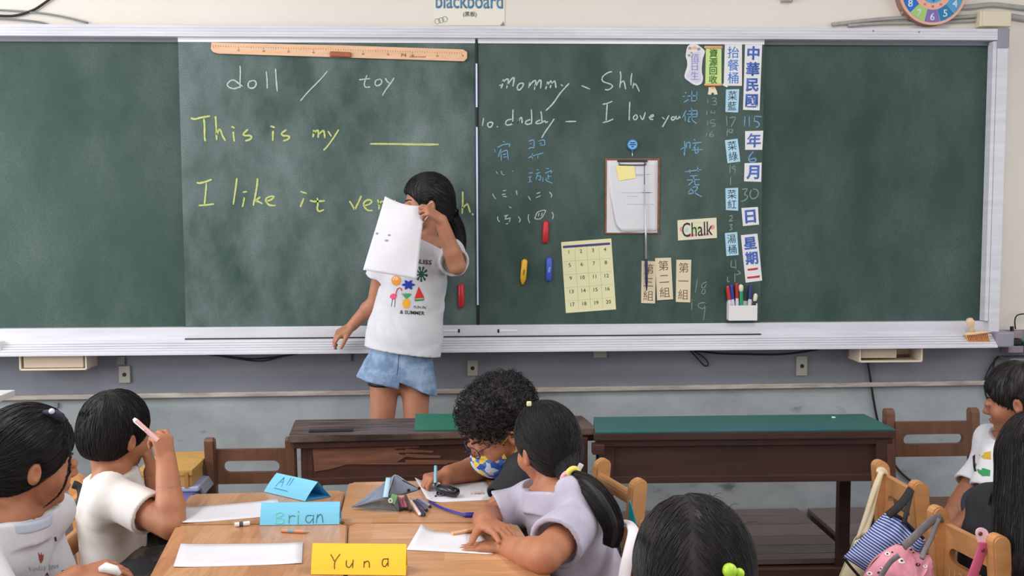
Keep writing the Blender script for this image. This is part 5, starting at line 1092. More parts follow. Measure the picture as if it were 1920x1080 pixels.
finish('top_trim', TB(smooth_path([sbf(1)(u, 0.0) + Vector((0, -0.002, 0.003)) for u in (0.12, 0.3, 0.5, 0.7, 0.9)], 4), (0.006, 0.003), 8, flat=(0, 0, 1)), M_strap, sb, smooth=True)
# pink floral bag with grey strap on the nearer chair
YP = 2.42
def pp(x, y, Y=YP): return P(*V(x, y), Y)
pk = thing('drawstring_bag', 'pink bag printed with small black and white flowers, grey shoulder strap', 'bag', tuple(pp(500, 1200)))
M_pk = mat('pink_cloth', (214, 134, 152), 0.75, (232, 160, 174), 10, 0.3, 70)
out = [(220, 1100), (300, 960), (400, 880), (520, 812), (600, 830), (660, 880), (760, 890), (785, 940), (790, 1100), (780, 1300), (500, 1330), (200, 1300)]
ctr = pp(520, 1080)
rim_ = [pp(x, y) for x, y in out]; rim_ = smooth_path(rim_ + [rim_[0]], 3)[:-1]
bm = bmesh.new(); K_ = 8; rings = []
for j in range(K_ + 1):
    t_ = j / K_; rings.append([bm.verts.new(ctr.lerp(p, math.sin(t_ * math.pi / 2)) + Vector((0, -0.07 * math.cos(t_ * math.pi / 2) + 0.006 * math.sin(i * 1.3 + j * 2.0) * math.sin(t_ * math.pi), 0.004 * math.sin(i * 0.9 + j)))) for i, p in enumerate(rim_)])
for j in range(K_):
    for i in range(len(rim_)):
        a_ = (rings[j][i], rings[j][(i + 1) % len(rim_)], rings[j + 1][(i + 1) % len(rim_)], rings[j + 1][i]); bm.faces.new(a_)
bmesh.ops.remove_doubles(bm, verts=bm.verts, dist=1e-5)
me_pk = finish('front_cloth', bm, M_pk, pk, smooth=True)
bm = bmesh.new(); rings = []
for j in range(5):
    t_ = j / 4; rings.append([bm.verts.new(ctr.lerp(p, math.sin(t_ * math.pi / 2)) + Vector((0, 0.05 * math.cos(t_ * math.pi / 2), 0))) for i, p in enumerate(rim_)])
for j in range(4):
    for i in range(len(rim_)): bm.faces.new((rings[j][i], rings[j][(i + 1) % len(rim_)], rings[j + 1][(i + 1) % len(rim_)], rings[j + 1][i]))
bmesh.ops.remove_doubles(bm, verts=bm.verts, dist=1e-5); finish('rear_cloth', bm, M_pk, pk, smooth=True)
def decal(host, px, py, rx, ry, m, par, Yg, nm='flower_print', n=10, rot=0.0, hole=0):
    """small raised print lying on host's surface, found by a ray from the front"""
    from mathutils.bvhtree import BVHTree
    pass
from mathutils.bvhtree import BVHTree
def bvh_of(o):
    me = o.data; mw = Matrix.Translation(ORG[o.name]); return BVHTree.FromPolygons([mw @ v.co for v in me.vertices], [p.vertices[:] for p in me.polygons])
def stick_on(bvh, pts, origin=None, off=0.0012):
    """drop pixel points onto a surface along camera-independent parallel rays (world +y) near the surface"""
    out_ = []
    for x, y in pts:
        d = ray(x, y).normalized(); h = bvh.ray_cast(CAM, d)
        if h[0] is None: return None
        out_.append(h[0] + h[1] * (off if h[1].dot(d) < 0 else -off))
    return out_
def print_poly(bvh, pts, m, par, nm='print', off=0.0012, label=None):
    """filled printed shape draped on cloth: fan of the outline about its centre with an inner ring"""
    cx_ = sum(p[0] for p in pts) / len(pts); cy_ = sum(p[1] for p in pts) / len(pts)
    r0 = stick_on(bvh, pts, off=off); r1 = stick_on(bvh, [(cx_ + (x - cx_) * 0.5, cy_ + (y - cy_) * 0.5) for x, y in pts], off=off); c = stick_on(bvh, [(cx_, cy_)], off=off)
    if not (r0 and r1 and c): return None
    bm = bmesh.new(); A_ = [bm.verts.new(p) for p in r0]; B_ = [bm.verts.new(p) for p in r1]; c_ = bm.verts.new(c[0]); k = len(pts)
    for i in range(k): bm.faces.new((A_[i], A_[(i + 1) % k], B_[(i + 1) % k], B_[i])); bm.faces.new((B_[i], B_[(i + 1) % k], c_))
    return finish(nm, bm, m, par, label=label)
def circ(x, y, rx, ry=None, n=10, a0=0): ry = ry or rx; return [(x + rx * math.cos(a0 + 2 * math.pi * i / n), y + ry * math.sin(a0 + 2 * math.pi * i / n)) for i in range(n)]
bv = bvh_of(me_pk); M_flw = mat('flower_white', (240, 226, 228), 0.8)
for x, y, r in ((425, 895, 22), (545, 955, 30), (620, 860, 12), (275, 1060, 24), (370, 1020, 20), (680, 985, 20), (480, 915, 9), (350, 1052, 12), (740, 1000, 16), (465, 880, 9), (640, 885, 8)):
    X, Y_ = V(x, y); dark = r < 14 or (x, y) in ((680, 985),)
    print_poly(bv, circ(X, Y_, r / 4.5 * 1.1, r / 4.5 * 0.75), M_strap if dark else M_flw, pk, 'flower_print')
    if not dark: print_poly(bv, circ(X, Y_, r / 4.5 * 0.4, r / 4.5 * 0.3, 8), M_strap, pk, 'flower_print', 0.002)
M_gstrap = mat('grey_webbing', (128, 120, 124), 0.75, (108, 102, 106), 40)
ribbon(pk, [(560, 830, 2.36), (640, 760, 2.38), (720, 680, 2.42), (800, 612, 2.46), (855, 590, 2.50), (900, 600, 2.53)], 0.022, M_gstrap, 'strap', t=0.004, wdir=(0, 0.3, 1))
ribbon(pk, [(855, 600, 2.48), (830, 650, 2.46), (790, 760, 2.42), (740, 860, 2.37), (712, 930, 2.34)], 0.013, M_gstrap, 'strap', t=0.004, wdir=(1, 0.3, 0))
ribbon(pk, [(520, 905, 2.345), (450, 960, 2.345), (400, 1030, 2.345), (360, 1100, 2.345)], 0.014, M_gstrap, 'strap', t=0.003, wdir=(1, 0, 0.5))
# pink strap with white end hanging on the nearer chair rail
def Wq(x, y): return (1720 + x / 6.0, 900 + y / 6.0)
Ys = 2.31
t = thing('keeper_strap', 'dark pink leather strap with a white snap tab over the chair rail', 'strap', tuple(P(*Wq(700, 800), Ys)))
pts = [P(*Wq(x, y), Ys) for x, y in circ(722, 600, 72, 68, 14)]
bm = bmesh.new(); a_ = [P(*Wq(x, y), Ys) for x, y in [(650, 600), (660, 560), (690, 538), (725, 535), (765, 550), (790, 590), (798, 640), (800, 700), (700, 735), (668, 660)]]; prism(bm, smooth_path(a_ + [a_[0]], 3)[:-1], (0, -1, 0), 0.004); finish('tab', bm, mat('pale_pink_tab', (240, 196, 208), 0.45), t, label='white-pink snap tab')
M_dpink = mat('dark_pink_leather', (196, 84, 118), 0.5)
finish('strap', TB(smooth_path([P(*Wq(x, y), Ys - 0.006) for x, y in [(742, 700), (735, 760), (710, 840), (670, 950), (630, 1060), (600, 1160)]], 5), (0.013, 0.0035), 10, flat=(1, 0, 0)), M_dpink, t, smooth=True)
for q in ((710, 605), (742, 790)):
    c = P(*Wq(*q), Ys - 0.0045 - (0.005 if q[1] > 700 else 0)); finish('rivet', TB([c, c + Vector((0, -0.003, 0))], [0.0055, 0.004], 12), mat('rivet_brown', (120, 70, 66), 0.3, metal=0.5), t)
# teal cloth and black bag behind other chairs
bm = bmesh.new()
def tf(u, v):
    a = P(1180, 938, 2.75).lerp(P(1179, 992, 2.75), v); b = P(1182, 938, 2.72).lerp(P(1200, 1004, 2.72), v); return a.lerp(b, u) + Vector((0, -0.008 * math.sin(math.pi * u), 0))
grid(bm, tf, 5, 8); solid(bm, 0.002); solo('teal_bag', bm, mat('teal_cloth', (34, 160, 176), 0.6), 'teal cloth bag hanging behind the girl in lilac', 'bag', smooth=True)
bm = bmesh.new(); tube(bm, smooth_path([P(1163, 985, 2.33), P(1172, 979, 2.30), P(1183, 985, 2.25), P(1188, 1000, 2.16), P(1180, 1035, 2.13), P(1172, 1070, 2.12), P(1166, 1120, 2.11)], 4), (0.013, 0.006), 8, flat=(1, 0, 0)); solo('white_jacket', bm, mat('white_cloth', (226, 216, 222), 0.8), 'white cloth draped over the chair post of the girl in lilac', 'jacket', smooth=True)
bm = bmesh.new(); tube(bm, smooth_path([P(137, 908, 2.70), P(150, 916, 2.70), P(148, 945, 2.69), P(120, 985, 2.68), P(112, 1020, 2.68), P(122, 1080, 2.68)], 5), (0.012, 0.006), 8, flat=(1, 0, 0)); solo('black_bag_strap', bm, M_strap, 'black bag strap hanging on the chair behind the boy in white', 'strap', smooth=True)
# ------------------------------------------------------------------ people: signed-distance bodies, meshed with surface nets
def smin(a, b, k):
    h = np.clip(0.5 + 0.5 * (b - a) / k, 0, 1); return b * (1 - h) + a * h - k * h * (1 - h)
def smax(a, b, k): return -smin(-a, -b, k)
def A3(v): return np.array([float(v[0]), float(v[1]), float(v[2])])
def cap(Pn, a, b, ra, rb=None):
    rb = ra if rb is None else rb
    a = A3(a); b = A3(b); ab = b - a; L = max(1e-9, ab @ ab); h = np.clip(((Pn - a) @ ab) / L, 0, 1)
    return np.linalg.norm(Pn - a - h[:, None] * ab, axis=1) - (ra + (rb - ra) * h)
def ell(Pn, c, r, R=None):
    q = Pn - A3(c)
    if R is not None: q = q @ R
    r = np.array(r); k0 = np.linalg.norm(q / r, axis=1); k1 = np.linalg.norm(q / (r * r), axis=1)
    return k0 * (k0 - 1) / np.maximum(k1, 1e-9)
def union(Pn, prims, k=0.01):
    d = None
    for f in prims:
        e = f(Pn); kk = getattr(f, 'k', k); d = e if d is None else smin(d, e, kk)
    return d
def nets(f, lo, hi, vox, smooth_it=0):
    lo = np.array(lo, float); hi = np.array(hi, float); nb = np.ceil((hi - lo) / (vox * 4)).astype(int) + 1
    c = [lo[i] + (np.arange(nb[i]) * 4 + 1.5) * vox for i in range(3)]
    G = np.stack(np.meshgrid(*c, indexing='ij'), -1).reshape(-1, 3); dc = f(G).reshape(nb)
    D = np.repeat(np.repeat(np.repeat(dc, 4, 0), 4, 1), 4, 2)
    act = np.argwhere(np.abs(dc) < vox * 4 * 1.9)
    if len(act) == 0: return np.zeros((0, 3)), np.zeros((0, 4), int)
    o = np.stack(np.meshgrid(*[np.arange(4)] * 3, indexing='ij'), -1).reshape(-1, 3)
    idx = (act[:, None, :] * 4 + o[None]).reshape(-1, 3)
    vals = np.empty(len(idx)); CH = 200000
    for i in range(0, len(idx), CH): vals[i:i + CH] = f(lo + idx[i:i + CH] * vox)
    D[idx[:, 0], idx[:, 1], idx[:, 2]] = vals
    D[0] = D[-1] = 1; D[:, 0] = D[:, -1] = 1; D[:, :, 0] = D[:, :, -1] = 1
    S = D < 0
    cnt = sum(S[i:S.shape[0] - 1 + i, j:S.shape[1] - 1 + j, k:S.shape[2] - 1 + k].astype(np.int8) for i in (0, 1) for j in (0, 1) for k in (0, 1))
    cells = np.argwhere((cnt > 0) & (cnt < 8)); vid = -np.ones(cnt.shape, int); vid[tuple(cells.T)] = np.arange(len(cells))
    acc = np.zeros((len(cells), 3)); num = np.zeros(len(cells))
    cor = [(i, j, k) for i in (0, 1) for j in (0, 1) for k in (0, 1)]
    for a in cor:
        for ax in range(3):
            if a[ax] == 0:
                b = list(a); b[ax] = 1
                da = D[tuple((cells + a).T)]; db = D[tuple((cells + b).T)]; m = (da < 0) != (db < 0)
                t = da[m] / (da[m] - db[m]); p = np.tile(np.array(a, float), (m.sum(), 1)); p[:, ax] += t
                acc[m] += p; num[m] += 1
    V_ = lo + (cells + acc / num[:, None]) * vox
    Fq = []
    for ax in range(3):
        sl0 = [slice(1, n - 1) for n in S.shape]; sl0[ax] = slice(0, S.shape[ax] - 1); sl1 = list(sl0); sl1[ax] = slice(1, S.shape[ax])
        A_ = S[tuple(sl0)]; B_ = S[tuple(sl1)]; e = np.argwhere(A_ != B_); flip = A_[tuple(e.T)]
        off = np.ones(3, int); off[ax] = 0; e = e + off
        u, w = [(1, 2), (2, 0), (0, 1)][ax]
        q = []
        for du, dw in ((-1, -1), (0, -1), (0, 0), (-1, 0)):
            g = e.copy(); g[:, u] += du; g[:, w] += dw; q.append(vid[tuple(g.T)])
        q = np.stack(q, 1); q[~flip] = q[~flip][:, ::-1]; Fq.append(q)
    Fq = np.concatenate(Fq)
    Fq = Fq[(Fq >= 0).all(1)]
    for _ in range(smooth_it):
        s = np.zeros_like(V_); n_ = np.zeros(len(V_))
        for i in range(4):
            a, b = Fq[:, i], Fq[:, (i + 1) % 4]; np.add.at(s, a, V_[b]); np.add.at(s, b, V_[a]); np.add.at(n_, a, 1); np.add.at(n_, b, 1)
        V_ = V_ * 0.5 + 0.5 * s / np.maximum(n_, 1)[:, None]
    return V_, Fq
def np_mesh(name, V_, Fq, m, parent, label=None, smooth=True, kind=None):
    org = ORG[parent.name] if parent else Vector((0, 0, 0))
    me = bpy.data.meshes.new(name); V_ = V_ - np.array(org)
    me.vertices.add(len(V_)); me.vertices.foreach_set('co', V_.astype(np.float32).ravel())
    k = Fq.shape[1]; me.loops.add(len(Fq) * k); me.loops.foreach_set('vertex_index', Fq.astype(np.int32).ravel())
    me.polygons.add(len(Fq)); me.polygons.foreach_set('loop_start', (np.arange(len(Fq)) * k).astype(np.int32)); me.polygons.foreach_set('loop_total', np.full(len(Fq), k, np.int32))
    me.update(calc_edges=True); me.validate()
    if smooth: me.polygons.foreach_set('use_smooth', [True] * len(me.polygons))
    if m: me.materials.append(m)
    return link(name, me, parent, org, label, kind)
def join_parts(parts):
    V_, Fq, n = [], [], 0
    for a, b in parts:
        if len(a) == 0: continue
        V_.append(a); Fq.append(b + n); n += len(a)
    return np.concatenate(V_), np.concatenate(Fq)
def frame(yaw, pitch=0, roll=0, lean=None):
    """columns: person's right, forward, up. yaw: heading in degrees from world +x; pitch: nose down positive; roll: tilt to own right positive"""
    a = R_(yaw); fw = Vector((math.cos(a), math.sin(a), 0)); up = Vector((0, 0, 1)); rt = fw.cross(up)
    M = Matrix((rt, fw, up)).transposed()
    M = M @ Matrix.Rotation(-R_(pitch), 3, 'X') @ Matrix.Rotation(R_(roll), 3, 'Y')
    return np.array(M)
# -- hands: palm, four unequal fingers, opposed thumb
def hand_prims(W, d, n, thumb_side, curls, s=1.0, spread=4, thumb=(35, 20, 10)):
    """W wrist, d finger direction, n back-of-hand normal, thumb_side +1/-1 along d x n; curls: four (a,b,c) bends in degrees"""
    d = Vector(d).normalized(); n = Vector(n); n = (n - d * n.dot(d)).normalized(); t = d.cross(n) * thumb_side
    W = Vector(W); pr = []
    def add(a, b, ra, rb, k=0.003):
        f = lambda Q, a=A3(a), b=A3(b), ra=ra, rb=rb: cap(Q, a, b, ra, rb); f.k = k; pr.append(f)
    L = 0.072 * s; w = 0.028 * s
    for q, L2 in ((-1, 0.90), (-0.33, 0.99), (0.33, 1.0), (1, 0.93)):
        add(W + t * (q * 0.016 * s) + d * 0.004, W + d * (L * L2) + t * (q * w * 0.86), 0.0115 * s, 0.0095 * s, 0.012)
    lens = [0.050, 0.058, 0.063, 0.056]; lens = [0.046, 0.058, 0.064, 0.057]; rad = [0.0066, 0.0074, 0.0078, 0.0076]
    for i, q in enumerate((-1, -0.33, 0.33, 1)):     # little .. index (index on the thumb side)
        p = W + d * (L * (0.90, 0.99, 1.0, 0.93)[i]) + t * (q * w * 0.86); ang = 0; sp_ = R_(spread * q)
        dd0 = d * math.cos(sp_) + t * math.sin(sp_); c = curls[i]
        for j, fr in enumerate((0.45, 0.30, 0.25)):
            ang += c[j]; dd = dd0 * math.cos(R_(ang)) - n * math.sin(R_(ang)); q2 = p + dd * (lens[i] * fr * s)
            r0 = rad[i] * s * (1 - 0.09 * j); add(p, q2, r0, r0 * 0.92, 0.004 if j == 0 else 0.002); p = q2
    # thumb
    b0 = W + d * (0.016 * s) + t * (0.019 * s) - n * 0.004 * s
    a1 = R_(thumb[0]); dd = (d * math.cos(a1) + t * math.sin(a1)); dd = (dd - n * math.tan(R_(thumb[1]))).normalized(); p1 = b0 + dd * 0.034 * s
    add(b0, p1, 0.0125 * s, 0.0098 * s, 0.012)
    a2 = R_(thumb[0] - thumb[2]); dd2 = (d * math.cos(a2) + t * math.sin(a2)); dd2 = (dd2 - n * math.tan(R_(thumb[1] + thumb[2]))).normalized(); p2 = p1 + dd2 * 0.026 * s
    add(p1, p2, 0.0095 * s, 0.0085 * s, 0.003); a3 = R_(thumb[0] - 2 * thumb[2]); dd3 = (d * math.cos(a3) + t * math.sin(a3)); dd3 = (dd3 - n * math.tan(R_(thumb[1] + 1.6 * thumb[2]))).normalized(); add(p2, p2 + dd3 * 0.021 * s, 0.0085 * s, 0.0068 * s, 0.002)
    return pr
FLAT = [(4, 4, 3)] * 4; RELAX = [(28, 26, 16), (22, 22, 14), (18, 20, 14), (14, 18, 12)]; GRIP = [(68, 78, 45), (62, 74, 42), (52, 66, 36), (40, 58, 30)]
def head_sdf(Q0, C_, R, s, ear=True):
    q = ((Q0 - A3(C_)) @ R) / s; d = ell(q, (0, -0.012, 0.022), (0.070, 0.089, 0.083))
    d = smin(d, ell(q, (0, 0.028, -0.022), (0.057, 0.058, 0.070)), 0.02)
    d = smin(d, ell(q, (0, 0.040, -0.072), (0.034, 0.036, 0.028)), 0.022)
    ax = np.abs(q[:, 0]); qa = np.stack([ax, q[:, 1], q[:, 2]], 1)
    d = smin(d, ell(qa, (0.034, 0.050, -0.036), (0.026, 0.026, 0.026)), 0.016)
    d = smin(d, ell(q, (0, 0.068, -0.088), (0.014, 0.012, 0.011)), 0.014)
    d = smax(d, -ell(qa, (0.030, 0.094, -0.004), (0.018, 0.016, 0.011)), 0.010)
    d = smin(d, cap(q, (0, 0.080, 0.0), (0, 0.096, -0.030), 0.0065, 0.0092), 0.010)
    d = smin(d, ell(qa, (0.0095, 0.088, -0.034), (0.0075, 0.008, 0.006)), 0.005)
    d = smin(d, ell(qa, (0.030, 0.078, -0.003), (0.0155, 0.014, 0.0115)), 0.003)      # lids over the eyes
    d = smax(d, -ell(qa, (0.030, 0.093, -0.0035), (0.0115, 0.006, 0.0032)), 0.002)    # slit
    d = smin(d, ell(q, (0, 0.083, -0.0575), (0.0185, 0.0085, 0.0045)), 0.003)
    d = smin(d, ell(q, (0, 0.081, -0.0655), (0.016, 0.0085, 0.0050)), 0.003)
    if ear:
        e = ell(qa, (0.072, -0.010, -0.014), (0.009, 0.0145, 0.0245)); e = smax(e, -ell(qa, (0.082, -0.006, -0.011), (0.008, 0.008, 0.015)), 0.003)
        d = smin(d, e, 0.006)
    return d * s
def torso_sdf(Q0, O, R, H, w=1.0, inf=0.0, prof=None, ky=1.42, sw=0.118):
    q = (Q0 - A3(O)) @ R; q = q.copy(); q[:, 1] *= ky
    prof = prof or [(0.0, 0.112), (0.35, 0.100), (0.72, 0.116), (0.93, 0.085)]
    d = None
    for (z0, r0), (z1_, r1) in zip(prof[:-1], prof[1:]):
        e = cap(q, (0, 0, z0 * H), (0, 0, z1_ * H), r0 * w + inf, r1 * w + inf); d = e if d is None else smin(d, e, 0.02)
    d = smin(d, cap(q, (-sw * w, 0, H), (sw * w, 0, H), 0.043 + inf, 0.043 + inf), 0.05)
    return d / 1.15
def waves(Q, seed, amp, freq, stretch=(1, 1, 1)):
    r = np.random.RandomState(seed); o = np.zeros(len(Q)); q = Q * np.array(stretch)
    for i in range(5):
        k = r.normal(size=3); k /= np.linalg.norm(k); f_ = freq * (0.6 + 0.5 * i); ph = r.uniform(0, 6.28)
        k2 = r.normal(size=3); w_ = np.sin(q @ k2 * f_ * 0.4 + r.uniform(0, 6)) * 1.2
        o += (np.sin(q @ k * f_ + ph + w_) if i % 2 else (1.3 - 2.2 * np.abs(np.sin((q @ k * f_ + ph + w_) * 0.5)) ** 0.7)) / (1 + 0.4 * i)
    return amp * o / 2.0
def skin_mat(nm, c): return mat(nm, c, 0.52, tuple(int(v * 0.93) for v in c), 14, 0.06, 250, sss=0.18, spec=0.4, dist=0.001)
M_eye = mat('eye_white', (222, 216, 212), 0.25); M_iris = mat('eye_iris', (36, 24, 20), 0.2); M_brow = mat('eyebrow_hair', (36, 28, 28), 0.7)
M_hair = mat('black_hair', (25, 23, 25), 0.5, (36, 32, 34), 30, spec=0.32)
M_hair2 = mat('dark_brown_hair', (29, 26, 27), 0.5, (42, 37, 37), 30, spec=0.32)
def strands_mesh(name, paths, r, m, parent, taper=True, label=None, kind='stuff'):
    """paths: array (n, k, 3) of strand points -> thin three-sided tubes in one mesh"""
    Pn = np.asarray(paths); n, k, _ = Pn.shape; T = np.gradient(Pn, axis=1); T /= np.maximum(np.linalg.norm(T, axis=2, keepdims=True), 1e-9)
    ref = np.array([0.31, 0.52, 0.79]); a = np.cross(T, ref); a /= np.maximum(np.linalg.norm(a, axis=2, keepdims=True), 1e-9); b = np.cross(T, a)
    rr = np.full(k, r)
    if taper: rr = r * np.clip(1.15 - np.linspace(0, 1, k) ** 3, 0.15, 1)
    V_ = np.stack([Pn + (a * math.cos(t) + b * math.sin(t)) * rr[None, :, None] for t in (0, 2.094, 4.189)], 2).reshape(-1, 3)
    base = (np.arange(n)[:, None] * k + np.arange(k - 1)[None]).reshape(-1) * 3; F_ = []
    for j in range(3): j2 = (j + 1) % 3; F_.append(np.stack([base + j, base + j2, base + 3 + j2, base + 3 + j], 1))
    return np_mesh(name, V_, np.concatenate(F_), m, parent, label, True, kind)
def flow_strands(V_, Fq, n, steps, step, dirf, lift, seed=1, stop=None):
    rs = np.random.RandomState(seed); bv = BVHTree.FromPolygons([tuple(v) for v in V_], [tuple(int(i) for i in q) for q in Fq])
    out_ = []
    for i in rs.choice(len(V_), n, replace=len(V_) < n):
        p = Vector(V_[i]); nr = bv.find_nearest(p)[1]; pts = []; lf = lift * rs.uniform(0.3, 1.0); jit = Vector(rs.normal(size=3) * 0.10)
        for s_ in range(steps):
            h = bv.find_nearest(p)
            if h[0] is None: break
            nr = h[1]; p = h[0]; pts.append(tuple(p + nr * lf * min(1, s_ * 0.5 + 0.1)))
            d = dirf(p) + jit; d = d - nr * d.dot(nr)
            if d.length < 1e-6: d = Vector((0, 0, -1))
            p = p + d.normalized() * step
        if len(pts) == steps: out_.append(pts)
    return np.array(out_)
def person(label, loc, skin, torso, head, arms, legs, neck_r=0.040, vox=0.0055, hv=0.0032, handv=0.0024, gaze=True, group=None, brow=True):
    """torso=(O,R,H,w); head=(C,R,s); arms=[(shoulder,elbow,wrist,hand_kwargs,(r0,r1,r2))]; legs=[(hip,knee,ankle,toe,(r..))]"""
    t = thing('person', label, 'person', loc, group); O, R, H, w = torso; C_, Rh, s = head
    nb = A3(O) + R[:, 2] * H * 1.0 + R[:, 1] * 0.0; nk = A3(C_) + Rh @ np.array([0, -0.026, -0.058]) * s
    hp = [(hand_prims(a[2], **a[3]) if a[3] else []) for a in arms]
    def limbs(Q):
        d = torso_sdf(Q, O, R, H, w); d = smin(d, cap(Q, nb - R[:, 2] * 0.01, nk, neck_r * 1.04, neck_r), 0.012)
        for (sh, el, wr, hk, rr) in arms:
            d = smin(d, cap(Q, sh, el, rr[0], rr[1]), 0.02); mid_ = A3(el) * 0.7 + A3(wr) * 0.3
            e = cap(Q, el, mid_, rr[1], rr[1] * 1.02); e = smin(e, cap(Q, mid_, wr, rr[1] * 0.98, rr[2]), 0.01); d = smin(d, e, 0.006)
        for (hi_, kn, an, toe, rr) in legs:
            d = smin(d, cap(Q, hi_, kn, rr[0], rr[1]), 0.02); cf = A3(kn) * 0.72 + A3(an) * 0.28
            e = cap(Q, kn, cf, rr[1], rr[1] * 1.0); e = smin(e, cap(Q, cf, an, rr[1], rr[2]), 0.02)
            e = smin(e, cap(Q, an, toe, rr[2] * 1.0, rr[2] * 0.75), 0.015); d = smin(d, e, 0.012)
        return d
    def full(Q):
        d = smin(limbs(Q), head_sdf(Q, C_, Rh, s), 0.012)
        for pr, a in zip(hp, arms):
            if pr: d = smin(d, union(Q, pr, 0.004), 0.006)
        return d
    # regions
    hc = A3(C_); hr = 0.135 * s
    boxes = [(hc - hr, hc + hr, hv)]
    for pr, a in zip(hp, arms):
        if pr:
            W = A3(a[2]); d_ = A3(Vector(a[3]['d']).normalized()); c = W + d_ * 0.055; boxes.append((c - 0.105, c + 0.105, handv))
    pts = [A3(O), nb, hc] + [A3(p) for a in arms for p in a[:3]] + [A3(p) for l_ in legs for p in l_[:4]]
    lo = np.min(pts, 0) - 0.16; hi = np.max(pts, 0) + 0.16
    def bd(Q, lo_, hi_): return np.max(np.abs(Q - (lo_ + hi_) / 2) - (hi_ - lo_) / 2, axis=1)
    def rest(Q):
        d = limbs(Q)
        for b0, b1, v in boxes: d = np.maximum(d, -(bd(Q, b0, b1) + 0.012))
        return d
    parts = [nets(rest, lo, hi, vox)]
    for i, (b0, b1, v) in enumerate(boxes):
        def reg(Q, b0=b0, b1=b1, i=i):
            d = np.maximum(full(Q), bd(Q, b0, b1) + 0.002)
            for c0, c1, v2 in boxes[:i]: d = np.maximum(d, -(bd(Q, c0, c1) + 0.006))
            return d
        parts.append(nets(reg, b0 - v, b1 + v, v))
    V_, Fq = join_parts(parts); np_mesh('body', V_, Fq, skin, t)
    Rm = Matrix([[float(x) for x in row] for row in Rh])
    if gaze:
        for sg in (-1, 1):
            c = Vector(C_) + Rm @ Vector((sg * 0.030, 0.0775, -0.0035)) * s
            bm = bmesh.new(); bmesh.ops.create_uvsphere(bm, u_segments=14, v_segments=10, radius=0.0122 * s); bmesh.ops.translate(bm, verts=bm.verts, vec=c); e = finish('eye', bm, M_eye, t, smooth=True)
            bm = bmesh.new(); bmesh.ops.create_uvsphere(bm, u_segments=12, v_segments=8, radius=0.0062 * s); bmesh.ops.translate(bm, verts=bm.verts, vec=c + Rm @ Vector((0, 0.0072, 0)) * s); finish('iris', bm, M_iris, e, smooth=True)
            if brow:
                pts_ = [Vector(C_) + Rm @ Vector((sg * x, y, z)) * s for x, y, z in ((0.012, 0.083, 0.014), (0.024, 0.079, 0.018), (0.036, 0.069, 0.017), (0.044, 0.058, 0.013))]
                finish('eyebrow', TB(smooth_path(pts_, 3), (0.0022 * s, 0.0026 * s), 6), M_brow, t, smooth=True)
    return t
def garment(t, name, f, lo, hi, m, vox=0.0045, label=None, sm=0):
    V_, Fq = nets(f, lo, hi, vox, sm); return np_mesh(name, V_, Fq, m, t, label)
def shirt_sdf(torso, head, arms, inf=0.012, cuff=0.55, sl=(0.050, 0.056), hem=-0.06, neck=0.056, amp=0.0025, freq=38, seed=1, prof=None, flare=0.0, drop=0.0, sw=0.118, arm_sel=None):
    O, R, H, w = torso; C_, Rh, s = head; nb = A3(O) + R[:, 2] * H; nk = A3(C_) + Rh @ np.array([0, -0.026, -0.058]) * s
    nd = nk - nb; nd /= np.linalg.norm(nd)
    prof = prof or [(hem / H, 0.118 + flare), (0.30, 0.108 + flare * 0.5), (0.72, 0.118), (0.93, 0.088)]
    def f(Q):
        wv = waves(Q, seed, amp, freq); nk_w = np.clip(cap(Q, nb, nb + nd * 0.05, neck) / 0.05, 0, 1); wv = wv * nk_w
        d = torso_sdf(Q, O, R, H, w, inf, prof, sw=sw); q = (Q - A3(O)) @ R; cuts = []
        for a in arms:
            sh, el = A3(a[0]), A3(a[1]); L = np.linalg.norm(el - sh); dv = (el - sh) / L; c = sh + dv * L * cuff; g = np.array([0, 0, -drop])
            e = cap(Q, sh - dv * 0.005, c + g * 0.5 + dv * 0.03, sl[0], sl[1]); cn = dv + g * 2; cn /= np.linalg.norm(cn)
            e = smax(e, (Q - c) @ cn, 0.003)
            d = smin(d, e, 0.028)
            rc = sl[0] + (sl[1] - sl[0]) * 0.5 - 0.0085; cuts.append(np.maximum(cap(Q, c - dv * 0.03, c + dv * 0.06 + g, rc), np.abs((Q - c) @ cn) - 0.022))
        d = d + wv
        for cu in cuts: d = np.maximum(d, -(cu + wv))
        d = smax(d, hem - q[:, 2], 0.004)
        inner = torso_sdf(Q, O, R, H, w, inf - 0.013, prof, sw=sw); d = np.maximum(d, -np.maximum(inner + wv, q[:, 2] - (hem + 0.025)))
        d = smin(d, np.maximum(cap(Q, nb - nd * 0.03, nb + nd * 0.10, neck + 0.017), np.abs((Q - nb) @ nd + 0.002) - 0.026), 0.014)
        hh_ = (Q - nb) @ nd; rd_ = np.linalg.norm(Q - nb - hh_[:, None] * nd, axis=1); d = smax(d, -np.maximum(rd_ - (neck + 0.04), 0.027 - hh_), 0.004)
        d = smax(d, -cap(Q, nb + nd * 0.0, nb + nd * 0.14, neck * 0.99, neck * 1.02), 0.003)
        return d
    return f
def bounds(pts, m=0.14): pts = [A3(p) for p in pts]; return np.min(pts, 0) - m, np.max(pts, 0) + m
M_w = Matrix
def hair_local(C_, R, s): 
    Ci = A3(C_)
    return lambda Q: ((Q - Ci) @ R) / s
def sh_of(torso, sg, sw=0.128, dz=-0.008, dy=0.0):
    O, R, H, w = torso; return Vector(A3(O) + R @ np.array([sg * sw * w, dy, H + dz]))
def to_w(C_, R, s, p): return Vector(A3(C_) + R @ (np.array(p) * s))
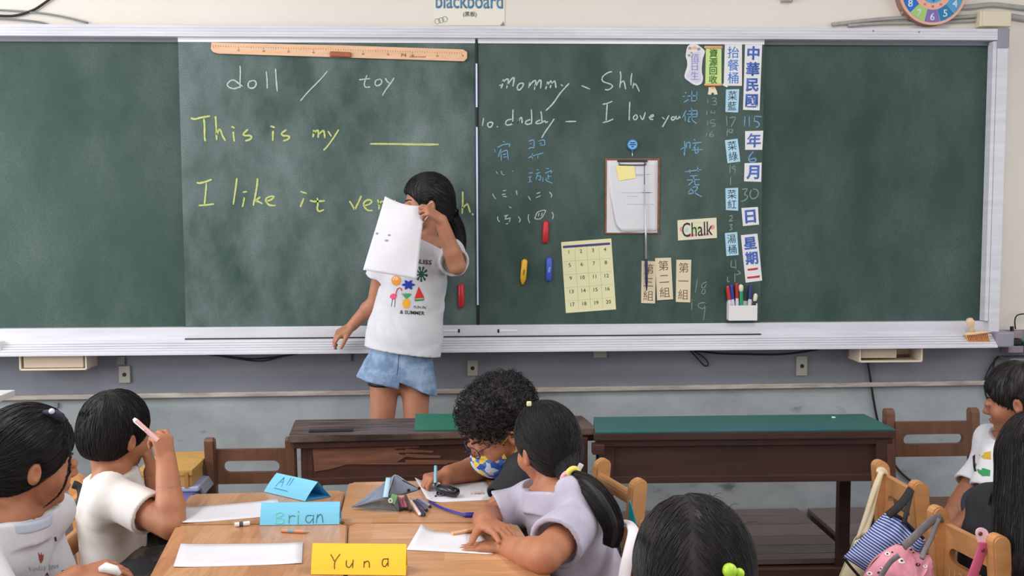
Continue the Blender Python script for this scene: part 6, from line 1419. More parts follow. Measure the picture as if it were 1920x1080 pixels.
# ================================================================== the standing girl at the board
def PX(x, y, Y): return P(x, y, Y)
SK1 = skin_mat('skin_tan', (184, 126, 99)); SK2 = skin_mat('skin_warm', (180, 119, 88)); SK3 = skin_mat('skin_brown', (162, 106, 80))
M_tee = mat('white_cotton', (216, 215, 221), 0.85, (208, 207, 214), 20, 0.12, 500)
M_denim = mat('light_denim', (104, 130, 164), 0.85, (152, 174, 202), 18, 0.35, 350, detail=8, sharp=(0.38, 0.62))
Yg = 3.99
O = PX(751, 684, Yg); top = PX(787, 461, Yg); upv = (top - O); H = upv.length
up = upv.normalized(); yaw = -82; fw = Vector((math.cos(R_(yaw)), math.sin(R_(yaw)), 0)); fw = (fw - up * fw.dot(up)).normalized(); rt = fw.cross(up)
Rt = np.array(Matrix((rt, fw, up)).transposed()); T1 = (O, Rt, H, 1.0)
Rh = frame(-170, 4, 0); C1 = PX(800, 381, Yg + 0.0); H1 = (C1, Rh, 0.97)
shL = sh_of(T1, -1, 0.125, -0.012); shR = sh_of(T1, 1, 0.125, -0.012)      # her left is at the viewer's right
elL = PX(857, 499, 3.84); wrL = PX(827, 413, 3.80)
elR = PX(703, 566, 4.02); wrR = PX(660, 611, 4.065)
aL = (shL, elL, wrL, dict(d=PX(800, 392, 3.775) - wrL, n=Vector((0.45, -0.5, 0.75)), thumb_side=1, curls=[(60, 60, 30), (52, 55, 28), (42, 50, 25), (34, 44, 22)], s=0.95, thumb=(30, 28, 8)), (0.037, 0.033, 0.0235))
aR = (shR, elR, wrR, dict(d=PX(622, 634, 4.06) - wrR, n=Vector((-0.15, -0.35, 0.9)), thumb_side=-1, curls=[(30, 30, 20), (34, 32, 20), (30, 30, 20), (24, 24, 15)], s=0.95, thumb=(30, 20, 5)), (0.036, 0.030, 0.022))
legs1 = []
for px_, y0 in ((716, 1), (781, -1)):
    hi_ = PX(px_ + (6 if y0 > 0 else -2), 700, Yg); kn = Vector((PX(px_, 850, Yg).x, Yg - 0.01, 0.49)); an = Vector((kn.x + 0.0, Yg + 0.01, 0.15)); toe = an + Vector((-0.01, -0.13, -0.035))
    legs1.append((hi_, kn, an, toe, (0.060, 0.044, 0.029)))
g1 = person('person standing at the board in white printed shirt and denim shorts, paper before the face', (Vector(O).x, Yg, 0.09), SK1, T1, H1, [aL, aR], legs1, neck_r=0.036)
pts = [O, top, shL, elL, shR, elR]
lo, hi = bounds(pts, 0.19)
prof = [(-0.02, 0.152), (0.25, 0.136), (0.5, 0.120), (0.72, 0.114), (0.93, 0.088)]
f1 = shirt_sdf(T1, H1, [aL, aR], inf=0.010, cuff=0.58, sl=(0.050, 0.062), hem=0.055, neck=0.050, amp=0.0045, freq=30, seed=4, prof=prof)
tee1 = garment(g1, 'shirt', f1, lo, hi, M_tee, 0.0045)
def collar(par, T, C_, Rh, neck, m, s=1.0):
    nb = A3(T[0]) + T[1][:, 2] * T[2]; nk = A3(C_) + Rh @ np.array([0, -0.026, -0.058]) * s; nd = (nk - nb) / np.linalg.norm(nk - nb)
    f = lambda Q: smax(smax(cap(Q, nb - nd * 0.03, nb + nd * 0.12, neck + 0.0205), -cap(Q, nb - nd * 0.03, nb + nd * 0.12, neck + 0.001), 0.003), np.abs((Q - nb) @ nd - 0.014) - 0.012, 0.004)
    return garment(par, 'collar', f, *bounds([Vector(nb)], 0.12), m, 0.0035)
# denim shorts
def shorts(Q):
    q = (Q - A3(O)) @ Rt
    d = torso_sdf(Q, O, Rt, H, 1.0, 0.004, [(-0.15, 0.120), (0.0, 0.125), (0.28, 0.118)], sw=0.001) if False else None
    qs = q.copy(); qs[:, 1] *= 1.38
    d = cap(qs, (0, 0, -0.035), (0, 0, 0.06), 0.128, 0.118)
    for lg, hm in ((legs1[0], (PX(660, 704, Yg), PX(744, 722, Yg))), (legs1[1], (PX(744, 707, Yg), PX(816, 741, Yg)))):
        c = (hm[0] + hm[1]) / 2; e = cap(Q, A3(lg[0]) + np.array([0, -0.004, 0.05]), A3(c) + np.array([0, 0, -0.02]), 0.070, 0.082)
        dv = (hm[1] - hm[0]).normalized(); nn = A3(Vector((dv.z, 0, -dv.x)));
        if nn[2] > 0: nn = -nn
        pl = (Q - A3(c)) @ nn; e = smax(e, pl, 0.003)
        e = np.maximum(e, -np.maximum(cap(Q, A3(lg[0]) + np.array([0, 0, -0.02]), A3(c) + np.array([0, 0, -0.1]), 0.066, 0.077), -(pl + 0.045)))
        d = smin(d, e, 0.016)
    d = smax(d, -(0 * q[:, 2]) - 1 + 0 * d, 0.001) if False else d
    d = smax(d, q[:, 2] - 0.14, 0.004)
    return d + waves(Q, 11, 0.0035, 42)
lo2, hi2 = bounds([O, PX(660, 745, Yg), PX(816, 745, Yg)], 0.17)
def shorts2(Q):
    d = shorts(Q)
    for lg, hm in ((legs1[0], (PX(660, 704, Yg), PX(744, 722, Yg))), (legs1[1], (PX(744, 707, Yg), PX(816, 741, Yg)))):
        c = (hm[0] + hm[1]) / 2; dv = (hm[1] - hm[0]).normalized(); nn = A3(Vector((dv.z, 0, -dv.x))); nn = -nn if nn[2] > 0 else nn
        side = (Q[:, 0] < A3((legs1[0][0] + legs1[1][0]) / 2)[0] + 0.0) if lg is legs1[0] else (Q[:, 0] >= A3((legs1[0][0] + legs1[1][0]) / 2)[0] + 0.0)
        pl = (Q - A3(c)) @ nn; d = np.where(side, np.maximum(d, pl), d)
    return d
sh1 = garment(g1, 'shorts', shorts2, lo2, hi2, M_denim, 0.0045)
def under(Q):
    c = A3(PX(690, 712, Yg)); return np.maximum(cap(Q, A3(legs1[0][0]), A3(legs1[0][1]), 0.066, 0.060), np.abs(Q[:, 2] - c[2]) - 0.022)
garment(g1, 'under_shorts', under, *bounds([legs1[0][0], PX(700, 730, Yg)], 0.1), M_black, 0.005)
bvs = bvh_of(sh1)
M_seam = mat('denim_seam', (150, 160, 176), 0.8); M_fly = mat('denim_dark', (74, 92, 122), 0.85)
def drape_line(bv, pts, r, m, par, nm='seam'):
    q = stick_on(bv, pts, off=0.001)
    if q: return finish(nm, TB(smooth_path(q, 2), r, 5), m, par, smooth=True)
def lerp_px(pts, n=6):
    o = []
    for a, b in zip(pts[:-1], pts[1:]): o += [(a[0] + (b[0] - a[0]) * i / n, a[1] + (b[1] - a[1]) * i / n) for i in range(n)]
    return o + [pts[-1]]
drape_line(bvs, lerp_px([(748, 660), (746, 690), (744, 703)]), 0.0013, M_fly, g1); drape_line(bvs, lerp_px([(668, 702), (700, 712), (738, 718)]), 0.0013, M_seam, g1); drape_line(bvs, lerp_px([(752, 712), (780, 731), (808, 736)]), 0.0013, M_seam, g1)
drape_line(bvs, lerp_px([(814, 655), (811, 690), (807, 730)]), 0.0013, M_fly, g1)
print_poly(bvs, [(746, 649), (759, 650), (758, 660), (750, 664)], M_fly, g1, 'fly_patch')
# printed motifs on the shirt
bvt = bvh_of(tee1)
col = lambda nm, c: mat('print_' + nm, c, 0.8)
def pr(pts, c, nm='print'): return print_poly(bvt, pts, c, g1, nm, 0.0014)
def leaf(cx, cy, n=9):
    for i in range(n):
        a = -0.5 + i * 2 * math.pi / n; pr([(cx + math.cos(a - .16) * 3, cy + math.sin(a - .16) * 3), (cx + math.cos(a - .2) * 11, cy + math.sin(a - .2) * 14), (cx + math.cos(a) * 12.5, cy + math.sin(a) * 15), (cx + math.cos(a + .2) * 11, cy + math.sin(a + .2) * 14), (cx + math.cos(a + .16) * 3, cy + math.sin(a + .16) * 3)], col('dark_green', (20, 84, 62)), 'leaf_print')
    pr(circ(cx, cy, 5, 6), col('dark_green', (20, 84, 62)), 'leaf_print')
leaf(790, 514)
pr([(766 + (8 + 2.5 * math.cos(6 * a)) * 1.25 * math.cos(a), 534 + (8 + 2.5 * math.cos(6 * a)) * math.sin(a)) for a in [i * math.pi / 12 for i in range(24)]], col('royal', (38, 56, 170)), 'flower_print')
pr([(785, 537), (796, 559), (777, 560)], col('red', (222, 52, 46)), 'melon_print'); pr([(777, 561), (796, 560), (794, 564), (778, 565)], col('melon_green', (60, 150, 90)), 'melon_print')
pr(circ(743, 526, 9, 9.5, 12), col('orange', (232, 150, 50)), 'shell_print'); pr(circ(742, 523, 5, 4.5, 8), col('cream', (238, 226, 210)), 'shell_print')
pr(circ(762, 569, 7.5, 9.5, 12), col('amber', (240, 176, 54)), 'pineapple_print')
for a in (-0.9, -0.45, 0, 0.45, 0.9): pr([(762, 561), (762 + 9 * math.sin(a) - 1.5, 555 - 5 * math.cos(a)), (762 + 11 * math.sin(a), 550 - 1 * math.cos(a)), (762 + 9 * math.sin(a) + 2, 556 - 4 * math.cos(a))], col('leaf_green', (70, 160, 100)), 'pineapple_print')
M_flam = col('flamingo', (226, 82, 118))
pr([(732, 553), (738, 550), (744, 553), (743, 559), (737, 562), (731, 558)], M_flam, 'flamingo_print')
drape_line(bvt, [(742, 555), (743, 547), (746, 541), (751, 540), (753, 545)], 0.0021, M_flam, g1, 'flamingo_print'); drape_line(bvt, lerp_px([(736, 560), (734, 575)], 3), 0.001, M_ink, g1, 'flamingo_print'); drape_line(bvt, lerp_px([(741, 560), (740, 576)], 3), 0.001, M_ink, g1, 'flamingo_print')
from mathutils import geometry
def cloth_text(body, x, y, px_h, px_w, rot, bv, par, m, offset=0.02):
    c = bpy.data.curves.new('text', 'FONT'); c.body = body; c.align_x = 'CENTER'; c.size = 1; c.offset = offset; c.resolution_u = 2
    o = bpy.data.objects.new('text', c); C.objects.link(o); bpy.context.view_layer.update()
    me = bpy.data.meshes.new_from_object(o.evaluated_get(bpy.context.evaluated_depsgraph_get())); C.objects.unlink(o)
    vs = [v.co.copy() for v in me.vertices]; mn = [min(v[i] for v in vs) for i in (0, 1)]; mx = [max(v[i] for v in vs) for i in (0, 1)]
    sx_, sy_ = px_w / (mx[0] - mn[0]), px_h / (mx[1] - mn[1]); ca, sa = math.cos(rot), math.sin(rot); pts = []
    for v in vs:
        a, b = (v.x - (mn[0] + mx[0]) / 2) * sx_, -(v.y - (mn[1] + mx[1]) / 2) * sy_; pts.append((x + a * ca - b * sa, y + a * sa + b * ca))
    q = stick_on(bv, pts, off=0.0016)
    if not q: return
    bm = bmesh.new(); bm.from_mesh(me)
    for v, p in zip(bm.verts, q): v.co = p
    return finish('lettering', bm, m, par)
cloth_text('BLISS', 794, 491, 8.5, 31, 0.10, bvt, g1, M_ink); cloth_text('FUN IN', 787, 576, 5, 22, 0.05, bvt, g1, M_ink, 0.0); cloth_text('& SUMMER', 773, 586, 7, 46, 0.06, bvt, g1, M_ink, 0.012)
# hair: bangs, cap and long low ponytail
hl = hair_local(C1, Rh, 0.97)
def hair1(Q):
    q = hl(Q); d = ell(q, (0, -0.012, 0.030), (0.083, 0.102, 0.096)); d = smin(d, ell(q, (0, -0.055, -0.02), (0.066, 0.058, 0.07)), 0.03)
    face = ell(q, (0, 0.125, -0.058), (0.20, 0.105, 0.115)); d = smax(d, -face, 0.006)
    d = smax(d, -ell(q, (0, 0.03, -0.11), (0.12, 0.075, 0.095)), 0.008)
    e = ell(np.stack([np.abs(q[:, 0]), q[:, 1], q[:, 2]], 1), (0.085, -0.008, -0.014), (0.022, 0.022, 0.032)); d = smax(d, -e, 0.004)
    return (d + 0.0012 * np.sin(np.arctan2(q[:, 0], q[:, 2] + 0.02) * 60) ) * 0.97
VH, FH = nets(hair1, *bounds([C1], 0.15), 0.004); np_mesh('hair', VH, FH, M_hair, g1)
crown = to_w(C1, Rh, 0.97, (0, -0.03, 0.12)); tie = to_w(C1, Rh, 0.97, (0.0, -0.105, -0.03))
def fl1(p):
    q = (A3(p) - A3(C1)) @ Rh
    if q[1] > 0.02 and q[2] > 0.0: return Vector(Rh @ np.array([q[0] * 3, 0.5 * (q[2] > 0.07), -1.0]))
    return (tie - p).normalized()
st = flow_strands(VH, FH, 900, 9, 0.012, fl1, 0.0022, 3); strands_mesh('hair_strands', st, 0.0008, M_hair, g1)
tail = smooth_path([tie, PX(846, 405, Yg + 0.05), PX(857, 432, Yg + 0.055), PX(861, 462, Yg + 0.05), PX(858, 492, Yg + 0.045)], 4)
def strand_tail(path, rads, n, seed, par, r=0.0009, m=None, core=True, name='ponytail', flat=0.7, kk=0.0):
    rs = np.random.RandomState(seed); pts = [A3(p) for p in path]; k = len(pts); T = np.gradient(np.array(pts), axis=0); T /= np.linalg.norm(T, axis=1, keepdims=True)
    a = np.cross(T, [0.1, 1, 0.05]); a /= np.linalg.norm(a, axis=1, keepdims=True); b = np.cross(T, a); out_ = []
    for i in range(n):
        th = rs.uniform(0, 6.28); rr = rs.uniform(0.6, 1.08); ph = rs.uniform(-0.4, 0.4); w1 = rs.uniform(0, 6.28)
        R__ = np.array(rads) * rr; ang = th + ph * np.linspace(0, 1, k); wob = kk * np.sin(np.linspace(0, 9, k) + w1)
        out_.append(np.array(pts) + a * ((np.cos(ang) * R__ + wob)[:, None]) + b * ((np.sin(ang) * R__ * flat)[:, None]))
    if core: finish(name, TB([Vector(p) for p in pts], [(float(q_ * 0.8), float(q_ * 0.8 * flat)) for q_ in rads], 14, flat=tuple(a[0])), m or M_hair, par, smooth=True)
    return strands_mesh(name + '_strands', out_, r, m or M_hair, par)
k = len(tail); strand_tail(tail, [0.016 + 0.016 * math.sin(math.pi * min(1, 0.15 + 0.75 * i / (k - 1))) * (1 - 0.5 * (i / (k - 1)) ** 4) for i in range(k)], 220, 5, g1)
# mask with ear loop (mostly behind the paper)
def mask_part(par, C_, R, s, m, loopm, top=-0.018, label=None, name='face_mask'):
    def f(Q):
        q = ((Q - A3(C_)) @ R) / s
        d = ell(q, (0, 0.040, -0.052), (0.060, 0.066, 0.062)); d = smin(d, ell(q, (0, 0.080, -0.040), (0.024, 0.026, 0.030)), 0.02)
        d = smax(d, -(ell(q, (0, 0.040, -0.052), (0.056, 0.062, 0.056))), 0.002)
        d = smax(d, q[:, 2] - top - 0.35 * (q[:, 1] - 0.09) * 0, 0.003); d = smax(d, 0.028 - q[:, 1] + 0.0 * q[:, 2], 0.004); d = smax(d, -0.108 - q[:, 2], 0.004)
        return d * s
    V_, F_ = nets(f, *bounds([C_], 0.15), 0.003); o = np_mesh(name, V_, F_, m, par, label)
    for sg in (-1, 1):
        for z0, z1_ in ((top - 0.008, 0.004), (-0.085, -0.036)):
            pts_ = [to_w(C_, R, s, (sg * x, y, z)) for x, y, z in ((0.052, 0.036, z0), (0.068, 0.012, (z0 * 0.4 + z1_ * 0.6)), (0.080, -0.014, z1_))]
            finish('ear_loop', TB(smooth_path(pts_, 4), 0.0018, 6), loopm, par, smooth=True)
    return o
mask_part(g1, C1, Rh, 0.97, mat('mask_white', (232, 222, 222), 0.8), mat('loop_pinkish', (236, 212, 206), 0.7))
# the sheet of paper she holds
tl, tr, br_, bl_ = PX(722, 368, 3.80), PX(796, 386, 3.775), PX(781, 523, 3.74), PX(681, 506, 3.77)
def pf(u, v):
    p = tl.lerp(tr, u).lerp(bl_.lerp(br_, u), v)
    crn = max(0, (u - 0.72) / 0.28) * max(0, (0.35 - v) / 0.35)
    return p + Vector((0.0, -0.012 * math.sin(math.pi * u) + 0.05 * crn ** 2 + 0.004 * math.sin(4 * u + 5 * v), -0.012 * math.sin(u * math.pi) * (1 - v)))
bm = bmesh.new(); grid(bm, pf, 22, 26); solid(bm, 0.0007); po = solo('held_paper', bm, M_paper, 'white sheet of paper held up before the face of the standing girl', 'paper', smooth=True)
bvp = bvh_of(po)
M_smud = mat('pencil_smudge', (150, 150, 156), 0.8)
for x, y, rx, ry in ((730, 441, 3.2, 2), (725, 451, 4, 2.2), (707, 438, 3, 2.2)): print_poly(bvp, circ(x, y, rx, ry, 8, 0.3), M_smud, po, 'smudge', 0.0006)
# ================================================================== seated pupils
def seat_legs(O, R, kneez=0.42, footx=0.36, spread=0.07):
    o = A3(O); L = []
    for sg in (-1, 1):
        hi_ = o + R[:, 0] * sg * spread; fwd = np.array([R[0, 1], R[1, 1], 0]); fwd /= np.linalg.norm(fwd)
        kn = hi_ + fwd * footx; kn[2] = kneez; an = kn + fwd * 0.02; an[2] = 0.07; toe = an + fwd * 0.13; toe[2] = 0.03
        L.append((Vector(hi_), Vector(kn), Vector(an), Vector(toe), (0.066, 0.045, 0.030)))
    return L
def torso_between(O, N, yaw, w=1.0):
    up = Vector(N) - Vector(O); H = up.length; up.normalize(); fw = Vector((math.cos(R_(yaw)), math.sin(R_(yaw)), 0)); fw = (fw - up * fw.dot(up)).normalized()
    return (Vector(O), np.array(Matrix((fw.cross(up), fw, up)).transposed()), H, w)
def trousers(par, T, legs, m, name='trousers', cut=0.98):
    O, R, H, w = T
    def f(Q):
        q = (Q - A3(O)) @ R; q[:, 1] *= 1.3; d = cap(q, (0, 0, -0.02), (0, 0, 0.07), 0.118 * w, 0.112 * w)
        for l_ in legs:
            d = smin(d, cap(Q, l_[0], l_[1], 0.078, 0.060), 0.03); an = A3(l_[1]) * (1 - cut) + A3(l_[2]) * cut; d = smin(d, cap(Q, l_[1], an, 0.058, 0.046), 0.02)
        return d + waves(Q, 8, 0.003, 30)
    return garment(par, name, f, *bounds([O] + [p for l_ in legs for p in l_[:3]], 0.14), m, 0.009)
def shoes(par, legs, m):
    for l_ in legs:
        f = lambda Q: smax(cap(Q, A3(l_[2]) + [0, 0, -0.02], l_[3], 0.042, 0.036), -(Q[:, 2] - 0.004), 0.003)
        garment(par, 'shoe', f, *bounds([l_[2], l_[3]], 0.07), m, 0.006)
def hair_cap(q, rad=(0.083, 0.100, 0.095), c=(0, -0.012, 0.030), face=((0, 0.108, -0.062), (0.080, 0.092, 0.115)), nape=-0.055, back=None, earcut=True):
    d = ell(q, c, rad); d = smin(d, ell(q, (0, -0.050, -0.012), (0.066, 0.054, 0.066)), 0.03)
    d = smax(d, -ell(q, *face), 0.006)
    d = smax(d, -ell(q, (0, 0.045, nape - 0.085), (0.13, 0.100, 0.105)), 0.008); d = smax(d, nape - 0.02 - q[:, 2], 0.006)
    if earcut: d = smax(d, -ell(np.stack([np.abs(q[:, 0]), q[:, 1], q[:, 2]], 1), (0.086, -0.004, -0.016), (0.024, 0.024, 0.034)), 0.004)
    return d
M_shoe = mat('shoe_grey', (90, 90, 96), 0.6)
M_trs = mat('dark_trousers', (62, 60, 66), 0.85, (96, 84, 74), 26, 0.2, 200, sharp=(0.5, 0.6))
M_ban = mat('navy_shorts', (50, 54, 72), 0.85)

# ---------------- boy in white, left table
O = Vector((-0.975, 2.76, 0.40)); N = PX(212, 905, 2.73); T2 = torso_between(O, N, 8, 0.93); C2_ = PX(219, 812, 2.75); Rh2 = frame(58, 4, 4); H2 = (C2_, Rh2, 0.98)
sR = PX(222, 934, 2.62); sL = PX(240, 926, 2.86)
aR = (sR, PX(322, 985, 2.53), PX(312, 868, 2.60), dict(d=PX(303, 812, 2.62) - PX(312, 868, 2.60), n=Vector((0.75, -0.5, 0.3)), thumb_side=1, curls=[(66, 70, 38), (60, 66, 36), (50, 60, 32), (30, 52, 28)], s=0.92, thumb=(30, 30, 10)), (0.040, 0.036, 0.026))
aL = (sL, PX(306, 985, 2.80), PX(286, 885, 2.80), dict(d=PX(276, 848, 2.79) - PX(286, 885, 2.80), n=Vector((0.9, 0.1, 0.1)), thumb_side=1, curls=RELAX, s=0.9), (0.038, 0.033, 0.024))
lg2 = seat_legs(T2[0], T2[1], 0.43, 0.34)
b2 = person('person in white t-shirt at the left table seen from behind, hand with pink pen raised', (O.x, O.y, 0), SK2, T2, H2, [aR, aL], lg2, neck_r=0.044)
f2 = shirt_sdf(T2, H2, [aR, aL], inf=0.014, cuff=0.60, sl=(0.050, 0.060), hem=-0.05, neck=0.050, amp=0.004, freq=26, seed=7)
M_tee2 = mat('cream_white_cotton', (228, 222, 218), 0.85, (216, 210, 206), 12, 0.12, 500)
garment(b2, 'shirt', f2, *bounds([O, N, sR, sL, aR[1]], 0.17), M_tee2, 0.0045)
trousers(b2, T2, lg2, M_trs); shoes(b2, lg2, M_shoe)
hl2 = hair_local(C2_, Rh2, 0.98)
fh2 = lambda Q: (hair_cap(hl2(Q), rad=(0.081, 0.098, 0.092), nape=-0.040) + 0.0008 * np.sin(np.arctan2(hl2(Q)[:, 0], hl2(Q)[:, 1] + 0.03) * 70)) * 0.98
VH, FH = nets(fh2, *bounds([C2_], 0.15), 0.004); np_mesh('hair', VH, FH, M_hair, b2)
cr2 = to_w(C2_, Rh2, 0.98, (0.01, -0.04, 0.125))
def fl_down(crown): return lambda p: ((p - crown).normalized() + Vector((0, 0, -0.7)))
st = flow_strands(VH, FH, 1700, 7, 0.009, fl_down(cr2), 0.0035, 4); strands_mesh('hair_strands', st, 0.0008, M_hair, b2)
a, b = PX(255, 789, 2.56), PX(296, 826, 2.555)
t = thing('pen', 'pale pink pen held up by the boy in white', 'pen', tuple(b))
finish('barrel', TB([a, b], 0.0062, 10), mat('pen_pink', (226, 178, 178), 0.3), t); finish('clip', TB([a + Vector((-0.004, -0.007, 0.0)), a.lerp(b, 0.45) + Vector((-0.002, -0.008, 0))], 0.0016, 6), M_white, t); finish('end_cap', TB([a, a - (b - a).normalized() * 0.008], [0.0062, 0.004], 10), M_white, t)

# ---------------- girl in white at the lower left
O = Vector((-1.13, 2.22, 0.40)); N = PX(22, 985, 2.20); T3 = torso_between(O, N, -22, 0.95); C3_ = PX(57, 862, 2.22); Rh3 = frame(38, 8, 3); H3 = (C3_, Rh3, 1.0)
sR = PX(-68, 1020, 2.10); sL = PX(70, 1005, 2.33)
wr = PX(142, 1082, 2.12)
aR = (sR, PX(0, 1180, 2.02), wr, dict(d=PX(212, 1066, 2.14) - wr, n=Vector((-0.1, -0.4, 0.9)), thumb_side=1, curls=[(26, 30, 16), (24, 26, 14), (22, 24, 14), (18, 20, 12)], s=0.92), (0.040, 0.034, 0.025))
aL = (sL, PX(110, 1130, 2.38), PX(190, 1120, 2.34), dict(d=Vector((1, 0, 0.1)), n=Vector((0, 0, 1)), thumb_side=-1, curls=RELAX, s=0.92), (0.038, 0.032, 0.024))
lg3 = seat_legs(T3[0], T3[1], 0.42, 0.34)
b3 = person('person in white t-shirt at the lower left with a beaded hair tie', (O.x, O.y, 0), SK2, T3, H3, [aR, aL], lg3, neck_r=0.042)
f3 = shirt_sdf(T3, H3, [aR, aL], inf=0.014, cuff=0.62, sl=(0.050, 0.060), hem=-0.05, neck=0.060, amp=0.004, freq=24, seed=9)
sh3 = garment(b3, 'shirt', f3, *bounds([O, N, sR, sL, aR[1]], 0.17), M_tee, 0.005)
nb3 = A3(T3[0]) + T3[1][:, 2] * T3[2]; nk3 = A3(C3_) + Rh3 @ np.array([0, -0.026, -0.058]); nd3 = (nk3 - nb3) / np.linalg.norm(nk3 - nb3)
collar(b3, T3, C3_, Rh3, 0.060, mat('pale_blue_rib', (190, 198, 216), 0.8)); trousers(b3, T3, lg3, M_ban); shoes(b3, lg3, M_shoe)
bv3 = bvh_of(sh3)
def pr3(pts, m, nm='print'): return print_poly(bv3, pts, m, b3, nm, 0.0014)
pr3([(71, 1035), (73, 1048), (76, 1056), (80, 1050), (81, 1038), (78, 1044), (77, 1034), (75, 1044)], col('rust', (160, 70, 50)), 'strawberry_print')
pr3([(101, 1007), (104, 1006), (106, 1014), (103, 1015)], M_ink, 'bird_print'); pr3([(115, 1069), (124, 1068), (120, 1072), (124, 1076), (117, 1073)], M_ink, 'bird_print'); pr3([(84, 1078), (88, 1073), (91, 1079)], M_ink, 'bird_print')
cloth_text('Today just', 82, 1064, 12, 58, -0.12, bv3, b3, mat('print_pale_blue', (184, 206, 220), 0.8))
hl3 = hair_local(C3_, Rh3, 1.0)
fh3 = lambda Q: hair_cap(hl3(Q), rad=(0.080, 0.098, 0.094), nape=-0.052) + 0.0008 * np.sin(hl3(Q)[:, 0] * 500 + hl3(Q)[:, 2] * 200)
VH, FH = nets(fh3, *bounds([C3_], 0.15), 0.004); np_mesh('hair', VH, FH, M_hair, b3)
tie3 = to_w(C3_, Rh3, 1.0, (0.0, -0.115, -0.02))
st = flow_strands(VH, FH, 1900, 9, 0.011, lambda p: (tie3 - p).normalized() + Vector((0, 0, -0.15)), 0.003, 5); strands_mesh('hair_strands', st, 0.0008, M_hair, b3)
tl3 = smooth_path([tie3, tie3 + Vector((-0.03, -0.01, -0.03)), tie3 + Vector((-0.045, -0.015, -0.10)), tie3 + Vector((-0.035, -0.01, -0.17))], 5); k = len(tl3)
strand_tail(tl3, [0.018 + 0.012 * math.sin(math.pi * i / (k - 1)) for i in range(k)], 200, 6, b3)
lock = smooth_path([PX(127, 815, 2.20), PX(131, 850, 2.19), PX(129, 885, 2.19), PX(112, 925, 2.19), PX(82, 952, 2.19)], 5)
strands_mesh('loose_lock', np.array([[tuple(p + Vector((rnd.gauss(0, .0015), rnd.gauss(0, .002), 0))) for p in lock] for _ in range(14)]), 0.0009, M_hair, b3)
c = PX(101, 776, 2.20); hb = thing('hair_tie', 'dark hair band with a small pale bead on the lower left girl', 'hair tie', tuple(c))
finish('band', TB(smooth_path([c + Vector((-0.022, 0, 0.002)), c + Vector((0, -0.006, 0.004)), c + Vector((0.016, 0, -0.004)), c + Vector((0.012, 0.01, -0.016))], 4), 0.0065, 8), M_ban, hb, smooth=True)
bm = bmesh.new(); bmesh.ops.create_icosphere(bm, subdivisions=2, radius=0.0065); bmesh.ops.translate(bm, verts=bm.verts, vec=PX(97, 771, 2.185)); finish('bead', bm, mat('bead_lilac', (206, 204, 232), 0.3), hb, smooth=True)
p = PX(205, 1071, 2.12); bm = bmesh.new(); tube(bm, [p + Vector((-0.02, 0, 0.004)), p + Vector((-0.008, 0, 0.008)), p + Vector((0.012, 0, 0.002)), p + Vector((0.022, 0, -0.008))], [0.006, 0.011, 0.010, 0.005], 12); solo('eraser', bm, M_white, 'white eraser in the hand of the lower left girl', 'eraser', smooth=True)

# ---------------- curly-haired boy with mask and glasses
SKb = SK2
O = Vector((0.335, 2.86, 0.40)); N = PX(975, 862, 2.84); T4 = torso_between(O, N, 184, 0.95); C4_ = PX(936, 806, 2.80); Rh4 = frame(196, 30, 0); s4 = 1.06; H4 = (C4_, Rh4, s4)
sL = PX(985, 888, 2.72); sR = PX(955, 868, 2.96)
wrR = PX(842, 890, 2.83)
aL = (sL, PX(938, 950, 2.66), PX(1000, 985, 2.60), dict(d=Vector((0.6, -0.3, 0)), n=Vector((0, 0, 1)), thumb_side=1, curls=RELAX, s=0.92), (0.040, 0.034, 0.025))
aR = (sR, PX(905, 878, 2.92), wrR, dict(d=PX(808, 896, 2.80) - wrR, n=Vector((-0.2, -0.1, 0.9)), thumb_side=-1, curls=[(62, 66, 36), (58, 64, 36), (50, 58, 32), (40, 52, 28)], s=0.95, thumb=(30, 40, 12)), (0.040, 0.037, 0.027))
lg4 = seat_legs(T4[0], T4[1], 0.42, 0.34)
b4 = person('person with curly black hair, glasses and patterned face mask, writing in a black shirt', (O.x, O.y, 0), SKb, T4, H4, [aL, aR], lg4, neck_r=0.044)
M_blk = mat('black_cotton', (36, 36, 42), 0.85, (30, 30, 35), 16, 0.15, 300)
f4 = shirt_sdf(T4, H4, [aL, aR], inf=0.016, cuff=0.86, sl=(0.054, 0.058), hem=-0.05, neck=0.050, amp=0.004, freq=24, seed=12)
garment(b4, 'shirt', f4, *bounds([O, N, sR, sL, aR[1], aL[1]], 0.17), M_blk, 0.0055); trousers(b4, T4, lg4, M_ban); shoes(b4, lg4, M_shoe)
hl4 = hair_local(C4_, Rh4, s4)
def curls_vol(Q):
    q = hl4(Q); d = ell(q, (0, -0.022, 0.052), (0.090, 0.104, 0.088)); d = smin(d, ell(q, (0, -0.065, 0.0), (0.070, 0.045, 0.055)), 0.02)
    d = smax(d, -ell(q, (0, 0.110, -0.060), (0.082, 0.082, 0.112)), 0.008); d = smax(d, -ell(q, (0, 0.045, -0.140), (0.13, 0.10, 0.125)), 0.008)
    d = smax(d, -ell(np.stack([np.abs(q[:, 0]), q[:, 1], q[:, 2]], 1), (0.086, -0.006, -0.022), (0.03, 0.03, 0.046)), 0.004)
    d = d - 0.006 * np.sin(q[:, 0] * 210 + 2 * np.sin(q[:, 2] * 130)) * np.sin(q[:, 1] * 190 + 2 * np.sin(q[:, 0] * 120)) * np.sin(q[:, 2] * 200 + 1.5 * np.sin(q[:, 1] * 110))
    return d * s4
VH, FH = nets(curls_vol, *bounds([C4_], 0.17), 0.004); np_mesh('hair', VH, FH, M_hair2, b4)
rs = np.random.RandomState(2); ctr4 = A3(to_w(C4_, Rh4, s4, (0, -0.02, 0.03))); coils = []
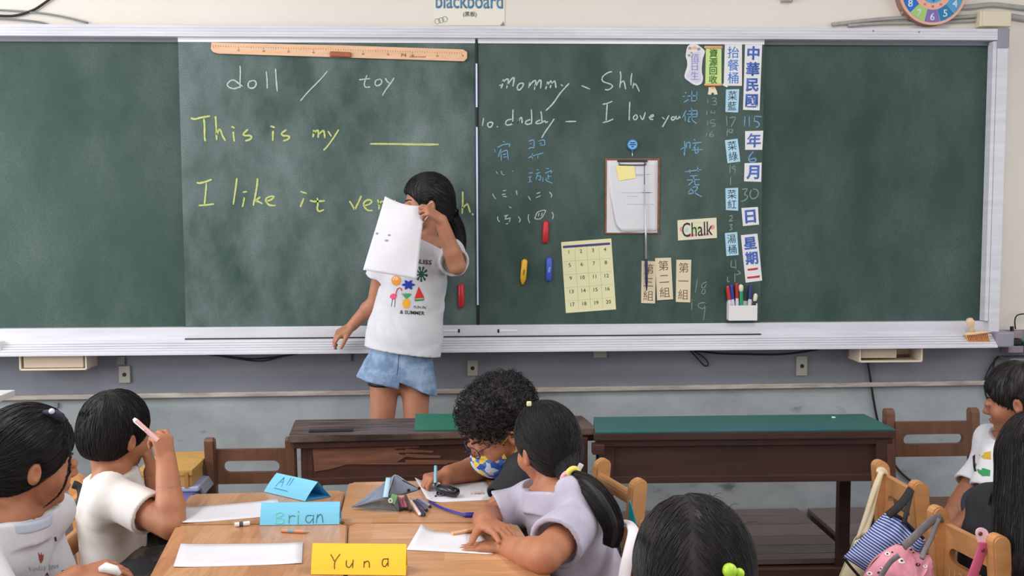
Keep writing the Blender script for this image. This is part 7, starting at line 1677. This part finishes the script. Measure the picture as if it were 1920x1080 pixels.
for i in rs.choice(len(VH), 1500):
    p = VH[i]; nr = (p - ctr4); nr /= np.linalg.norm(nr); t1 = np.cross(nr, rs.normal(size=3)); t1 /= np.linalg.norm(t1); t2 = np.cross(nr, t1)
    ax_ = nr * rs.uniform(0.1, 0.7) + t1 * 0.8 + np.array([0, 0, -0.3]); ax_ /= np.linalg.norm(ax_); u1 = np.cross(ax_, nr); u1 /= np.linalg.norm(u1) + 1e-9; u2 = np.cross(ax_, u1)
    R0 = rs.uniform(0.005, 0.012); L0 = rs.uniform(0.008, 0.024); tt = np.linspace(0, 1, 16); ang = tt * rs.uniform(5, 9) + rs.uniform(0, 6.28)
    coils.append(p + nr * 0.002 + ax_[None] * (tt * L0)[:, None] + u1[None] * (np.cos(ang) * R0)[:, None] + u2[None] * (np.sin(ang) * R0)[:, None])
strands_mesh('curls', np.array(coils), 0.0010, M_hair2, b4)
M_maskp = mat('mask_blue', (50, 84, 172), 0.75)
def vor_mask():
    m = bpy.data.materials.new('patterned_mask'); m.use_nodes = True; n, l = nt(m); b = n['Principled BSDF']; b.inputs['Roughness'].default_value = 0.75
    tc = n.new('ShaderNodeTexCoord'); v = n.new('ShaderNodeTexVoronoi'); v.inputs['Scale'].default_value = 62; l.new(tc.outputs['Object'], v.inputs['Vector'])
    sx = n.new('ShaderNodeSeparateColor'); l.new(v.outputs['Color'], sx.inputs[0]); r = n.new('ShaderNodeValToRGB'); r.color_ramp.interpolation = 'CONSTANT'
    cols_ = [(0.0, (46, 80, 170)), (0.3, (232, 200, 76)), (0.55, (196, 214, 232)), (0.68, (70, 120, 200)), (0.82, (224, 186, 70)), (0.93, (210, 176, 150))]
    e = r.color_ramp.elements; e[0].position = 0; e[0].color = (*lin(cols_[0][1]), 1); e[1].position = cols_[1][0]; e[1].color = (*lin(cols_[1][1]), 1)
    for p_, c_ in cols_[2:]: k_ = e.new(p_); k_.color = (*lin(c_), 1)
    l.new(sx.outputs[0], r.inputs[0]); l.new(r.outputs[0], b.inputs['Base Color']); return m
mask_part(b4, C4_, Rh4, s4, vor_mask(), mat('loop_yellow', (228, 180, 80), 0.7), top=-0.020, label='blue and yellow patterned face mask')
def glasses(par, C_, R, s, m):
    t = thing('glasses', 'dark framed glasses of the curly-haired boy', 'glasses', tuple(to_w(C_, R, s, (0, 0.1, 0))))
    for sg in (-1, 1):
        pts = [to_w(C_, R, s, (sg * 0.031 + 0.025 * math.cos(a), 0.098 - 0.012 * abs(math.cos(a) * 0.5 + 0.5 * sg) , -0.004 + 0.017 * math.sin(a))) for a in [i * math.pi / 10 for i in range(21)]]
        finish('rim', TB(pts, 0.0019, 6), m, t, smooth=True)
        pts = [to_w(C_, R, s, p) for p in ((sg * 0.057, 0.088, 0.002), (sg * 0.074, 0.045, 0.004), (sg * 0.079, 0.0, 0.004), (sg * 0.078, -0.014, -0.006))]
        finish('temple', TB(smooth_path(pts, 4), 0.0018, 6), m, t, smooth=True)
    finish('bridge', TB([to_w(C_, R, s, (-0.007, 0.104, 0.0)), to_w(C_, R, s, (0, 0.107, 0.003)), to_w(C_, R, s, (0.007, 0.104, 0.0))], 0.0018, 6), m, t)
glasses(b4, C4_, Rh4, s4, mat('glasses_navy', (40, 36, 70), 0.3))
a, b = PX(817, 874, 2.78), PX(816, 912, 2.74); t = thing('pen', 'light blue pen in the writing hand of the curly-haired boy', 'pen', tuple(b))
b = Z(806, 926, ZT + 0.004) if False else b
finish('barrel', TB([a, a.lerp(b, 0.85)], 0.0048, 10), mat('pen_light_blue', (110, 168, 196), 0.35), t); finish('tip', TB([a.lerp(b, 0.85), b], [0.0045, 0.0012], 10), M_black, t)

# ---------------- girl in lilac shirt
O = Vector((0.325, 2.40, 0.40)); N = PX(1040, 940, 2.43); T5 = torso_between(O, N, 203, 0.92); C5_ = PX(1024, 836, 2.47); Rh5 = frame(120, 6, -6); s5 = 0.93; H5 = (C5_, Rh5, s5)
sL = PX(1092, 972, 2.31); sR = PX(985, 948, 2.54)
wrL = PX(952, 1027, 2.265); wrR = PX(910, 980, 2.36)
aL = (sL, PX(1020, 1044, 2.13), wrL, dict(d=PX(862, 1024, 2.30) - wrL, n=Vector((0, 0.05, 1)), thumb_side=1, curls=FLAT, s=0.92, spread=3, thumb=(20, 6, 2)), (0.043, 0.037, 0.028))
aR = (sR, PX(915, 972, 2.53), wrR, dict(d=PX(972, 1012, 2.225) - wrR, n=Vector((0.05, 0.05, 1)), thumb_side=1, curls=[(14, 20, 12), (10, 18, 10), (6, 16, 10), (2, 14, 8)], s=0.97, spread=7, thumb=(50, 10, 5)), (0.041, 0.035, 0.026))
lg5 = seat_legs(T5[0], frame(180), 0.42, 0.32)
b5 = person('person in lilac shirt with arms folded on the table, long low ponytail', (O.x, O.y, 0), SK2, T5, H5, [aL, aR], lg5, neck_r=0.040, handv=0.0022)
M_lilac = mat('lilac_cotton', (186, 180, 198), 0.85, (174, 168, 186), 14, 0.12, 400)
f5 = shirt_sdf(T5, H5, [aL, aR], inf=0.014, cuff=0.70, sl=(0.050, 0.064), hem=-0.05, neck=0.062, amp=0.0045, freq=26, seed=21)
sh5 = garment(b5, 'shirt', f5, *bounds([O, N, sR, sL, aR[1], aL[1]], 0.17), M_lilac, 0.0045); trousers(b5, T5, lg5, M_ban); shoes(b5, lg5, M_shoe)
hl5 = hair_local(C5_, Rh5, s5)
fh5 = lambda Q: (hair_cap(hl5(Q), rad=(0.080, 0.098, 0.092), nape=-0.062) + 0.0007 * np.sin(hl5(Q)[:, 0] * 420 + hl5(Q)[:, 2] * 260)) * s5
VH, FH = nets(fh5, *bounds([C5_], 0.15), 0.004); np_mesh('hair', VH, FH, M_hair, b5)
tie5 = PX(1070, 893, 2.365)
def neck_bridge(Q):
    return smin(cap(Q, to_w(C5_, Rh5, s5, (0.0, -0.07, -0.035)), tie5, 0.042, 0.017), cap(Q, to_w(C5_, Rh5, s5, (0.03, -0.06, -0.01)), tie5, 0.036, 0.017), 0.02)
V2, F2 = nets(neck_bridge, *bounds([C5_, tie5], 0.08), 0.004); np_mesh('gathered_hair', V2, F2, M_hair, b5)
VA, FA = join_parts([(VH, FH), (V2, F2)])
st = flow_strands(VA, FA, 2600, 11, 0.011, lambda p: (tie5 - p).normalized(), 0.0025, 8); strands_mesh('hair_strands', st, 0.0007, M_hair, b5)
tp = smooth_path([tie5, PX(1096, 905, 2.30), PX(1122, 932, 2.26), PX(1142, 965, 2.245), PX(1150, 995, 2.24), PX(1144, 1024, 2.24)], 5); k = len(tp)
strand_tail(tp, [0.012 + 0.014 * math.sin(math.pi * min(1, 0.05 + 0.80 * i / (k - 1))) * (1 - 0.45 * (i / (k - 1)) ** 4) for i in range(k)], 700, 9, b5, r=0.0007, flat=0.6, kk=0.0022)
sc = thing('hair_tie', 'yellow and pink twisted hair tie of the girl in lilac', 'hair tie', tuple(tie5))
for c_, m_, rr, dx in ((PX(1074, 890, 2.345), mat('scrunchie_yellow', (228, 214, 100), 0.6), 0.0075, 0), (PX(1064, 897, 2.345), mat('scrunchie_pink', (232, 170, 176), 0.6), 0.006, 1)):
    pts = [c_ + Vector((0.013 * math.cos(a), -0.004 + 0.004 * math.sin(2 * a), 0.015 * math.sin(a))) for a in [i * math.pi / 8 for i in range(17)]]
    finish('loop', TB(pts, rr, 8), m_, sc, smooth=True)
finish('ribbon_end', B(PX(1085, 880, 2.36), (0.012, 0.004, 0.03), Matrix.Rotation(0.5, 3, 'Y'), 0.0015), mat('white_cloth', (226, 216, 222), 0.8), sc)
c = PX(992, 757, 2.45); finish('hair_clip', B(c, (0.012, 0.008, 0.012), bev=0.003), mat('clip_cream', (236, 226, 180), 0.4), sc)

# ---------------- girl in the foreground, back of the head
C6_ = PX(1299, 1090, 1.48); Rh6 = frame(84, -2, 0); s6 = 1.07; H6 = (C6_, Rh6, s6)
O = Vector((C6_.x + 0.01, 1.42, 0.40)); N = Vector((C6_.x, 1.46, C6_.z - 0.19)); T6 = torso_between(O, N, 88, 1.0)
sL = sh_of(T6, -1); sR = sh_of(T6, 1)
aL = (sL, sL + Vector((-0.06, 0.06, -0.20)), sL + Vector((0.0, 0.24, -0.20)), dict(d=Vector((0.3, 0.9, 0)), n=Vector((0, 0, 1)), thumb_side=1, curls=RELAX, s=0.9), (0.040, 0.034, 0.025))
aR = (sR, sR + Vector((0.06, 0.06, -0.20)), sR + Vector((0.0, 0.24, -0.20)), dict(d=Vector((-0.3, 0.9, 0)), n=Vector((0, 0, 1)), thumb_side=-1, curls=RELAX, s=0.9), (0.040, 0.034, 0.025))
lg6 = seat_legs(T6[0], T6[1], 0.42, 0.34)
b6 = person('person in the foreground seen from behind, smooth dark hair with lime hair tie', (O.x, O.y, 0), SK1, T6, H6, [aL, aR], lg6, handv=0.003)
M_pinks = mat('pale_pink_cotton', (226, 200, 204), 0.85)
garment(b6, 'shirt', shirt_sdf(T6, H6, [aL, aR], inf=0.014, cuff=0.6, seed=3), *bounds([O, N, sR, sL, aL[1], aR[1]], 0.17), M_pinks, 0.007); trousers(b6, T6, lg6, M_ban); shoes(b6, lg6, M_shoe)
hl6 = hair_local(C6_, Rh6, s6)
fh6 = lambda Q: (hair_cap(hl6(Q), rad=(0.084, 0.098, 0.096), nape=-0.062) + 0.0006 * np.sin(hl6(Q)[:, 0] * 300)) * s6
VH, FH = nets(fh6, *bounds([C6_], 0.16), 0.004); np_mesh('hair', VH, FH, M_hair2, b6)
tie6 = to_w(C6_, Rh6, s6, (0.066, -0.075, -0.018)); tie6b = to_w(C6_, Rh6, s6, (-0.066, -0.072, -0.035))
part6 = to_w(C6_, Rh6, s6, (0, 0, 0))
st = flow_strands(VH, FH, 4200, 12, 0.010, lambda p: ((tie6 if (A3(p) - A3(C6_)) @ Rh6[:, 0] > -0.012 else tie6b) - p).normalized(), 0.0022, 8); strands_mesh('hair_strands', st, 0.00055, M_hair2, b6)
for tq, sg in ((tie6, 1), (tie6b, -1)):
    q = smooth_path([tq, tq + Vector((0.03 * sg, -0.02, -0.03)), tq + Vector((0.045 * sg, -0.02, -0.10)), tq + Vector((0.035 * sg, -0.01, -0.17))], 5); k = len(q)
    strand_tail(q, [0.013 + 0.010 * math.sin(math.pi * i / (k - 1)) for i in range(k)], 160, 11, b6)
ht = thing('hair_tie', 'lime green bobble hair tie on the foreground girl', 'hair tie', tuple(tie6))
for x, y, r in ((1368, 1070, 0.0105), (1386, 1075, 0.0075)):
    bm = bmesh.new(); bmesh.ops.create_icosphere(bm, subdivisions=3, radius=r); bmesh.ops.translate(bm, verts=bm.verts, vec=PX(x, y, 1.365 + 0.004 * (x > 1370))); finish('bobble', bm, mat('lime_plastic', (176, 216, 60), 0.35), ht, smooth=True)
fly = []
for i in range(26):
    p = A3(to_w(C6_, Rh6, s6, (rs.uniform(-0.05, 0.07), rs.uniform(-0.07, 0.03), 0.09))); p = VH[np.argmin(((VH - p) ** 2).sum(1))]; d = rs.normal(size=3) * 0.5 + np.array([0, 0, 0.3]); tt = np.linspace(0, 1, 8)[:, None]
    fly.append(p + np.array([0, 0, .001]) + d[None] * tt * 0.03 + np.array([0, 0, -1])[None] * tt ** 2 * 0.02)
strands_mesh('flyaway_hair', np.array(fly), 0.0004, M_hair2, b6)

# ---------------- short-haired boy at the right, white patterned shirt
C7_ = PX(1905, 748, 3.13); Rh7 = frame(146, 12, 0); s7 = 1.0; H7 = (C7_, Rh7, s7)
O = Vector((1.74, 3.16, 0.40)); N = PX(1900, 850, 3.14); T7 = torso_between(O, N, 192, 0.98)
sL = PX(1872, 862, 3.02); sR = PX(1858, 858, 3.26)
aL = (sL, PX(1848, 950, 2.98), PX(1800, 985, 2.98), dict(d=Vector((-1, 0, 0)), n=Vector((0, 0, 1)), thumb_side=1, curls=RELAX, s=0.9), (0.038, 0.034, 0.025))
aR = (sR, PX(1800, 945, 3.20), PX(1775, 1010, 3.14), dict(d=Vector((-1, 0, 0)), n=Vector((0, 0, 1)), thumb_side=-1, curls=RELAX, s=0.9), (0.040, 0.036, 0.025))
lg7 = seat_legs(T7[0], frame(262), 0.40, 0.30)
b7 = person('person with short dark hair in a white shirt with green and yellow prints', (O.x, O.y, 0), SK3, T7, H7, [aL, aR], lg7, handv=0.003, gaze=True)
f7 = shirt_sdf(T7, H7, [aL, aR], inf=0.014, cuff=0.62, sl=(0.050, 0.060), amp=0.004, freq=24, seed=5)
sh7 = garment(b7, 'shirt', f7, *bounds([O, N, sR, sL, aL[1], aR[1]], 0.17), M_tee, 0.0055); trousers(b7, T7, lg7, M_ban); shoes(b7, lg7, M_shoe)
bv7 = bvh_of(sh7)
def pr7(pts, m, nm='print'): return print_poly(bv7, pts, m, b7, nm, 0.0014)
pr7([(1835, 854), (1845, 849), (1858, 846), (1858, 862), (1846, 861), (1840, 857)], col('gold', (196, 160, 50)), 'dinosaur_print')
pr7([(1832, 880), (1845, 878), (1857, 882), (1856, 893), (1842, 893), (1835, 887)], col('green', (50, 140, 84)), 'dinosaur_print')
pr7([(1802, 858), (1807, 862), (1813, 872), (1814, 890), (1808, 894), (1805, 876)], col('green', (50, 140, 84)), 'dinosaur_print')
pr7([(1824, 856), (1829, 852), (1829, 868), (1832, 884), (1827, 884), (1825, 870)], M_ink, 'stripe_print')
hl7 = hair_local(C7_, Rh7, s7)
fh7 = lambda Q: hair_cap(hl7(Q), rad=(0.079, 0.097, 0.091), nape=-0.036)
VH, FH = nets(fh7, *bounds([C7_], 0.15), 0.004); np_mesh('hair', VH, FH, M_hair2, b7)
st = flow_strands(VH, FH, 1300, 5, 0.006, fl_down(to_w(C7_, Rh7, 1, (0, -0.04, 0.12))), 0.004, 4); strands_mesh('hair_strands', st, 0.0008, M_hair2, b7)

# ---------------- long-haired girl in black at the right edge
C8_ = PX(1948, 862, 2.40); Rh8 = frame(52, 6, 0); H8 = (C8_, Rh8, 1.0)
O = Vector((1.40, 2.42, 0.40)); N = PX(1930, 985, 2.40); T8 = torso_between(O, N, 20, 1.0)
sR = PX(1968, 1035, 2.27); sL = PX(1848, 1010, 2.50)
aR = (sR, PX(1985, 1110, 2.22), PX(2090, 1080, 2.26), dict(d=Vector((1, 0, 0)), n=Vector((0, 0, 1)), thumb_side=1, curls=RELAX, s=0.9), (0.040, 0.034, 0.025))
aL = (sL, PX(1836, 1085, 2.55), PX(1930, 1085, 2.66), dict(d=Vector((1, 0, 0)), n=Vector((0, 0, 1)), thumb_side=-1, curls=RELAX, s=0.9), (0.042, 0.036, 0.025))
lg8 = seat_legs(T8[0], frame(0), 0.42, 0.34)
b8 = person('person in black with long straight dark hair at the right edge', (O.x, O.y, 0), SK1, T8, H8, [aR, aL], lg8, handv=0.003)
f8 = shirt_sdf(T8, H8, [aR, aL], inf=0.022, cuff=0.9, sl=(0.058, 0.060), amp=0.004, freq=20, seed=15)
garment(b8, 'shirt', f8, *bounds([O, N, sR, sL, aR[1], aL[1]], 0.18), M_blk, 0.006); trousers(b8, T8, lg8, M_ban); shoes(b8, lg8, M_shoe)
hl8 = hair_local(C8_, Rh8, 1.0)
def fh8(Q):
    q = hl8(Q); d = ell(q, (0, -0.014, 0.028), (0.086, 0.102, 0.098)); e = cap(q * np.array([1, 1.15, 1]), (0, -0.055, 0.0), (0, -0.085, -0.24), 0.088, 0.082); d = smin(d, e, 0.03)
    d = smax(d, -ell(q, (0, 0.108, -0.062), (0.078, 0.092, 0.118)), 0.006); d = smax(d, -ell(q, (0, 0.06, -0.17), (0.13, 0.10, 0.13)), 0.01)
    return d + 0.0015 * np.sin(np.arctan2(q[:, 0], q[:, 1] + 0.03) * 26)
VH, FH = nets(fh8, C8_ - Vector((.2, .2, .36)), C8_ + Vector((.2, .2, .16)), 0.0045); np_mesh('hair', VH, FH, M_hair2, b8)
st = flow_strands(VH, FH, 2200, 14, 0.014, fl_down(to_w(C8_, Rh8, 1, (0, -0.02, 0.13))), 0.003, 4); strands_mesh('hair_strands', st, 0.0007, M_hair2, b8)
